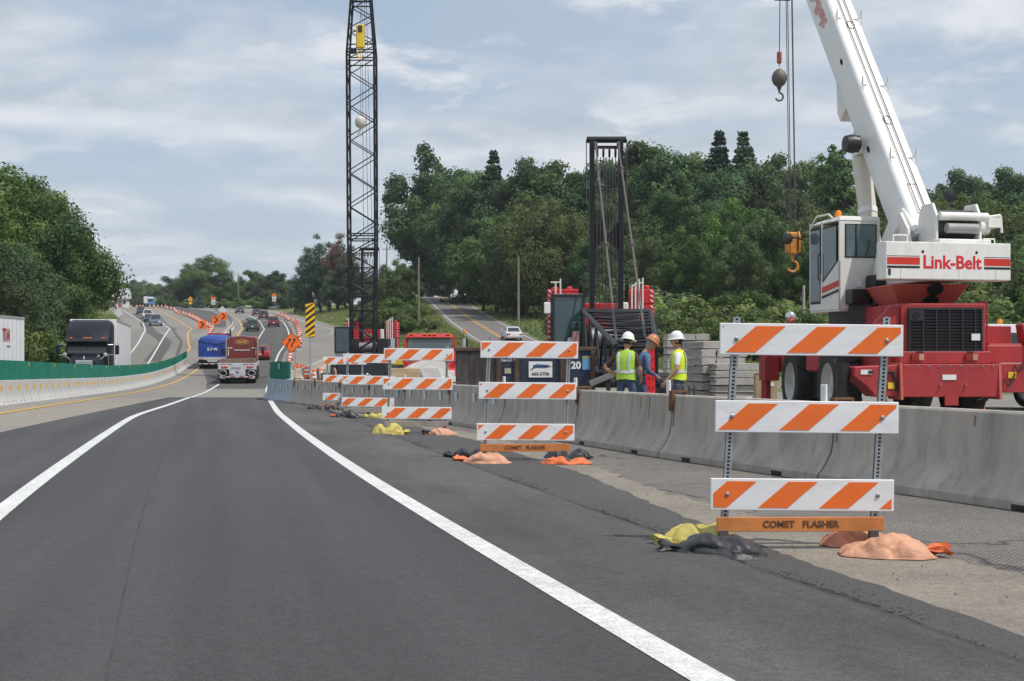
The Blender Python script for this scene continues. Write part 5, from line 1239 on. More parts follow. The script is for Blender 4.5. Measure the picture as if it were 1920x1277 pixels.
q = MB(); q.bx(-.95, .95, 13.3, 15.4, .8, 1.8); q.build('hood', rc, t, bev=.1)
q = MB(); q.tube((1.12, 10.6, .9), (1.12, 10.6, 3.2), .08, .08, 8); q.path([(1.12, 10.6, 3.2), (1.12, 10.45, 3.4)], .08, 8); q.build('exhaust_stack', dkgrey, t, smooth=40)
q = MB(); q.bx(.35, .75, 11.5, 11.6, 3.0, 3.16); q.build('roof_light', wht_s, t)
for s in (-1, 1):
    for y in (10.3, 11.6, 14.6): wheel(t, s * 1.0, y, .5, 1.4)

# bus on the crest
D = 486; x = gx(281, D); t = thing('coach_bus', 'white and blue coach seen end-on at the top of the crest', 'bus', (x, D, ghf(x, D)), R(10))
q = MB(); q.bx(-1.28, 1.28, 0, 11, .4, 3.6); q.build('body', paint('bus_blue', (.10, .25, .50)), t, bev=.12, segs=2, smooth=40)
q = MB(); q.bx(-1.15, 1.15, -.03, .02, 2.9, 3.45); q.build('top_panel', wht_s, t); q = MB(); q.bx(-1.1, 1.1, -.03, .02, 1.9, 2.8); q.build('rear_window', car_gl, t); q = MB(); q.bx(-1.15, 1.15, -.04, .02, .55, .85); q.build('bumper', dkgrey, t)
for s in (-1, 1):
    q = MB(); q.bx(s * 1.285 - .02, s * 1.285 + .02, .5, 10.4, 2.0, 3.0); q.build('side_window', car_gl, t)
    for y in (2.2, 8.6): wheel(t, s * 1.1, y, .5, 1.4)
    q = MB(); q.box((s * 1.0, -.04, 1.4), (.18, .04, .4)); q.build('tail_light', red_l, t)

# red lorry cab parked behind the barricades
D = 57; x = gx(806, D); z = ghf(x, D); red_t = paint('lorry_red', (.50, .022, .02))
t = thing('red_truck', 'red medium truck parked facing the camera behind the third barricade', 'truck', (x, D, z), PI + R(2))
W_ = 1.05
c = [(-W_, -.9, 1.5), (W_, -.9, 1.5), (W_, .55, 1.5), (-W_, .55, 1.5), (-W_ * .9, -.85, 2.58), (W_ * .9, -.85, 2.58), (W_ * .9, .2, 2.58), (-W_ * .9, .2, 2.58)]
q = MB(); q.bx(-W_, W_, -.9, .55, .8, 1.55); q.build('cab_lower', red_t, t, bev=.03)
q = MB()
for i in range(4):   # pillars
    q.tube(c[i], c[i + 4], .06, .05, 6)
q.build('pillars', red_t, t)
q = MB(); q.hexa([(-W_ * .92, -.9, 2.5), (W_ * .92, -.9, 2.5), (W_ * .92, .38, 2.5), (-W_ * .92, .38, 2.5), (-W_ * .86, -.8, 2.66), (W_ * .86, -.8, 2.66), (W_ * .86, .2, 2.66), (-W_ * .86, .2, 2.66)]); rf_ = q.build('roof', red_t, t, bev=.04, segs=2, smooth=50)
for u in (-.75, -.2, 0, .2, .75):
    q = MB(); q.box((u, .28, 2.64), (.13, .1, .05)); q.build('marker_light', amber, rf_, bev=.01)
cg = glass('cab_glass', (.55, .68, .70), .35)
q = MB(); facep(q, [c[2], c[3], c[7], c[6]], .04, .96, .02, .96, .004); q.build('windshield', cg, t)
q = MB(); facep(q, [c[0], c[1], c[5], c[4]], .1, .9, .1, .9, .004); q.build('rear_window', cg, t)
for idx in ((1, 2, 6, 5), (3, 0, 4, 7)):
    q = MB(); facep(q, [c[i] for i in idx], .08, .92, .04, .9, .004); q.build('side_window', cg, t)
for s in (-1, 1):
    q = MB(); q.bx(s * .5 - .26, s * .5 + .26, -.7, -.5, 1.2, 2.15); q.build('seat', M('seat_grey', (.10, .13, .16), .8), t, bev=.06, segs=2)
    q = MB(); q.tube((s * 1.45, .55, 1.85), (s * 1.45, .55, 2.45), .13, .13, 12); mr = q.build('mirror', chrome, t, smooth=40); 
    for zz_ in (2.46, 1.85): q = MB(); q.path([(s * 1.0, .45, zz_), (s * 1.42, .55, zz_)], .018); q.build('arm', dkgrey, mr)
    q = MB(); q.loft([[(s * .6, y, .6), (s * .6, y, z1), (s * 1.1, y, z1 - .08), (s * 1.1, y, .6)] for y, z1 in ((.6, 1.2), (1.1, 1.34), (1.8, 1.3), (2.1, 1.0))]); q.build('fender', red_t, t, smooth=40)
    q = MB(); q.box((s * .88, 2.08, 1.05), (.3, .1, .22)); q.build('headlight', head_l, t, bev=.03)
    for y in (1.35, -3.0): wheel(t, s * .95, y, .48, 1.5)
q = MB(); q.path([(W_ * .8, .0, 2.64), (1.45, .1, 2.72)], .015); q.build('beacon_arm', dkgrey, t); q = MB(); q.lathe([(.06, 0), (.075, .04), (.06, .15), (.03, .17)], (-1.42, .1, 2.66), 10); q.build('beacon', amber, t)
q = MB(); q.loft([[(-k, y, .85), (-k, y, z1 - .15), (-k * .7, y, z1), (k * .7, y, z1), (k, y, z1 - .15), (k, y, .85)] for y, k, z1 in ((.5, .92, 1.56), (1.4, .8, 1.5), (2.1, .68, 1.36))]); q.build('hood', red_t, t, smooth=40)
q = MB(); q.bx(-.5, .5, 2.08, 2.14, .72, 1.3); g_ = q.build('grille', dkgrey, t)
for i in range(11):
    q = MB(); q.bx(-.46 + i * .09, -.43 + i * .09, 2.14, 2.17, .75, 1.28); q.build('bar', chrome, g_)
q = MB(); q.bx(-1.1, 1.1, 2.1, 2.3, .5, .74); q.build('bumper', chrome, t, bev=.03)
q = MB(); q.bx(-.45, .45, -5.5, 2.0, .6, .85); q.build('frame', dkgrey, t); q = MB(); q.bx(-1.15, 1.15, -6, -1.2, 1.0, 1.15); q.build('bed', wood_d, t)

# ------------------------------------------------------------------ cranes
b = MB(); b.tube((0, 0, 0), (0, 0, 1), 1, 1, 8); rod_cache = {}
def member(t, name, p0, p1, r, m):
    p0, p1 = Vector(p0), Vector(p1)
    if m.name not in rod_cache: rod_cache[m.name] = b_rod.mesh('rod', m, smooth=60)
    o = link(name, rod_cache[m.name], t, p0); d = p1 - p0
    o.rotation_mode = 'QUATERNION'; o.rotation_quaternion = d.to_track_quat('Z', 'Y'); o.scale = (r, r, d.length)
    return o
b_rod = b
boom_k = M('boom_black', (.010, .011, .015), .5, var=.15, dirt=.15, dirtcol=(.05, .05, .055), spec=.35)
cr_red = M('crane_red', (.56, .02, .025), .42, var=.06, dirt=.12, dirtcol=(.30, .05, .04)); cr_wht = M('crane_white', (.78, .77, .74), .42, var=.06, scale=2, dirt=.4, dirtcol=(.52, .48, .41), stretch=(1.5, 1.5, .5))
rope_m = M('wire_rope', (.10, .095, .09), .6, .4); rope_l = M('pendant', (.13, .11, .10), .6, .3)
cab_gl = glass('crane_glass', (.20, .38, .42), .55); hook_y = M('hook_yellow', (.80, .52, .03), .45, dirt=.2)
def ring_pts(c, w, h, ax_u, ax_v):
    c = Vector(c); return [c + ax_u * (s * w / 2) + ax_v * (q * h / 2) for s, q in ((-1, -1), (1, -1), (1, 1), (-1, 1))]
def lattice(t, secs, n, rc, rb, u, v, double=False, mat_=None, rung=True):
    """secs: list of (centre, width, depth); n panels per section"""
    m = mat_ or boom_k
    for (A, wa, ha), (B, wb, hb), k in zip(secs[:-1], secs[1:], n):
        a, b_ = ring_pts(A, wa, ha, u, v), ring_pts(B, wb, hb, u, v)
        for i in range(4): member(t, 'chord', a[i], b_[i], rc, m)
        for j in range(k):
            t0, t1 = j / k, (j + 1) / k
            for i in range(4):
                i2 = (i + 1) % 4
                p, q = (i, i2) if (j + (i > 1)) % 2 else (i2, i)
                member(t, 'brace', a[p].lerp(b_[p], t0), a[q].lerp(b_[q], t1), rb, m)
                if rung and (i == 0 or i == 2 or j == 0): member(t, 'rung', a[i].lerp(b_[i], t0), a[i2].lerp(b_[i2], t0), rb * .9, m)
        for i in range(4): member(t, 'rung', b_[i], b_[(i + 1) % 4], rb, m)
def crawler(label, x, D, rz):
    z = ghf(x, D)
    t = thing('crawler_crane', label, 'crane', (x, D, z), rz, 'crawler cranes')
    shoe = MB(); shoe.box((0, 0, 0), (.9, .22, .06)); shoe_me = shoe.mesh('track_shoe', black_rub, bev=.01)
    for s in (-1, 1):
        q = MB(); n_ = 10; r = .46; pts = [(2.9 + r * math.cos(a), .52 + r * math.sin(a)) for a in np.linspace(-PI / 2, PI / 2, n_)] + [(-2.9 + r * math.cos(a), .52 + r * math.sin(a)) for a in np.linspace(PI / 2, 1.5 * PI, n_)]
        q.prism(pts, 'x', s * 2.1 - .36, s * 2.1 + .36); tk = q.build('track', black_m, t)
        per = []
        for i in range(24): per.append((-2.9 + 5.8 * i / 23, 1.0, 0)); per.append((-2.9 + 5.8 * i / 23, .035, 0))
        for a in np.linspace(-1.2, 1.2, 6): per.append((2.9 + .48 * math.cos(a), .52 + .48 * math.sin(a), a - PI / 2)); per.append((-2.9 - .48 * math.cos(a), .52 + .48 * math.sin(a), PI / 2 - a))
        for yy, zz_, a in per: link('shoe', shoe_me, tk, (s * 2.1, yy, zz_), (a, 0, 0))
    q = MB(); q.bx(-1.8, 1.8, -1.2, 1.2, .5, 1.15); q.tube((0, 0, 1.1), (0, 0, 1.55), 1.0, 1.0, 20); q.build('carbody', black_m, t)
    q = MB(); q.bx(-1.15, 1.15, -3.6, 3.0, 1.55, 1.95); q.build('deck', black_m, t, bev=.02)
    q = MB(); q.bx(-1.75, -.85, -3.4, 1.4, 1.75, 3.1); q.bx(.85, 1.6, -3.4, .9, 1.75, 3.0); q.build('machinery_house', black_m, t, bev=.04)
    q = MB(); q.tube((-.7, -.2, 2.4), (.7, -.2, 2.4), .42, .42, 18); q.build('hoist_drum', steel, t, smooth=40)
    # operator cab
    cx0, cx1, cy0, cy1, cz0, cz1 = 1.12, 2.24, 1.1, 2.9, 2.0, 3.92
    fr = .055; q = MB()
    for xx in (cx0, cx1):
        for yy in (cy0, cy1): q.bx(xx - fr, xx + fr, yy - fr, yy + fr, cz0, cz1)
    for zz_ in (cz0, cz1):
        for xx in (cx0, cx1): q.bx(xx - fr - .002, xx + fr + .002, cy0, cy1, zz_ - fr, zz_ + fr)
        for yy in (cy0, cy1): q.bx(cx0, cx1, yy - fr - .004, yy + fr + .004, zz_ - fr - .003, zz_ + fr + .003)
    M('cab_grey', (.42, .45, .46), .5, dirt=.2); cabo = q.build('cab_frame', black_m, t)
    q = MB(); q.bx(cx0, cx1, cy0, cy1, cz1 - .01, cz1 + .07); q.build('cab_roof', M('cab_grey'), cabo, bev=.03); q = MB(); q.bx(cx0, cx1, cy0, cy1, cz1 - .05, cz1 - .03); q.build('dark_liner', black_m, cabo); q = MB(); q.bx(cx0, cx1, cy0, cy1, cz0 - .35, cz0 + .02); q.build('cab_base', M('cab_grey'), cabo)  # black sheet under the roof added so the cab looks dark through its glass
    q = MB(); q.bx(cx0 + .05, cx1 - .05, cy1 - .01, cy1 + .012, cz0 + .05, cz1 - .05); q.build('front_glass', cab_gl, cabo)
    for xx in (cx0, cx1):
        q = MB(); q.bx(xx - .008, xx + .008, cy0 + .06, cy1 - .06, cz0 + .06, cz1 - .06); q.build('side_glass', cab_gl, cabo)
    q = MB(); q.bx(cx0 + .05, cx1 - .05, cy0 - .01, cy0 + .02, cz0 + .05, cz1 - .05); q.build('rear_panel', black_m, cabo)  # black wall stands in for the shade inside the cab
    q = MB(); q.bx(cx0 + .28, cx1 - .28, cy0 + .35, cy0 + .55, cz0 + .3, cz0 + 1.35); q.bx(cx0 + .28, cx1 - .28, cy0 + .35, cy0 + .95, cz0 + .3, cz0 + .5); q.bx(cx0 + .42, cx1 - .42, cy0 + .38, cy0 + .5, cz0 + 1.33, cz0 + 1.6); q.build('operator_seat', dkgrey, cabo, bev=.05)
    q = MB(); q.box((cx1 + .2, cy1, cz1 - .45), (.26, .06, .42)); q.build('mirror', wht_s, cabo, bev=.03)
    # counterweights with reflective tape
    tape = M('tape_white', (.8, .8, .82), .4)
    for s, w0, w1, zt_ in ((1, .95, 2.28, 4.5), (-1, 1.05, 2.15, 4.55)):
        for i in range(4):
            z0 = 1.95 + i * .64; q = MB(); q.bx(min(s * w0, s * w1), max(s * w0, s * w1), -4.4, -3.5, z0, min(z0 + .615, zt_)); cw = q.build('counterweight_slab', cr_red, t, bev=.03)
            for k in range(3):
                zz_ = z0 + .1 + k * .2; xx = s * (w1 - .1)
                q = MB(); q.add([(xx - .05, -3.488, zz_ - .04), (xx + .06, -3.488, zz_ + .03), (xx + .06, -3.488, zz_ + .10), (xx - .05, -3.488, zz_ + .03)], [(0, 1, 2, 3)]); q.build('tape', tape, cw)
        for u in (.3, .75):
            q = MB(); q.lathe([(.12, 0), (.12, .08), (.06, .14)], (s * (w0 + (w1 - w0) * u), -3.95, zt_ - .02), 10); q.build('lifting_lug', cr_red, t)
    q = MB(); q.bx(-1.03, .93, -4.3, -3.6, 2.0, 3.9); q.build('centre_weight', cr_red, t, bev=.03)
    for xx, z1 in ((1.75, 4.9), (1.95, 4.75), (-1.35, 4.75), (-1.5, 4.9), (-1.65, 4.95), (-1.2, 4.6)):
        member(t, 'rail_post', (xx, -3.3, 2.9), (xx, -3.3, z1), .035, cr_wht)
    member(t, 'rail_bar', (1.75, -3.3, 4.75), (2.15, -3.3, 4.75), .03, cr_wht); member(t, 'rail_bar', (-1.2, -3.3, 4.6), (-1.65, -3.3, 4.75), .03, cr_wht)
    q = MB(); q.bx(-1.0, -.72, -3.35, -2.6, 2.9, 3.9); q.build('tank', cr_wht, t, bev=.04)
    # gantry
    gt = 10.3
    for s in (-1, 1):
        q = MB(); q.bx(s * .57 - .10, s * .57 + .10, -1.25, -.95, 1.9, gt); q.build('gantry_post', boom_k, t, bev=.02)
        q = MB(); q.prism([(s * .47, 5.9), (s * .47, 7.0), (s * .05, 6.5), (s * .05, 6.4)], 'y', -1.14, -1.10); q.build('gusset', boom_k, t)
        member(t, 'pendant_link', (s * .8, -1.0, gt), (s * .8, -1.0, gt - 2.6), .02, rope_m)
        q = MB(); q.lathe([(.1, -.05), (.22, -.04), (.22, .04), (.1, .05)], (s * .95, -2.6, 4.6), 12, 'x'); q.build('gantry_sheave', boom_k, t)
        member(t, 'back_strut', (s * .95, -3.2, 3.0), (s * .95, -2.6, 4.9), .08, boom_k)
    q = MB(); q.tube((-.78, -1.1, gt), (.78, -1.1, gt), .13, .13, 14); q.build('gantry_head', boom_k, t, smooth=40)
    q = MB(); q.bx(-.48, .48, -1.14, -1.06, 6.42, 6.5); q.bx(-.48, .48, -1.2, -1.0, gt - .35, gt - .25); q.build('cross_tie', boom_k, t)
    for i in range(7):
        xx = -.36 + i * .12; member(t, 'gantry_rope', (xx, -1.05, gt - .7), (xx * 1.1, -1.0 - .05 * (i % 3), 2.9), .018, rope_m)
        if i % 2 == 0:
            q = MB(); q.lathe([(.06, -.04), (.2, -.035), (.2, .035), (.06, .04)], (xx, -1.1, gt - .5), 14, 'x'); q.build('head_sheave', boom_k, t); q = MB(); q.lathe([(.06, -.04), (.26, -.035), (.26, .035), (.06, .04)], (xx * 1.1, -1.05, 3.3), 14, 'x'); q.build('base_sheave', steel, t)
    return t
# near crawler, boom lowered towards the camera
t = crawler('near crawler crane with red counterweights, tall black gantry and boom lowered towards the workers', 3.75, 54, PI)
lattice(t, [(Vector((-.0, 3.1, 2.55)), 2.25, 1.7), (Vector((.25, 8.0, 2.35)), 2.2, 1.6), (Vector((.78, 21.0, 1.45)), .95, .9)], [4, 9], .075, .036, Vector((1, 0, 0)), Vector((0, 0, 1)))
for s, e in ((1, (1.1, 19.0, 1.9)), (-1, (.36, 19.0, 1.9))):
    p0 = Vector((s * .45, -1.0, 10.2)); p1 = Vector(e)
    for u in (.03, .2, .62):
        c = p0.lerp(p1, u); q = MB(); q.box(c, (.14, .2, .26)); q.build('pendant_socket', rope_l, t, bev=.03)
    member(t, 'pendant', p0, p1, .032, rope_l)
q = MB(); q.bx(1.3, 1.55, 3.2, 3.26, 1.2, 2.6); q.build('red_placard', M('faded_placard', (.40, .22, .20), .6), t)
# far crawler, boom raised
t = crawler('far crawler crane whose tall black lattice boom rises out of the picture', gx(690, 110), 110, PI)
fl = lambda z: Vector((0, 3.4 + .05 * z, z))
lattice(t, [(fl(1.9), 1.65, .9), (fl(5.2), 1.8, 1.6), (fl(10.6), 2.06, 1.85)], [3, 5], .085, .045, Vector((1, 0, 0)), Vector((0, 1, 0)))
lattice(t, [(fl(10.6), 2.06, 1.85), (fl(24.6), 2.06, 1.85), (fl(31.0), 1.1, 1.2), (fl(36.5), .55, .8)], [11, 7, 5], .085, .04, Vector((1, 0, 0)), Vector((0, 1, 0)), rung=False)
for zz_ in (10.6, 11.0, 24.0, 24.6, 25.2, 28.4, 28.8):
    wv = 2.06 if zz_ < 24.7 else 2.06 - (zz_ - 24.6) / 6.4 * .96
    for s in (-1, 1): member(t, 'boom_joint', fl(zz_) + Vector((-wv / 2, s * wv * .45, 0)), fl(zz_) + Vector((wv / 2, s * wv * .45, 0)), .05, boom_k)
for xx in (-.62, -.3, .06): member(t, 'boom_rope', (xx, 2.6, 9.8), fl(36) + Vector((xx * .3, -.5, 0)), .018, rope_m)
for xx in (.28, .42): member(t, 'hoist_rope', fl(36) + Vector((xx * .5 - .1, 1.2, 0)), Vector((-.05 - xx * .1, 6.2, 27.0)), .016, rope_m)
hb = (-.08, 6.3, 25.6)
q = MB(); q.box((hb[0], hb[1], hb[2]), (.62, .35, 1.75)); q.build('hook_block', hook_y, t, bev=.08)
q = MB(); q.box((hb[0], hb[1] + .19, hb[2] + .55), (.3, .03, .5)); q.build('block_slot', dkgrey, t)
def hook(t, c, s, m):
    q = MB(); pts = [(c[0], c[1], c[2])] + [(c[0] + s * (.0 + .5 * math.sin(a)), c[1], c[2] - s * (.9 + .5 * (1 - math.cos(a)) - .35)) for a in np.linspace(0, 4.3, 12)]
    q.path(pts, .13 * s, 7); q.build('hook', m, t, smooth=50)
hook(t, (hb[0], hb[1], hb[2] - .8), .5, hook_y)
q = MB(); q.lathe([(.03, .5), (.12, .42), (.33, .33), (.42, .15), (.42, -.15), (.33, -.33), (.1, -.45), (.03, -.6)], (-.10, 6.3, 19.2), 16); q.build('headache_ball', M('ball_pale', (.55, .52, .48), .6, dirt=.4), t, smooth=60)
member(t, 'hoist_rope', (-.10, 6.3, 19.6), fl(36) + Vector((-.05, 1.1, 0)), .016, rope_m); hook(t, (-.10, 6.3, 18.7), .32, M('ball_pale'))
q = MB(); q.bx(.2, .75, 6.3, 6.5, 24.3, 24.7); q.build('junction_box', boom_k, t)

# ------------------------------------------------------------------ white and red hydraulic crane on the right
X0, D0 = 8.42, 27.0; zc_ = ghf(X0, D0)
t = thing('hydraulic_crane', 'white and red wheeled crane with telescopic boom at the right of the yard', 'crane', (X0, D0, zc_), .06)
cred = M('carrier_red', (.40, .035, .04), .5, var=.14, scale=2, dirt=.5, dirtcol=(.26, .055, .05), stretch=(1.5, 1.5, .5)); cred2 = M('pale_red', (.55, .12, .09), .6, var=.08, dirt=.2)  # the second red is paler; on the pedestal it paints in light
grl = M('grille_black', (.02, .022, .028), .5, dirt=.15)
q = MB(); q.bx(-1.0, 1.0, .3, 7.7, .85, 1.5); q.build('chassis', cred, t, bev=.02)
q = MB(); q.bx(-1.55, 1.5, 2.0, 7.7, 1.72, 1.93); q.bx(-1.45, 1.45, 6.7, 7.9, 1.0, 1.73); q.build('deck', cred, t, bev=.02)
q = MB(); q.bx(-.83, .86, .08, 2.6, 1.46, 2.42); q.build('engine_hood', cred, t, bev=.025, segs=2)
q = MB(); q.bx(-.70, .76, .03, .085, 1.49, 2.31); g_ = q.build('grille', M('grille_core', (.008, .008, .01), .8), t)
q = MB(); q.box((0, 0, 0), (1.42, .03, .028), Matrix.Rotation(R(25), 3, 'X')); lv_me = q.mesh('louvre', grl)
for i in range(13): link('louvre', lv_me, g_, (.03, .02, 1.53 + i * .0605))
for u in (-.69, -.42, -.16, .1, .36, .62, .75):
    q = MB(); q.bx(u - .014, u + .014, -.005, .03, 1.49, 2.31); q.build('grille_bar', grl, g_)
for zz_ in (1.485, 2.31):
    q = MB(); q.bx(-.72, .78, -.008, .04, zz_ - .022, zz_ + .022); q.build('grille_frame', grl, g_)
q = MB(); q.box((-.56, .0, 2.18), (.3, .03, .2)); q.build('grille_plate', grl, g_); q = MB(); q.lathe([(.07, -.03), (.075, 0)], (-.56, -.0, 2.18), 14, 'y'); q.build('exhaust_hole', M('grille_core'), g_)
q = MB(); q.box((.62, -.012, 1.76), (.17, .012, .13)); q.build('data_plate', wht_s, g_)
q = MB(); q.bx(-.9, .92, -.02, .5, 1.24, 1.48); sl = q.build('rear_beam', cred, t, bev=.015)
for u in (-.55, .52):
    q = MB(); q.bx(u - .12, u + .02, -.07, -.01, 1.31, 1.43); q.build('tail_light', M('tail_dark', (.25, .02, .015), .4), sl); q = MB(); q.bx(u + .025, u + .12, -.07, -.01, 1.31, 1.43); q.build('signal_light', M('signal_lens', (.5, .32, .2), .4), sl)
q = MB(); q.bx(-.93, .96, -.30, .55, .60, 1.235); rp = q.build('rear_plate', cred, t, bev=.01)
q = MB(); q.box((-.02, -.308, .98), (.27, .012, .10)); q.build('number_plate', wht_s, rp)
for u in (-.96, .98):
    q = MB(); q.prism([(-.36, .55), (-.30, 1.26), (.4, 1.26), (.4, .55)], 'x', u - .025, u + .025); q.build('flange', cred2, t)
q = MB(); q.bx(-.12, .14, -.36, -.3, .44, .62); q.build('tow_plate', cred, t)
for u in (-.2, .3):
    q = MB(); q.path([(u, -.31, .86), (u, -.36, .82), (u, -.31, .78)], .012, 5); q.build('ring', cred2, t)
# outrigger boxes either side of the rear
q = MB(); q.prism([(-1.85, 1.18), (-.99, 1.22), (-.99, .62), (-1.42, .60), (-1.60, .80), (-1.85, 1.0)], 'y', -.22, .5); ob = q.build('outrigger_box', cred, t, bev=.015)
q = MB(); q.box((-1.62, -.23, 1.08), (.22, .012, .09)); q.build('label_plate', wht_s, ob); q = MB(); q.box((-1.54, -.24, 1.08), (.09, .012, .06)); q.build('label_print', black_print, ob)
q = MB(); q.path([(-1.3, -.25, 1.08), (-1.12, -.25, 1.08), (-1.06, -.25, .95), (-1.04, -.25, .72)], .028, 6); q.build('hose', black_rub, t)
q = MB(); q.tube((-1.98, .1, .2), (-1.98, .1, 1.25), .13, .13, 12); q.lathe([(.26, .12), (.3, .16), (.12, .25)], (-1.98, .1, 0), 14); q.build('outrigger_jack', black_m, t, smooth=40)
q = MB(); q.bx(1.01, 2.3, -.22, .5, .68, 1.25); q.build('outrigger_box', cred, t, bev=.015)
q = MB(); q.tube((2.2, .1, .2), (2.2, .1, 1.3), .13, .13, 12); q.build('outrigger_jack', cred, t, smooth=40)
q = MB(); q.bx(.92, 1.75, .2, 2.2, 1.26, 1.60); q.bx(.92, 1.72, .9, 2.2, 1.6, 2.0); q.build('side_platform', cred, t, bev=.015)
q = MB(); q.bx(.98, 1.65, .22, .88, 1.60, 1.64); q.build('step_tread', cred2, t)
q = MB(); q.hexa([(1.75, .1, 1.25), (2.3, .1, 1.25), (2.3, .5, 1.25), (1.75, .5, 1.25), (1.62, .2, 2.02), (1.85, .2, 2.06), (1.85, .5, 2.06), (1.62, .5, 2.02)]); q.build('side_arm', cred, t, bev=.02)
q = MB(); q.prism([(-.83, 2.35), (-.86, 1.95), (-1.35, 1.95), (-1.3, 2.06), (-1.02, 2.36)], 'y', .15, .3); q.build('side_bracket', cred, t)
# wheels
b = MB(); b.lathe([(.44, -.26), (.60, -.30), (.72, -.27), (.765, -.18), (.77, 0), (.765, .18), (.72, .27), (.60, .30), (.44, .26)], n=32, ax='x', cap=False); bt_me = b.mesh('tyre', tyre_m, smooth=40)
b = MB(); b.lathe([(.1, -.16), (.2, -.15), (.3, -.10), (.38, -.16), (.44, -.27), (.46, -.25), (.46, .25), (.44, .27), (.3, .1), (.1, .16)], n=28, ax='x'); br_me = b.mesh('rim', M('rim_pale', (.50, .49, .45), .6, dirt=.4), smooth=40)
b = MB(); b.box((.13, 0, .785), (.27, .075, .05), Matrix.Rotation(R(18), 3, 'Z')); lug_me = b.mesh('lug', tyre_m)
b = MB(); b.box((-.13, 0, .785), (.27, .075, .05), Matrix.Rotation(R(-18), 3, 'Z')); lug_me2 = b.mesh('lug', tyre_m)
for s in (-1, 1):
    for y in (2.5, 5.55):
        o = link('wheel', bt_me, t, (s * 1.33, y, .80)); link('rim', br_me, o)
        for i in range(22): link('lug', lug_me if i % 2 else lug_me2, o, (0, 0, 0), (2 * PI * i / 22, 0, 0))
for y in (2.5, 5.55):
    q = MB(); q.tube((-1.2, y, .8), (1.2, y, .8), .16, .16, 10); q.build('axle', black_m, t, smooth=40)
q = MB(); q.bx(-1.5, -1.1, 3.5, 4.5, 1.05, 1.7); q.build('fuel_tank', cred, t, bev=.04); q = MB(); q.bx(-1.3, -1.0, 3.45, 4.6, .45, 1.1); q.build('tool_box', black_m, t)
q = MB(); q.bx(-1.85, -1.5, 6.9, 7.5, .8, 1.4); q.tube((-1.75, 7.2, .15), (-1.75, 7.2, 1.5), .12, .12, 10); q.build('front_outrigger', cred, t)
for dx in (-.07, .07): member(t, 'mirror_stand', (-1.08 + dx, 7.4, 1.9), (-1.08 + dx, 7.4, 2.28), .022, cred)
q = MB(); q.lathe([(.005, -.08), (.08, -.06), (.125, -.01), (.13, .02), (.1, .03)], (-1.08, 7.4, 2.38), 18, 'y'); q.build('convex_mirror', chrome, t, smooth=60)
for yy in (5.0, 5.4, 5.8):
    q = MB(); q.path([(-1.1, yy, 1.93), (-1.05, yy, 2.1), (-.8, yy, 2.14), (-.5, yy, 2.1), (-.45, yy, 1.93)], .022, 6); q.build('hoop', M('hoop_rust', (.35, .1, .05), .7), t)
# pedestal under the counterweight
q = MB(); q.hexa([(-.55, 1.0, 2.40), (.55, 1.0, 2.40), (.55, 3.2, 2.40), (-.55, 3.2, 2.40), (-.85, .55, 2.82), (.72, .55, 2.82), (.72, 3.0, 2.82), (-.85, 3.0, 2.82)]); pd = q.build('pedestal', cred2, t, bev=.02)  # lit look of the sloping face put into its paler red
for zz_, yy in ((2.72, .62), (2.48, .88)):
    q = MB(); q.lathe([(.16, -.02), (.16, .02)], (0, 0, 0), 16, 'y'); o = q.build('access_hole', M('grille_core'), pd); o.location = (.05, yy, zz_); o.rotation_euler = (R(46), 0, 0)
q = MB(); q.tube((-.5, 3.1, 1.9), (-.5, 3.1, 2.5), .85, .85, 24); q.build('turntable', black_m, t, smooth=40)

# upper works share one turned frame: an own origin at the slewing centre
UZ = Matrix.Translation(Vector((7.70, 30.1, 0))) @ Matrix.Rotation(.23, 4, 'Z')
rootM = Matrix.Translation(Vector((X0, D0, zc_))) @ Matrix.Rotation(.06, 4, 'Z')
REL = rootM.inverted() @ UZ
def up(o):
    o.matrix_local = REL @ o.matrix_local if o.parent == t else o.matrix_local
    return o
def ub(q, name, m, bev=.0, smooth=None, par=None, segs=1):
    o = q.build(name, m, par or t, bev, smooth, segs)
    if par is None: o.matrix_basis = REL.copy()
    return o
def um(name, p0, p1, r, m): return member(t, name, REL @ Vector(p0), REL @ Vector(p1), r, m)
q = MB(); q.prism([(-1.34, -3.05), (-1.26, -3.2), (1.43, -3.2), (1.46, -3.12), (1.46, -2.7), (-1.2, -2.7)], 'z', 2.79, 3.52); cw = ub(q, 'counterweight', cr_wht, .02, None, None, 2)
sred = M('stripe_red', (.60, .035, .02), .4)
for x0, x1 in ((-1.24, -.545), (.845, 1.42)):
    q = MB(); q.bx(x0, x1, -3.204, -3.198, 3.075, 3.215); q.build('red_stripe', sred, cw)
    q = MB(); q.bx(x0, x1, -3.204, -3.198, 3.005, 3.05); q.build('black_stripe', black_print, cw); q = MB(); q.bx(x0, x1, -3.204, -3.198, 3.235, 3.245); q.build('thin_stripe', black_print, cw)
text('lettering', 'Link-Belt', .355, M('logo_red', (.68, .02, .03), .4), cw, (.15, -3.203, 3.12), (PI / 2, 0, 0), bold=.0085, sx=.99, ext=.003)
for u in (-.48, .68):
    q = MB(); q.lathe([(.028, -3.206), (.028, -3.19)], (u, 0, 3.33), 12, 'y'); q.build('bolt_hole', M('grille_core'), cw)
q = MB(); q.box((-1.19, -3.206, 2.93), (.05, .012, .12)); q.build('small_print', black_print, cw)
q = MB(); q.bx(-.05, .95, -2.75, .9, 2.80, 2.98); ub(q, 'upper_frame', cr_wht, .02)
q = MB(); q.bx(-.6, .3, -.45, .6, 1.95, 2.28); ub(q, 'under_machinery', black_m)
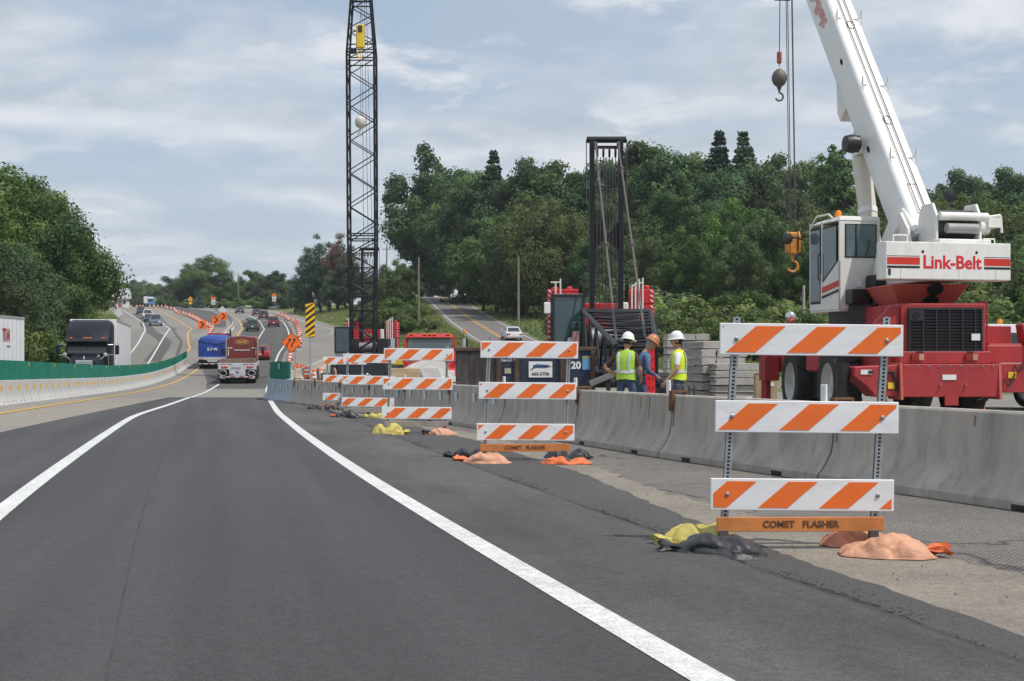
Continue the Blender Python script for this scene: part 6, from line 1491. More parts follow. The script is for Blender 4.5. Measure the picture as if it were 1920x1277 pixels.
# boom carrier plates, boom, cylinder
EL = R(55); bd = Vector((0, math.cos(EL), math.sin(EL))); bn = Vector((0, -math.sin(EL), math.cos(EL))); BX = .36
for u in (BX - .5, BX + .5):
    q = MB(); q.prism([(-2.3, 2.98), (-.6, 2.98), (-.75, 3.5), (-1.3, 4.15), (-1.75, 4.25), (-2.05, 3.9)], 'x', u - .035, u + .035); ub(q, 'boom_bracket', cr_wht, .012)
q = MB(); q.tube((BX - .6, -1.6, 3.95), (BX + .6, -1.6, 3.95), .12, .12, 14); ub(q, 'pivot_pin', cr_wht, 0, 40)
P0 = Vector((BX, -1.6, 3.72))
def boom_box(q, s0, s1, w, h, rnd, off_=0.0):
    rings = []
    for s in (s0, s1):
        c = P0 + bd * s + bn * off_; r = []
        for sx_, sy_ in ((-1, -1), (1, -1), (1, 1), (-1, 1)):
            for k in range(4):
                a = {(-1, -1): PI, (1, -1): 1.5 * PI, (1, 1): 0, (-1, 1): PI / 2}[(sx_, sy_)] + k * PI / 6
                r.append(c + Vector((1, 0, 0)) * (sx_ * (w / 2 - rnd) + rnd * math.cos(a)) + bn * (sy_ * (h / 2 - rnd) + rnd * math.sin(a)))
        rings.append(r)
    q.loft(rings)
bw_ = M('boom_white', (.80, .80, .79), .35, var=.04, scale=1.0, dirt=.14, dirtcol=(.5, .45, .38), coat=.2)
q = MB(); boom_box(q, -.15, 8.6, .67, .82, .10); bm_ = ub(q, 'boom_base_section', bw_, 0, 35)
q = MB(); boom_box(q, 8.6, 10.6, .56, .7, .08); ub(q, 'boom_inner_section', bw_, 0, 35)
q = MB(); boom_box(q, 8.45, 8.62, .73, .88, .10); ub(q, 'boom_collar', cr_wht, 0, 35); q = MB(); boom_box(q, -.2, .05, .73, .88, .1); ub(q, 'boom_foot', cr_wht, 0, 35)
topf = lambda x, s, h=.0: P0 + Vector((x, 0, 0)) + bd * s + bn * (.412 + h)
for u in (-.07, .08):
    q = MB(); q.tube(topf(u, .2, .03), topf(u, 10.4, .03), .011, .011, 5); q.build('hoist_rope', rope_m, bm_)
for s_ in (1.9, 4.05, 6.2, 8.2):   # rope guides standing on both edges
    for u in (-.29, .29):
        q = MB(); q.path([topf(u * .55, s_, .01), topf(u, s_, .03), topf(u * 1.05, s_ + .1, .2)], .013, 5); q.path([topf(u * 1.05, s_ - .18, .01), topf(u * 1.05, s_ + .1, .2)], .013, 5); q.build('rope_guide', cr_wht, bm_)
for s_ in (3.0, 6.0):
    q = MB(); ring = [topf(.02 + .10 * math.cos(a), s_ + .13 * math.sin(a), .008) for a in np.linspace(0, 2 * PI, 9)]; q.path(ring, .008, 4); q.build('cover_ring', M('cover_rust', (.4, .34, .28), .7), bm_)
q = MB(); ring = [topf(-.12, .35, .003), topf(-.12, 1.15, .003), topf(.10, 1.15, .003), topf(.10, .35, .003), topf(-.12, .35, .003)]; q.path(ring, .009, 4); q.build('hatch_outline', M('cover_rust'), bm_)
q = MB()
lft = lambda s, v: P0 + bd * s + bn * v + Vector((-.337, 0, 0))
for s_, v in ((5.1, .1), (2.6, -.1)):
    q = MB(); ring = [lft(s_ + .09 * math.cos(a), v + .05 * math.sin(a)) for a in np.linspace(0, 2 * PI, 12)][:-1]; q.add(ring + [p + Vector((-.006, 0, 0)) for p in ring], [tuple(range(11)), tuple(range(21, 10, -1))] + [(i, (i + 1) % 11, 11 + (i + 1) % 11, 11 + i) for i in range(11)]); q.build('side_slot', M('grille_core'), bm_)
# big lettering along the boom side
tm = Matrix((bd, bn, Vector((-1, 0, 0)))).transposed()
tx_ = text('boom_lettering', 'Link-Belt', .46, M('boom_logo', (.66, .30, .28), .5), bm_, (0, 0, 0), (0, 0, 0), bold=.018)
tm2 = Matrix((-bd, -bn, Vector((-1, 0, 0)))).transposed()
tx_.matrix_basis = Matrix.Translation(lft(7.25, .0) + Vector((-.004, 0, 0))) @ tm2.to_4x4()
# under-boom bracket, reels
q = MB(); q.prism([(.0, 0), (.9, .0), (.2, -.42), (-.05, -.42)], 'x', -.26, .26); o = ub(q, 'under_boom_bracket', cr_wht, .01); o.matrix_basis = REL @ (Matrix.Translation(P0 + bd * 4.2 - bn * .41) @ Matrix((Vector((1, 0, 0)), bd, bn)).transposed().to_4x4())
q = MB(); q.lathe([(.05, -.16), (.17, -.15), (.205, -.02), (.205, .05), (.19, .06), (.19, .15), (.1, .16)], tuple(P0 + bd * 2.85 - bn * .2 + Vector((-.62, 0, 0))), 20, 'x'); ub(q, 'cable_reel', black_m, 0, 40)
cyl0 = Vector((BX - .05, .15, 3.0)); cyl1 = P0 + bd * 3.3 - bn * .88
cylm = M('cylinder_cream', (.66, .63, .54), .35, var=.05, dirt=.15)
q = MB(); mid = cyl0.lerp(cyl1, .94); q.tube(cyl0, mid, .20, .20, 20); ub(q, 'lift_cylinder', cylm, 0, 40); q = MB(); q.tube(cyl0.lerp(cyl1, .5), cyl0.lerp(cyl1, .54), .215, .215, 20); ub(q, 'cylinder_band', cr_wht, 0, 40)
q = MB(); q.tube(mid, cyl1, .12, .12, 16); ub(q, 'cylinder_rod', chrome, 0, 40); q = MB(); q.prism([(-.35, .45), (.45, .45), (.12, -.12), (-.12, -.12)], 'x', -.17, .17); o = ub(q, 'cylinder_clevis', cr_wht, .02); o.matrix_basis = REL @ (Matrix.Translation(cyl1) @ Matrix((Vector((1, 0, 0)), bd, bn)).transposed().to_4x4())
# cab
cw_m = M('cab_white', (.72, .71, .67), .4, var=.05, dirt=.2, dirtcol=(.45, .43, .38))
X_0, X_1, Y_0, Y_1, Z_0, Z_1 = -.90, .05, -.5, .95, 2.30, 4.24
q = MB(); fr = .05
q.prism([(Y_0, Z_0), (Y_1, Z_0), (Y_1, Z_0 + .55), (Y_1 + .0, Z_0 + .62), (Y_0, Z_0 + 1.05)], 'x', X_0, X_0 + .04)
q.bx(X_0, X_1, Y_0, Y_0 + .04, Z_0, 3.42); q.bx(X_0, X_0 + .15, Y_0 - .001, Y_0 + .041, 3.42, 4.16); q.bx(X_1 - .10, X_1, Y_0 - .001, Y_0 + .041, 3.42, 4.16); q.bx(X_0, X_1, Y_0 - .002, Y_0 + .042, 4.10, Z_1)
q.bx(X_1 - .04, X_1, Y_0 + .03, Y_1, Z_0, Z_1 - .02); q.bx(X_0 + .02, X_1, Y_0 + .02, Y_1, Z_0 - .04, Z_0 + .04)
for yy in (Y_1 - .05, .32): q.bx(X_0 - .003, X_0 + .05, yy - .035, yy + .035, Z_0 + .3, Z_1)
q.bx(X_0, X_1, Y_1 - .05, Y_1, Z_0, Z_0 + .55); q.bx(X_1 - .08, X_1 + .002, Y_1 - .06, Y_1 + .002, Z_0, Z_1)
cab = ub(q, 'cab', cw_m, .008)
q = MB(); q.hexa([(X_0 - .02, Y_0 - .02, Z_1 - .06), (X_1 + .01, Y_0 - .02, Z_1 - .06), (X_1 + .01, Y_1 - .1, Z_1 - .06), (X_0 - .02, Y_1 - .1, Z_1 - .06), (X_0 + .06, Y_0 + .02, Z_1 + .05), (X_1, Y_0 + .02, Z_1 + .05), (X_1, Y_1 - .3, Z_1 + .02), (X_0 + .06, Y_1 - .3, Z_1 + .02)]); q.build('roof', cw_m, cab, bev=.02)
def wframe(P, nm, mg=.04):
    q = MB(); facep(q, P, 0, 1, 0, 1, .006); o = q.build(nm, M('seal_black', (.02, .02, .02), .6), cab); q = MB(); facep(q, P, mg, 1 - mg, mg * .8, 1 - mg * .8, .012); q.build('glass', M('dark_cab_glass', (.10, .15, .16), .06, var=.25, scale=1.2, spec=.8), o); return o
o = wframe([(X_0 + .13, Y_0 - .002, 3.40), (X_1 - .08, Y_0 - .002, 3.40), (X_1 - .08, Y_0 - .002, 4.12), (X_0 + .13, Y_0 - .002, 4.12)], 'rear_window', .045)
q = MB(); q.bx(-.53, -.50, Y_0 - .03, Y_0 - .005, 3.40, 4.12); q.build('slider_post', M('seal_black'), o)
wframe([(X_0, .28, 2.9), (X_0, Y_0 + .1, 3.3), (X_0, Y_0 + .1, 4.1), (X_0, .28, 4.1)], 'side_window')
wframe([(X_0, .88, 2.45), (X_0, .38, 2.45), (X_0, .38, 4.12), (X_0, .88, 4.12)], 'door')
wframe([(X_1, Y_1, 2.9), (X_0, Y_1, 2.9), (X_0, Y_1 - .2, 4.1), (X_1, Y_1 - .2, 4.1)], 'windshield')
for zz_, m, hh in ((2.78, sred, .12), (2.66, black_print, .05)):
    q = MB(); q.hexa([(X_0 - .012, .3, zz_ - .1), (X_0, .3, zz_ - .1), (X_0, Y_0 + .02, zz_ + .02), (X_0 - .012, Y_0 + .02, zz_ + .02), (X_0 - .012, .3, zz_ - .1 + hh), (X_0, .3, zz_ - .1 + hh), (X_0, Y_0 + .02, zz_ + .02 + hh), (X_0 - .012, Y_0 + .02, zz_ + .02 + hh)]); q.build('cab_stripe', m, cab)
q = MB(); q.lathe([(.08, 0), (.085, .03), (.07, .05), (.075, .14), (.05, .19), (.02, .2)], (-.62, .1, Z_1 + .03), 14); q.build('beacon', amber, cab, smooth=40)
q = MB(); q.path([(X_0 + .05, .9, Z_1), (X_0 + .05, .7, Z_1 + .14), (X_0 + .05, .1, Z_1 + .14), (X_0 + .05, -.1, Z_1 + .03)], .02, 6); q.build('roof_rail', cw_m, cab)
q = MB(); q.path([(X_0, 1.15, 3.9), (X_0 - .28, 1.35, 4.0)], .018, 6); q.lathe([(.02, 0), (.12, .02), (.13, .08), (.1, .12)], (X_0 - .34, 1.3, 3.95), 14, 'y'); q.build('mirror', dkgrey, cab)
q = MB(); q.bx(-.78, -.36, -.85, -.54, 2.40, 2.72); ub(q, 'battery_box', black_m, .02); q = MB(); q.bx(-.32, .1, -.95, -.54, 2.36, 3.02); ub(q, 'hydraulic_tank', black_m, .03); q = MB(); q.bx(-.52, -.42, -.56, -.545, 2.78, 2.94); ub(q, 'warning_label', wht_s)
for u, v in ((-.3, 2.3), (-.18, 2.25), (-.05, 2.32)):
    q = MB(); q.path([(u, -.7, v + .1), (u + .1, -.9, v - .12), (u + .3, -1.0, v - .05), (u + .45, -.9, v + .2)], .022, 6); ub(q, 'hydraulic_line', black_rub)
# winches on the rear of the upper works
q = MB(); q.tube((.15, -2.35, 3.95), (1.05, -2.35, 3.95), .30, .30, 24); ub(q, 'winch_drum', M('rope_drum', (.06, .058, .055), .6, var=.4, scale=30), 0, 40)
for u in (.12, 1.08):
    q = MB(); q.prism([(-2.7, 3.52), (-2.0, 3.52), (-2.0, 4.1), (-2.15, 4.36), (-2.55, 4.36), (-2.7, 4.1)], 'x', u - .03, u + .03); ub(q, 'winch_plate', cr_wht, .012)
q = MB(); q.tube((.15, -2.74, 4.08), (1.2, -2.74, 4.08), .085, .085, 14); ub(q, 'guide_tube', cr_wht, 0, 40); q = MB(); q.tube((.28, -2.78, 3.84), (.95, -2.78, 3.84), .10, .10, 16); ub(q, 'rope_roller', M('roller_grey', (.30, .30, .30), .5, dirt=.3), 0, 40)
q = MB(); q.tube((1.1, -2.35, 3.92), (1.45, -2.35, 3.92), .17, .15, 14); q.box((1.5, -2.4, 4.0), (.28, .3, .2)); q.path([(1.3, -2.5, 4.1), (1.65, -2.5, 4.15), (1.68, -2.5, 3.8)], .03, 6); ub(q, 'winch_motor', cr_wht, 0, 40)
q = MB(); q.bx(.05, 1.2, -2.9, -2.0, 3.5, 3.62); ub(q, 'winch_base', cr_wht, .02)
q = MB(); q.lathe([(.03, -.05), (.12, -.03), (.14, .03), (.06, .06)], (BX + .62, -1.75, 4.62), 16, 'y'); q.path([(BX + .62, -1.75, 4.5), (BX + .45, -1.8, 4.2)], .02, 6); ub(q, 'work_lamp', black_m, 0, 40)
for u, v in ((-.32, 4.32), (.28, 4.3)):
    q = MB(); q.tube((BX + u, -2.0, v - .5), (BX + u, -1.5, v), .075, .075, 12); ub(q, 'hydraulic_hose', cr_wht, 0, 40)
# boom head, ropes, hook block and ball
hd = P0 + bd * 10.7
q = MB(); boom_box(q, 10.55, 10.95, .6, .8, .06); ub(q, 'boom_head', cr_wht, 0, 35)
q = MB(); q.tube(hd + Vector((-.34, .25, .1)), hd + Vector((.34, .25, .1)), .26, .26, 18); ub(q, 'head_sheave', black_m, 0, 40)
hw = REL @ (hd + Vector((0, .5, 0)))
hx = rootM @ hw
def wl(p): return rootM.inverted() @ Vector(p)
for u, v in ((-.02, 0), (.03, .05), (.12, 0), (.15, .06)): member(t, 'hoist_rope', wl((hx.x + u + .02, hx.y + v, hx.z)), wl((hx.x + u + .14, hx.y + v, 4.6)), .011, rope_m)
kb = (hx.x + .20, hx.y, 4.15)
q = MB(); q.bx(-.12, .12, -.10, .10, -.26, .30); o = q.build('hook_block', M('block_orange', (.50, .22, .03), .5, var=.2, dirt=.6), t, bev=.04); o.location = wl(kb)
for s in (-1, 1):
    q = MB(); q.prism([(-.13, -.22), (.13, -.22), (.16, .18), (.07, .32), (-.07, .32), (-.16, .18)], 'x', s * .145 - .022, s * .145 + .022); o = q.build('block_cheek', M('block_orange'), t, bev=.012); o.location = wl(kb)
hook(t, tuple(wl((kb[0], kb[1], kb[2] - .28))), .27, M('block_orange'))
bx_ = wl((hx.x - .14, hx.y, 8.35))
q = MB(); q.lathe([(.03, .24), (.07, .22), (.14, .16), (.19, .05), (.19, -.05), (.14, -.16), (.06, -.22), (.04, -.3)], tuple(bx_), 20); q.build('headache_ball', M('ball_brown', (.14, .125, .115), .6, .3, dirt=.3), t, smooth=60)
q = MB(); q.box((bx_[0], bx_[1], bx_[2] + .52), (.11, .09, .3)); q.build('rope_socket', M('socket_red', (.28, .08, .05), .7), t, bev=.02)
member(t, 'ball_rope', tuple(bx_ + Vector((0, 0, .3))), wl((hx.x - .10, hx.y, hx.z)), .012, rope_m); hook(t, (bx_[0], bx_[1], bx_[2] - .26), .2, M('ball_brown'))
q = MB(); q.tube((bx_[0] - .12, bx_[1], bx_[2] + 2.0), (bx_[0] + .28, bx_[1], bx_[2] + 2.0), .04, .04, 8); q.build('limit_weight', black_m, t)

# small fittings on the hydraulic crane
for i in range(9):
    q = MB(); q.lathe([(.016, -.318), (.02, -.31), (.02, -.3)], (-.84 + i * .21, 0, 1.19), 8, 'y'); q.build('bolt', steel, rp)
for u in (-.5, .5):
    q = MB(); q.bx(u - .07, u + .07, -.03, -.018, 1.455, 1.475); q.build('hood_latch', black_m, sl)
q = MB(); q.bx(-.835, -.825, .35, 2.5, 1.9, 1.915); q.build('hood_seam', M('seal_black'), t)
q = MB(); q.bx(-.835, -.825, 1.2, 1.215, 1.5, 2.38); q.build('hood_seam', M('seal_black'), t)
for u, zz_ in ((-1.12, .82), (1.25, 1.02), (1.8, 1.02)):
    q = MB(); q.box((u, -.235 if u < 0 else -.235, zz_), (.16, .012, .12)); q.build('hazard_decal', hook_y, t)
q = MB(); q.path([(.95, .25, 1.62), (.95, .25, 2.45), (.95, 1.8, 2.45), (.95, 1.8, 2.0)], .018, 6); q.build('handrail', cred, t)
for k_, v in enumerate((1.35, 1.62, 1.86)):
    q = MB(); q.path([(1.1 + .2 * k_, -.24, v - .4), (1.15 + .2 * k_, -.3, v - .55), (1.3 + .2 * k_, -.26, v - .3)], .014, 5); q.build('hydraulic_hose', black_rub, t)
for u in (-.95, .3, 1.1):
    q = MB(); q.bx(u - .004, u + .004, -3.2035, -3.198, 2.80, 2.99); q.build('panel_seam', M('seam_grey', (.4, .39, .37), .7), cw)
q = MB(); q.path([(-1.0, -3.0, 3.53), (-1.0, -3.0, 3.66), (-.7, -3.0, 3.66), (-.7, -3.0, 3.53)], .014, 6); q.build('lifting_eye', cr_wht, cw)
q = MB(); q.path([(.95, -3.0, 3.53), (.95, -3.0, 3.62), (1.2, -3.0, 3.62), (1.2, -3.0, 3.53)], .014, 6); q.build('lifting_eye', cr_wht, cw)
q = MB(); q.path([(X_0 - .03, .36, 2.95), (X_0 - .07, .36, 3.0), (X_0 - .07, .36, 3.5), (X_0 - .03, .36, 3.55)], .014, 6); q.build('grab_handle', M('seal_black'), cab)
q = MB(); q.path([(-.3, Y_0 - .03, 3.42), (-.2, Y_0 - .035, 3.8)], .008, 5); q.build('wiper', M('seal_black'), cab)

# ------------------------------------------------------------------ yard clutter
dump_b = M('dumpster_blue', (.018, .032, .07), .55, var=.25, scale=1.5, dirt=.55, dirtcol=(.10, .06, .04)); dump_r = M('dumpster_rust', (.10, .06, .045), .8, var=.4, scale=3, dirt=.5, dirtcol=(.03, .03, .03)); dump_k = M('dumpster_scorched', (.05, .045, .042), .8, var=.6, scale=4, stretch=(1, 1, .25), dirt=.6, dirtcol=(.17, .15, .13))
D = 36.5; x = gx(985, D); z = ghf(x, D); t = thing('dumpster', 'blue rust-streaked open dumpster behind the second barricade', 'dumpster', (x, D, z), R(-1.5))
w = 1.83; H = 1.62
q = MB(); q.bx(-w, w, -.04, .04, .2, H); q.bx(-w, w, 2.1, 2.18, .2, H); q.bx(-w, -w + .08, .04, 2.1, .2, H); q.bx(w - .08, w, .04, 2.1, .2, H); q.bx(-w, w, 0, 2.1, .12, .2); q.build('tub', dump_b, t)
q = MB(); q.bx(-w - .05, w + .05, -.09, .09, H, H + .11); q.build('top_rail', dump_r, t, bev=.02)
q = MB(); q.bx(-w + .02, -.78, -.055, -.04, .25, H - .02); q.build('scorched_panel', dump_k, t)
for u in (-.70, -.22, .98, 1.06, w - .05):
    q = MB(); q.bx(u - .06, u + .06, -.12, -.04, .15, H); q.build('rib', dump_r, t, bev=.01)
q = MB(); q.box((.40, -.06, 1.14), (.62, .02, .42)); sg = q.build('sign_panel', wht_s, t)
text('lettering', '665-5706', .12, black_print, sg, (.40, -.073, 1.02), (PI / 2, 0, 0), bold=.003)
q = MB(); q.prism([(.2, 1.18), (.58, 1.18), (.62, 1.26), (.3, 1.28), (.2, 1.25)], 'y', -.075, -.071); q.build('logo_print', M('logo_blue', (.08, .15, .32), .5), sg)
q = MB(); q.path([(.14, -.075, 1.14), (.3, -.075, 1.22), (.68, -.075, 1.23)], .012, 4); q.build('black_line', black_print, sg)
q = MB(); q.box((-.46, -.055, 1.10), (.17, .012, .14)); q.build('sticker', M('sticker_tan', (.45, .42, .3), .6), t); text('lettering', 'McClain E-Z Pack', .10, wht_s, t, (-.46, -.05, 1.38), (PI / 2, 0, 0), bold=.002, sx=.8)
text('number', '20', .26, wht_s, t, (1.33, -.05, 1.24), (PI / 2, 0, 0), bold=.012); q = MB(); q.box((1.60, -.055, 1.28), (.2, .012, .3)); q.build('sticker', M('sticker_blue', (.15, .35, .6), .5), t); q = MB(); q.box((1.60, -.057, 1.46), (.2, .012, .07)); q.build('sticker', M('sticker_olive', (.35, .33, .12), .5), t)

# stacks of concrete beams: every beam a thing
beam_m = M('beam_concrete', (.42, .40, .37), .9, var=.12, scale=2, bump=.5, bscale=18, dirt=.4, dirtcol=(.24, .23, .21))
def beam_mesh(wd, hh, lg, seed):
    r = np.random.default_rng(seed); q = MB(); rings = []
    for u in np.linspace(-lg / 2, lg / 2, 6):
        k = 1 + .03 * r.normal(); rings.append([(-wd / 2 * k, u, .02), (-wd / 2 * .93, u, hh * .5), (-wd / 2 * k, u, hh * .95), (-wd * .2, u, hh * (1 + .02 * r.normal())), (wd * .2, u, hh), (wd / 2 * k, u, hh * .95), (wd / 2 * .93, u, hh * .5), (wd / 2, u, .02)])
    q.loft(rings); return q.mesh('concrete_beam', beam_m, bev=.012)
bms = [beam_mesh(.46, .25, 3.0, i) for i in range(4)]
def stack(px, D, cols_, rows_, where, rz=0.0, wd=.47, hh=.255, meshes=bms):
    x = gx(px, D); z = ghf(x, D)
    ca, sa = math.cos(rz), math.sin(rz)
    for c in range(cols_):
        for r_ in range(rows_ - (1 if c == cols_ - 1 and cols_ > 2 else 0)):
            ox = (c - (cols_ - 1) / 2) * wd; jx = rng.normal() * .015
            o = link('precast_block', meshes[int(rng.integers(len(meshes)))]); o.location = (x + (ox + jx) * ca, D + ox * sa + rng.normal() * .05, z + r_ * hh); o.rotation_euler = (0, 0, rz + rng.normal() * .01)
            tag(o, 'concrete block, %s, %s course up%s' % (where, ordw(r_), '' if cols_ == 1 else ', %s column' % ordw(c)), 'concrete block', 'blocks of the ' + where)
stack(1338, 44, 3, 8, 'tall stack right of the workers', R(4))
long_m = [(lambda s: (lambda q: q)(beam_mesh(1.9, .22, 1.0, s)))(s) for s in (11, 12)]
stack(1392, 42, 1, 6, 'long low pile left of the hydraulic crane', R(2), 2.0, .222, long_m)
blk = [beam_mesh(.62, .3, 1.2, s) for s in (21, 22, 23)]
stack(1300, 62, 4, 9, 'pale pile behind the right worker', R(2), .64, .31, blk)
# brown carton, bucket, sheave cluster, red post, grey pipe
D = 39.5; x = gx(1437, D); t = thing('carton_box', 'tall brown cardboard box left of the hydraulic crane wheels', 'box', (x, D, ghf(x, D)), R(-6))
card = M('cardboard', (.42, .31, .20), .85, var=.12, scale=2, dirt=.2); q = MB(); q.bx(-.32, .32, 0, .6, 0, 1.02); q.build('carton', card, t, bev=.02)
q = MB(); q.hexa([(-.33, -.01, 1.02), (.0, -.01, 1.02), (.0, .6, 1.02), (-.33, .6, 1.02), (-.28, -.01, 1.06), (.0, -.01, 1.05), (.0, .6, 1.05), (-.28, .6, 1.06)]); q.build('flap', card, t); q = MB(); q.box((.12, -.008, .72), (.2, .012, .1)); q.build('label', wht_s, t)
D = 38.5; x = gx(1399, D); t = thing('bucket', 'white plastic bucket in front of the long low pile', 'bucket', (x, D, ghf(x, D)), 0)
q = MB(); q.lathe([(.12, 0), (.15, .36), (.16, .36), (.16, .39), (.14, .39), (.115, .03)], n=18); q.build('pail', white_pl, t, smooth=40); q = MB(); q.path([(.16 * math.cos(a), -.02, .37 - .2 * math.sin(a)) for a in np.linspace(0, PI, 9)], .006, 4); q.build('handle', steel, t)
D = 25.6; x = gx(1281, D); z = ghf(x, D); t = thing('sheave_block', 'black block of round sheaves standing beside the right worker', 'sheave block', (x, D, z), R(-8))
shin = M('black_gloss', (.012, .012, .014), .25, var=.1, dirt=.1)
for i in range(5):
    q = MB(); u = -.20 + i * .1; q.prism([(-.28, 0), (.28, 0), (.28, .52)] + [(.28 * math.cos(a), .52 + .34 * math.sin(a)) for a in np.linspace(.2, PI - .2, 9)] + [(-.28, .52)], 'x', u - .022, u + .022); q.build('sheave_plate', shin, t, bev=.008)
q = MB(); q.tube((-.26, 0, .5), (.27, 0, .5), .1, .1, 12); q.build('pin', steel, t, smooth=40); q = MB(); q.bx(-.3, .32, -.2, .2, .0, .12); q.build('base', shin, t)
D = 28.8; x = gx(1219, D); t = thing('red_beam', 'bright red drilled steel beam standing between the workers', 'beam', (x, D, ghf(x, D)), R(6)); rdm = M('beam_red', (.70, .02, .025), .4, dirt=.1)
q = MB(); q.hexa([(-.15, 0, 0), (.13, 0, 0), (.13, .1, 0), (-.15, .1, 0), (-.06, .05, 1.62), (.10, .05, 1.62), (.10, .12, 1.62), (-.06, .12, 1.62)]); rb_ = q.build('web', rdm, t, bev=.012)
for i in range(7):
    for u in (-.03, .06):
        q = MB(); q.lathe([(.014, -.004), (.014, .01)], (u + .01 * (i % 2), .0 + .03 * i / 6, .35 + i * .2), 8, 'y'); q.build('hole', M('grille_core'), rb_)
D = 33; x = gx(1137, D); t = thing('grey_channel', 'grey steel channel leaning behind the left worker', 'steel channel', (x, D, ghf(x, D)), 0); q = MB(); q.box((0, 0, .95), (.85, .1, .14), Matrix.Rotation(R(-22), 3, 'Y')); q.build('bar', M('channel_grey', (.22, .21, .20), .6, .3, dirt=.2), t, bev=.01); q = MB(); q.box((.05, .05, .45), (.1, .1, .9)); q.build('prop', black_m, t)
# rubble, timber, reel, dark tank behind the far barricades
rub = M('rubble', (.40, .385, .36), .9, var=.15, scale=3, bump=.5, bscale=20)
def chunk(px, D, s, lb, zup=0.0, zk=.6):
    bmc = bmesh.new(); bmesh.ops.create_icosphere(bmc, subdivisions=2, radius=s)
    ph = rng.uniform(0, 6, 3)
    for v in bmc.verts:
        k = 1 + .25 * math.sin(v.co.x / s * 2.5 + ph[0]) * math.cos(v.co.y / s * 2 + ph[1]) + .1 * rng.normal() * .6
        v.co *= k; v.co.z *= zk
    me = bpy.data.meshes.new('concrete_chunk'); bmc.to_mesh(me); bmc.free(); me.materials.append(rub)
    x = gx(px, D); o = link('concrete_chunk', me, None, (x, D, ghf(x, D) + s * .35 + zup)); tag(o, lb, 'rubble', 'broken concrete behind the barricades')
GW = ['leftmost', 'second', 'third', 'fourth', 'fifth', 'sixth', 'seventh', 'rightmost']
for i, (px, s, zu) in enumerate([(712, .6, 0), (727, .62, 0), (742, .66, 0), (757, .85, 0), (774, 1.1, 0), (795, 1.15, 0), (813, 1.05, 0), (826, .8, 0)]): chunk(px, 46 + .6 * (i % 3), s * .95, 'broken concrete lump behind the third barricade, %s of the heap' % GW[i], zu, .95)
for i, (px, s) in enumerate([(1115, .35), (1130, .3), (1150, .4)]): chunk(px, 30 + i * .5, s, 'flat grey concrete slab piece left of the workers, %s' % ['left', 'middle', 'right'][i], .1)
timb = M('fresh_timber', (.52, .38, .24), .8, var=.15, scale=2, stretch=(.3, 3, 3))
for i in range(12):
    D = 44.5; x = gx(752 + 9 * (i % 3), D) + .0; q = MB(); q.box((0, 0, .1), (.5, .14, .19)); o = q.build('timber_block', timb, None, bev=.01); o.location = (gx(745 + 26 * (i % 2), D), D + .16 * (i % 2), ghf(x, D) + .2 * (i // 2)); tag(o, 'pale timber block in the low stack behind the third barricade, %s course %s' % (ordw(i // 2), ['left', 'right'][i % 2]), 'timber', 'timber behind the barricades')
D = 56; x = gx(675, D); t = thing('steel_tank', 'low dark steel tank behind the fourth barricade', 'tank', (x, D, ghf(x, D)), 0); q = MB(); q.bx(-.95, .95, 0, 1.5, .1, 1.5); q.build('shell', M('tank_navy', (.02, .025, .035), .5, dirt=.2), t, bev=.06); 
for u in (-.5, .1, .3):
    q = MB(); q.lathe([(.05, -.02), (.05, .02)], (u, 0, 1.0), 10, 'y'); q.build('cap', wht_s, t)
D = 52; x = gx(612, D); t = thing('cable_reel', 'small wooden cable reel beside the nose barriers', 'cable reel', (x, D, ghf(x, D)), R(15))
for s in (-1, 1):
    q = MB(); q.lathe([(.62, s * .3 - .03), (.62, s * .3 + .03)], (0, 0, .62), 20, 'x'); q.build('flange', M('old_timber', (.24, .17, .12), .85, var=.25, scale=3), t)
q = MB(); q.tube((-.3, 0, .62), (.3, 0, .62), .42, .42, 16); q.build('drum', black_rub, t, smooth=40)
# yellow machine peeping behind the far crawler, and a white machine at the right edge
D = 118; x = gx(742, D); t = thing('yellow_machine', 'yellow construction machine half hidden right of the far crawler', 'machine', (x, D, ghf(x, D)), 0)
q = MB(); q.bx(-1.6, 1.6, 0, 3, .7, 1.5); q.build('body', hook_y, t, bev=.1); q = MB(); q.bx(-.7, -.2, .2, 1.5, 1.4, 3.0); q.build('mast', hook_y, t, bev=.05); q = MB(); q.bx(.5, 1.3, .5, 2, 1.5, 2.2); q.build('engine_cover', orange_r, t, bev=.08)
for s in (-1, 1):
    for y in (.4, 2.5): wheel(t, s * 1.4, y, .55, 1.8)
q = MB(); q.tube((1.5, .2, 1.2), (1.5, .2, 2.6), .05, .05, 6); q.build('pipe', white_pl, t)
D = 40; x = gx(1925, D); t = thing('white_truck', 'white service truck roof with amber beacons at the right edge', 'truck', (x, D, ghf(x, D)), R(20))
q = MB(); q.bx(-1.3, 1.3, 0, 2.0, 1.2, 2.45); q.build('cab', paint('svc_white', (.7, .7, .72)), t, bev=.12, segs=2, smooth=40); q = MB(); q.bx(-1.2, 1.2, -.02, .02, 1.7, 2.2); q.build('rear_window', car_gl, t); q = MB(); q.bx(-1.2, 1.2, -3, 2, .6, 1.2); q.build('bed', dkgrey, t)
for s in (-1, 1):
    q = MB(); q.lathe([(.07, 0), (.08, .05), (.05, .15)], (s * .8 + .1, .3, 2.45), 10); q.build('beacon', amber, t)
    for y in (-2.2, 1.2): wheel(t, s * 1.1, y, .48, 1.4)
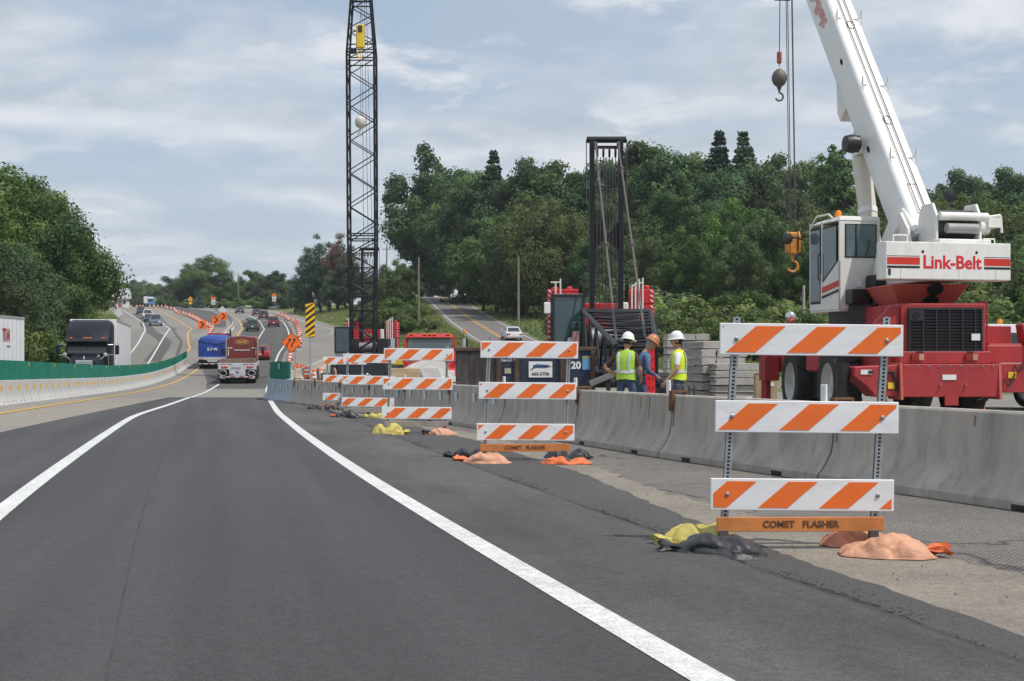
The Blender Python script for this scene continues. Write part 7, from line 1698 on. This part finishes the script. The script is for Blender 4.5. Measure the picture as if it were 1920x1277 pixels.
for i, (px, D, ang, ln) in enumerate([(1440, 37, 12, 2.4), (1300, 36, -20, 1.8), (1120, 29, 10, 2.0)]):
    x = gx(px, D); q = MB(); q.box((0, 0, .06), (ln, .25, .1)); o = q.build('loose_plank', timb if i else rub, None, bev=.01); o.location = (x, D, ghf(x, D) + .01); o.rotation_euler = (0, 0, R(ang)); tag(o, ['pale plank lying left of the crane wheels', 'plank lying in front of the tall beam stack', 'plank lying left of the workers'][i], 'plank', 'loose planks in the yard')
o = MB(); o.lathe([(.3, 0), (.34, .05), (.2, .3), (.06, .5), (.04, .52)], n=14)
for i, (px, D) in enumerate([(1655, 31), (1835, 33)]):
    x = gx(px, D); t = thing('fallen_cone', 'orange traffic cone under the hydraulic crane, %s one' % ['left', 'right'][i], 'cone', (x, D, ghf(x, D)), 0, 'cones under the crane'); q = MB(); q.lathe([(.17, .04), (.05, .68), (.03, .7)], n=16); q.build('cone', drum_o, t, smooth=40); q = MB(); q.bx(-.22, .22, -.22, .22, 0, .04); q.build('base', drum_o, t)

# ------------------------------------------------------------------ workers
skin_m = M('skin', (.46, .25, .17), .55, var=.06); jean = M('denim', (.055, .085, .16), .85, var=.2, scale=9, bump=.4, bscale=30); jean2 = M('denim_pale', (.09, .15, .27), .85, var=.2, scale=9, bump=.4, bscale=30)
brown_s = M('brown_shirt', (.055, .035, .03), .8, var=.15); white_s = M('white_shirt', (.72, .72, .72), .8, var=.06); boot_m = M('boots', (.10, .06, .035), .8)
lime = M('lime_vest', (.36, .60, .05), .65, var=.1, scale=6, bump=.4, bscale=18); lime2 = M('yellow_vest', (.66, .80, .04), .65, var=.08, scale=6, bump=.4, bscale=18); silver_t = M('silver_tape', (.62, .64, .64), .35, .2)
hat_w = M('hat_white', (.78, .78, .77), .35, var=.03); hat_o = M('hat_brown', (.50, .20, .10), .45, var=.06); hair_m = M('hair_dark', (.03, .02, .015), .8); hair_g = M('hair_grey', (.25, .23, .21), .8)
def ell(c, a, b_, n=16, tw=0.0): return [(c[0] + a * math.cos(2 * PI * i / n), c[1] + b_ * math.sin(2 * PI * i / n), c[2]) for i in range(n)]
def worker(label, px, D, rz, pose):
    x = gx(px, D); z = ghf(x, D); P = pose
    t = thing('person', label, 'person', (x, D, z), rz, 'workers in the yard')
    # skeleton (x right, y forward)
    J = {'pel': (0, 0, .96), 'bel': (0, .0, 1.10), 'che': (0, P.get('lean', .0) * .6, 1.30), 'nec': (0, P.get('lean', 0), 1.50), 'hdb': (0, P.get('lean', 0) + .02 + P.get('nod', 0) * .5, 1.57)}
    for s, k in ((-1, 'l'), (1, 'r')):
        J['hip' + k] = (s * .10, 0, .92); J['kne' + k] = (s * P.get('stance', .12), P['knee'][0 if s < 0 else 1], .50); J['ank' + k] = (s * (P.get('stance', .12) + .03), P['foot'][0 if s < 0 else 1], .09); J['toe' + k] = (s * (P.get('stance', .12) + .06), P['foot'][0 if s < 0 else 1] + .17, .045)
        J['sho' + k] = (s * .19, P.get('lean', 0) * .85, 1.43)
        e, h = P['arm' + k]; J['elb' + k] = e; J['wri' + k] = h
    names = list(J); edges = [('pel', 'bel'), ('bel', 'che'), ('che', 'nec'), ('nec', 'hdb')]
    for k in 'lr': edges += [('pel', 'hip' + k), ('hip' + k, 'kne' + k), ('kne' + k, 'ank' + k), ('ank' + k, 'toe' + k), ('che', 'sho' + k), ('sho' + k, 'elb' + k), ('elb' + k, 'wri' + k)]
    rad = {'pel': (.155, .12), 'bel': (.15, .115), 'che': (.165, .12), 'nec': (.065, .065), 'hdb': (.06, .06), 'hip': (.095, .10), 'kne': (.068, .07), 'ank': (.058, .06), 'toe': (.05, .04), 'sho': (.075, .075), 'elb': (.05, .05), 'wri': (.033, .036)}
    V = [J[n_] for n_ in names]; E = [(names.index(a), names.index(b_)) for a, b_ in edges]
    # hands: palm plus five bent fingers, grown from the wrist in the same skin
    R_ = [rad[n_[:3]] for n_ in names]
    for k, s in (('l', -1), ('r', 1)):
        wv = Vector(J['wri' + k]); d = (wv - Vector(J['elb' + k])).normalized(); sd = d.cross(Vector((0, 1, .2))).normalized(); fw = sd.cross(d).normalized()
        pm = wv + d * .075; V.append(tuple(pm)); R_.append((.036, .026)); pi_ = len(V) - 1; E.append((names.index('wri' + k), pi_))
        for f_ in range(4):
            o_ = fw * ((f_ - 1.5) * .021); ln = (.07, .08, .078, .062)[f_]
            a = pm + o_ + d * .03; b1 = a + d * ln * .5 + sd * (-s) * .008; c1 = b1 + d * ln * .35 + sd * (-s) * .028
            for p_ in (a, b1, c1): V.append(tuple(p_)); R_.append((.0095, .0095))
            E += [(pi_, len(V) - 3), (len(V) - 3, len(V) - 2), (len(V) - 2, len(V) - 1)]
        a = wv + d * .04 - fw * .035; b1 = a - fw * .022 + d * .04
        for p_ in (a, b1): V.append(tuple(p_)); R_.append((.011, .011))
        E += [(pi_, len(V) - 2), (len(V) - 2, len(V) - 1)]
    me = bpy.data.meshes.new('body'); me.from_pydata(V, E, [])
    o = bpy.data.objects.new('body', me); C.objects.link(o)
    md = o.modifiers.new('s', 'SKIN'); md.use_smooth_shade = True
    for i, sv in enumerate(me.skin_vertices[0].data): sv.radius = R_[i]; sv.use_root = (i == 0)
    o.modifiers.new('d', 'SUBSURF').levels = 2
    bpy.context.view_layer.update()
    bm_e = bpy.data.meshes.new_from_object(o.evaluated_get(bpy.context.evaluated_depsgraph_get())); bpy.data.objects.remove(o); bpy.data.meshes.remove(me)
    # head added to the same mesh: shaped rings with brow, nose, chin
    hb = Vector(J['hdb']); nod = P.get('nodang', 0.0); Rm = Matrix.Rotation(-nod, 3, 'X') @ Matrix.Identity(3); Rm = Matrix.Rotation(P.get('turn', 0), 3, 'Z') @ Rm
    bmh = bmesh.new(); bmh.from_mesh(bm_e)
    prof = [(-.02, .045, .05, .0), (.02, .058, .075, .012), (.05, .066, .088, .012), (.09, .072, .096, .008), (.13, .076, .100, .003), (.17, .075, .098, 0), (.21, .066, .085, -.003), (.24, .045, .06, -.004), (.255, .012, .02, -.004)]
    rings = []
    for zz_, a, b_, oy in prof:
        ring = []
        for i in range(16):
            an = 2 * PI * i / 16; px_, py_ = a * math.cos(an), b_ * math.sin(an) + oy
            if i == 4: py_ += {.05: .004, .09: .026, .13: .012}.get(zz_, 0)     # nose
            if i in (3, 5) and zz_ == .13: py_ -= .012                          # eye sockets
            if i in (3, 4, 5) and zz_ == .05: py_ -= .004                       # mouth
            ring.append(bmh.verts.new(hb + Rm @ Vector((px_, py_, zz_))))
        rings.append(ring)
    for ra_, rb2 in zip(rings[:-1], rings[1:]):
        for i in range(16): bmh.faces.new((ra_[i], ra_[(i + 1) % 16], rb2[(i + 1) % 16], rb2[i]))
    bmh.faces.new(rings[-1]); bmh.faces.new(rings[0][::-1])
    ms = [skin_m, P['shirt'], P['jeans'], boot_m]
    bmesh.ops.recalc_face_normals(bmh, faces=bmh.faces)
    el = {k: Vector(J['elb' + k]) for k in 'lr'}; wr = {k: Vector(J['wri' + k]) for k in 'lr'}; sh = {k: Vector(J['sho' + k]) for k in 'lr'}
    def dseg(p, a, b_):
        ab = b_ - a; u = max(0, min(1, (p - a).dot(ab) / ab.length_squared)); return (p - a - ab * u).length, u
    for f in bmh.faces:
        c = f.calc_center_median(); f.smooth = True; mi = 1
        if c.z < 1.02: mi = 2
        if c.z < .10: mi = 3
        if c.z > 1.49 and abs(c.x) < .12: mi = 0
        for k in 'lr':
            d1, u1 = dseg(c, sh[k], el[k]); d2, u2 = dseg(c, el[k], wr[k])
            trunk_d = abs(c.x) - .16
            if min(d1, d2) < .085 and (abs(c.x) > .17 or (c - wr[k]).length < .13):
                sl_ = P['sleeve']
                along = u1 * .5 if d1 < d2 else .5 + u2 * .5
                mi = 1 if along < sl_ else 0
            if (c - wr[k] - (wr[k] - el[k]).normalized() * .1).length < .12 and (c - wr[k]).dot(wr[k] - el[k]) > 0 and dseg(c, el[k], wr[k])[1] > .97 and (c - wr[k]).length < .22 and abs(c.x) > .12: mi = 0
        f.material_index = mi
    bm_e.materials.clear()
    for m_ in ms: bm_e.materials.append(m_)
    bmh.to_mesh(bm_e); bmh.free()
    link('body', bm_e, t)
    # eyes, ears, hair
    for s in (-1, 1):
        q = MB(); q.lathe([(.003, -.004), (.010, .0), (.003, .006)], tuple(hb + Rm @ Vector((s * .032, .088, .125))), 8, 'y'); q.build('eye', black_print, t)
        q = MB(); q.lathe([(.004, -.012), (.026, -.006), (.03, .004), (.02, .012)], tuple(hb + Rm @ Vector((s * .078, -.005, .11))), 10, 'x'); q.build('ear', skin_m, t, smooth=60)
    q = MB(); q.loft([[tuple(hb + Rm @ Vector((px_ * 1.06, min(py_, .03) * 1.06, zz_))) for px_, py_, _z in ell((0, 0, 0), a, b_, 16)] for zz_, a, b_, oy in prof[2:7]]); q.build('hair', P['hair'], t, smooth=60)
    # hard hat with brim and ridge
    q = MB(); cz = .165
    hr = [(.118, .132, 0), (.116, .13, .02), (.112, .127, .05), (.098, .112, .09), (.07, .08, .122), (.03, .035, .136), (.004, .004, .138)]
    q.loft([[tuple(hb + Rm @ (Vector((px_, py_ - .004, cz + dz)))) for px_, py_, _z in ell((0, 0, 0), a, b_, 20)] for a, b_, dz in hr])
    hat = q.build('hard_hat', P['hat'], t, smooth=50)
    q = MB(); brim = [[tuple(hb + Rm @ Vector((px_, py_ + (.02 if py_ > 0 else 0), cz + dz))) for px_, py_, _z in ell((0, 0, 0), a, b_, 20)] for a, b_, dz in ((.115, .128, .004), (.152, .172, -.012), (.152, .172, -.02), (.115, .128, -.008))]; q.loft(brim); q.build('brim', P['hat'], hat, smooth=50)
    q = MB(); q.path([tuple(hb + Rm @ Vector((0, .125 * math.cos(a), cz + .015 + .128 * math.sin(a)))) for a in np.linspace(.15, PI - .15, 9)], .012, 6); q.build('ridge', P['hat'], hat)
    # vest
    if P.get('vest'):
        ln = P.get('lean', 0)
        def ring(zz_, a, b_, oy): return [(a * math.copysign(abs(math.cos(u)) ** .8, math.cos(u)), oy + b_ * math.sin(u), zz_ + .01 * math.sin(3 * u + zz_ * 20)) for u in np.linspace(0, 2 * PI, 25)[:-1]]
        q = MB(); rs = [ring(.93, .205, .165, 0), ring(1.0, .20, .16, ln * .1), ring(1.15, .195, .155, ln * .35), ring(1.3, .215, .16, ln * .62), ring(1.40, .225, .145, ln * .85), ring(1.47, .19, .11, ln * .95), ring(1.51, .10, .08, ln)]
        q.loft(rs, caps=False); vo = q.build('vest', P['vest'], t, smooth=70)
        q = MB(); q.loft([ring(1.06, .207, .167, ln * .2), ring(1.12, .205, .165, ln * .3)], caps=False); q.build('reflective_band', silver_t, vo, smooth=70)
        for s in (-1, 1):
            for fb in (-1, 1):
                q = MB(); pts = [(s * .105, fb * .158 + ln * .3, 1.12), (s * .11, fb * .163 + ln * .62, 1.3), (s * .115, fb * .148 + ln * .85, 1.40), (s * .12, fb * .115 + ln * .95, 1.47)]
                q.loft([[(p[0] - .025, p[1], p[2]), (p[0] + .025, p[1], p[2]), (p[0] + .025, p[1] - fb * .012, p[2]), (p[0] - .025, p[1] - fb * .012, p[2])] for p in pts]); q.build('shoulder_stripe', silver_t, vo)
    q = MB(); q.loft([[(p[0] * .172, p[1] * .135, zz_) for p in ell((0, 0, 0), 1, 1, 20)] for zz_ in (1.0, 1.035)], caps=False)
    q.build('belt', M('belt_brown', (.06, .035, .02), .6), t)
    return t
worker('worker in green vest over brown shirt, seen from behind, hand on hip', 1174, 27.4, R(-25), dict(knee=(.03, .06), foot=(-.05, .05), stance=.15, lean=.03, nodang=.2, turn=R(-25), shirt=brown_s, jeans=jean, hat=hat_w, vest=lime, hair=hair_m, sleeve=.42,
       arml=((-.44, -.06, 1.17), (-.25, .06, 1.02)), armr=((.30, -.02, 1.12), (.25, .16, .95))))
worker('worker in blue denim shirt and brown hard hat bending his head down', 1199, 28.2, R(-80), dict(knee=(.02, .10), foot=(-.05, .06), stance=.10, lean=.14, nod=.05, nodang=.6, shirt=jean2, jeans=jean, hat=hat_o, vest=None, hair=hair_g, sleeve=.95,
       arml=((-.26, .12, 1.12), (-.12, .34, 1.02)), armr=((.27, .10, 1.12), (.14, .33, .98))))
worker('worker in bright yellow vest and white shirt facing left', 1272, 27.0, R(80), dict(knee=(.04, .02), foot=(.0, -.03), stance=.12, lean=.0, nodang=.08, shirt=white_s, jeans=jean, hat=hat_w, vest=lime2, hair=hair_m, sleeve=.36,
       arml=((-.28, .02, 1.13), (-.26, .20, .92)), armr=((.27, -.02, 1.13), (.25, .10, .90))))

# ------------------------------------------------------------------ haze
hm = bpy.data.materials.new('haze_air'); hm.use_nodes = True
t_ = hm.node_tree; t_.nodes.clear(); o_ = t_.nodes.new('ShaderNodeOutputMaterial'); v_ = t_.nodes.new('ShaderNodeVolumePrincipled')
v_.inputs['Color'].default_value = (.82, .90, 1.0, 1); v_.inputs['Density'].default_value = .00016; v_.inputs['Anisotropy'].default_value = .2
t_.links.new(v_.outputs[0], o_.inputs['Volume'])
try: hm.cycles.homogeneous_volume = True
except Exception: pass
q = MB(); q.bx(-1500, 1500, -100, 2000, -3, 62); tag(q.build('haze', hm), 'thin summer haze over the whole valley', 'haze', kind='stuff')
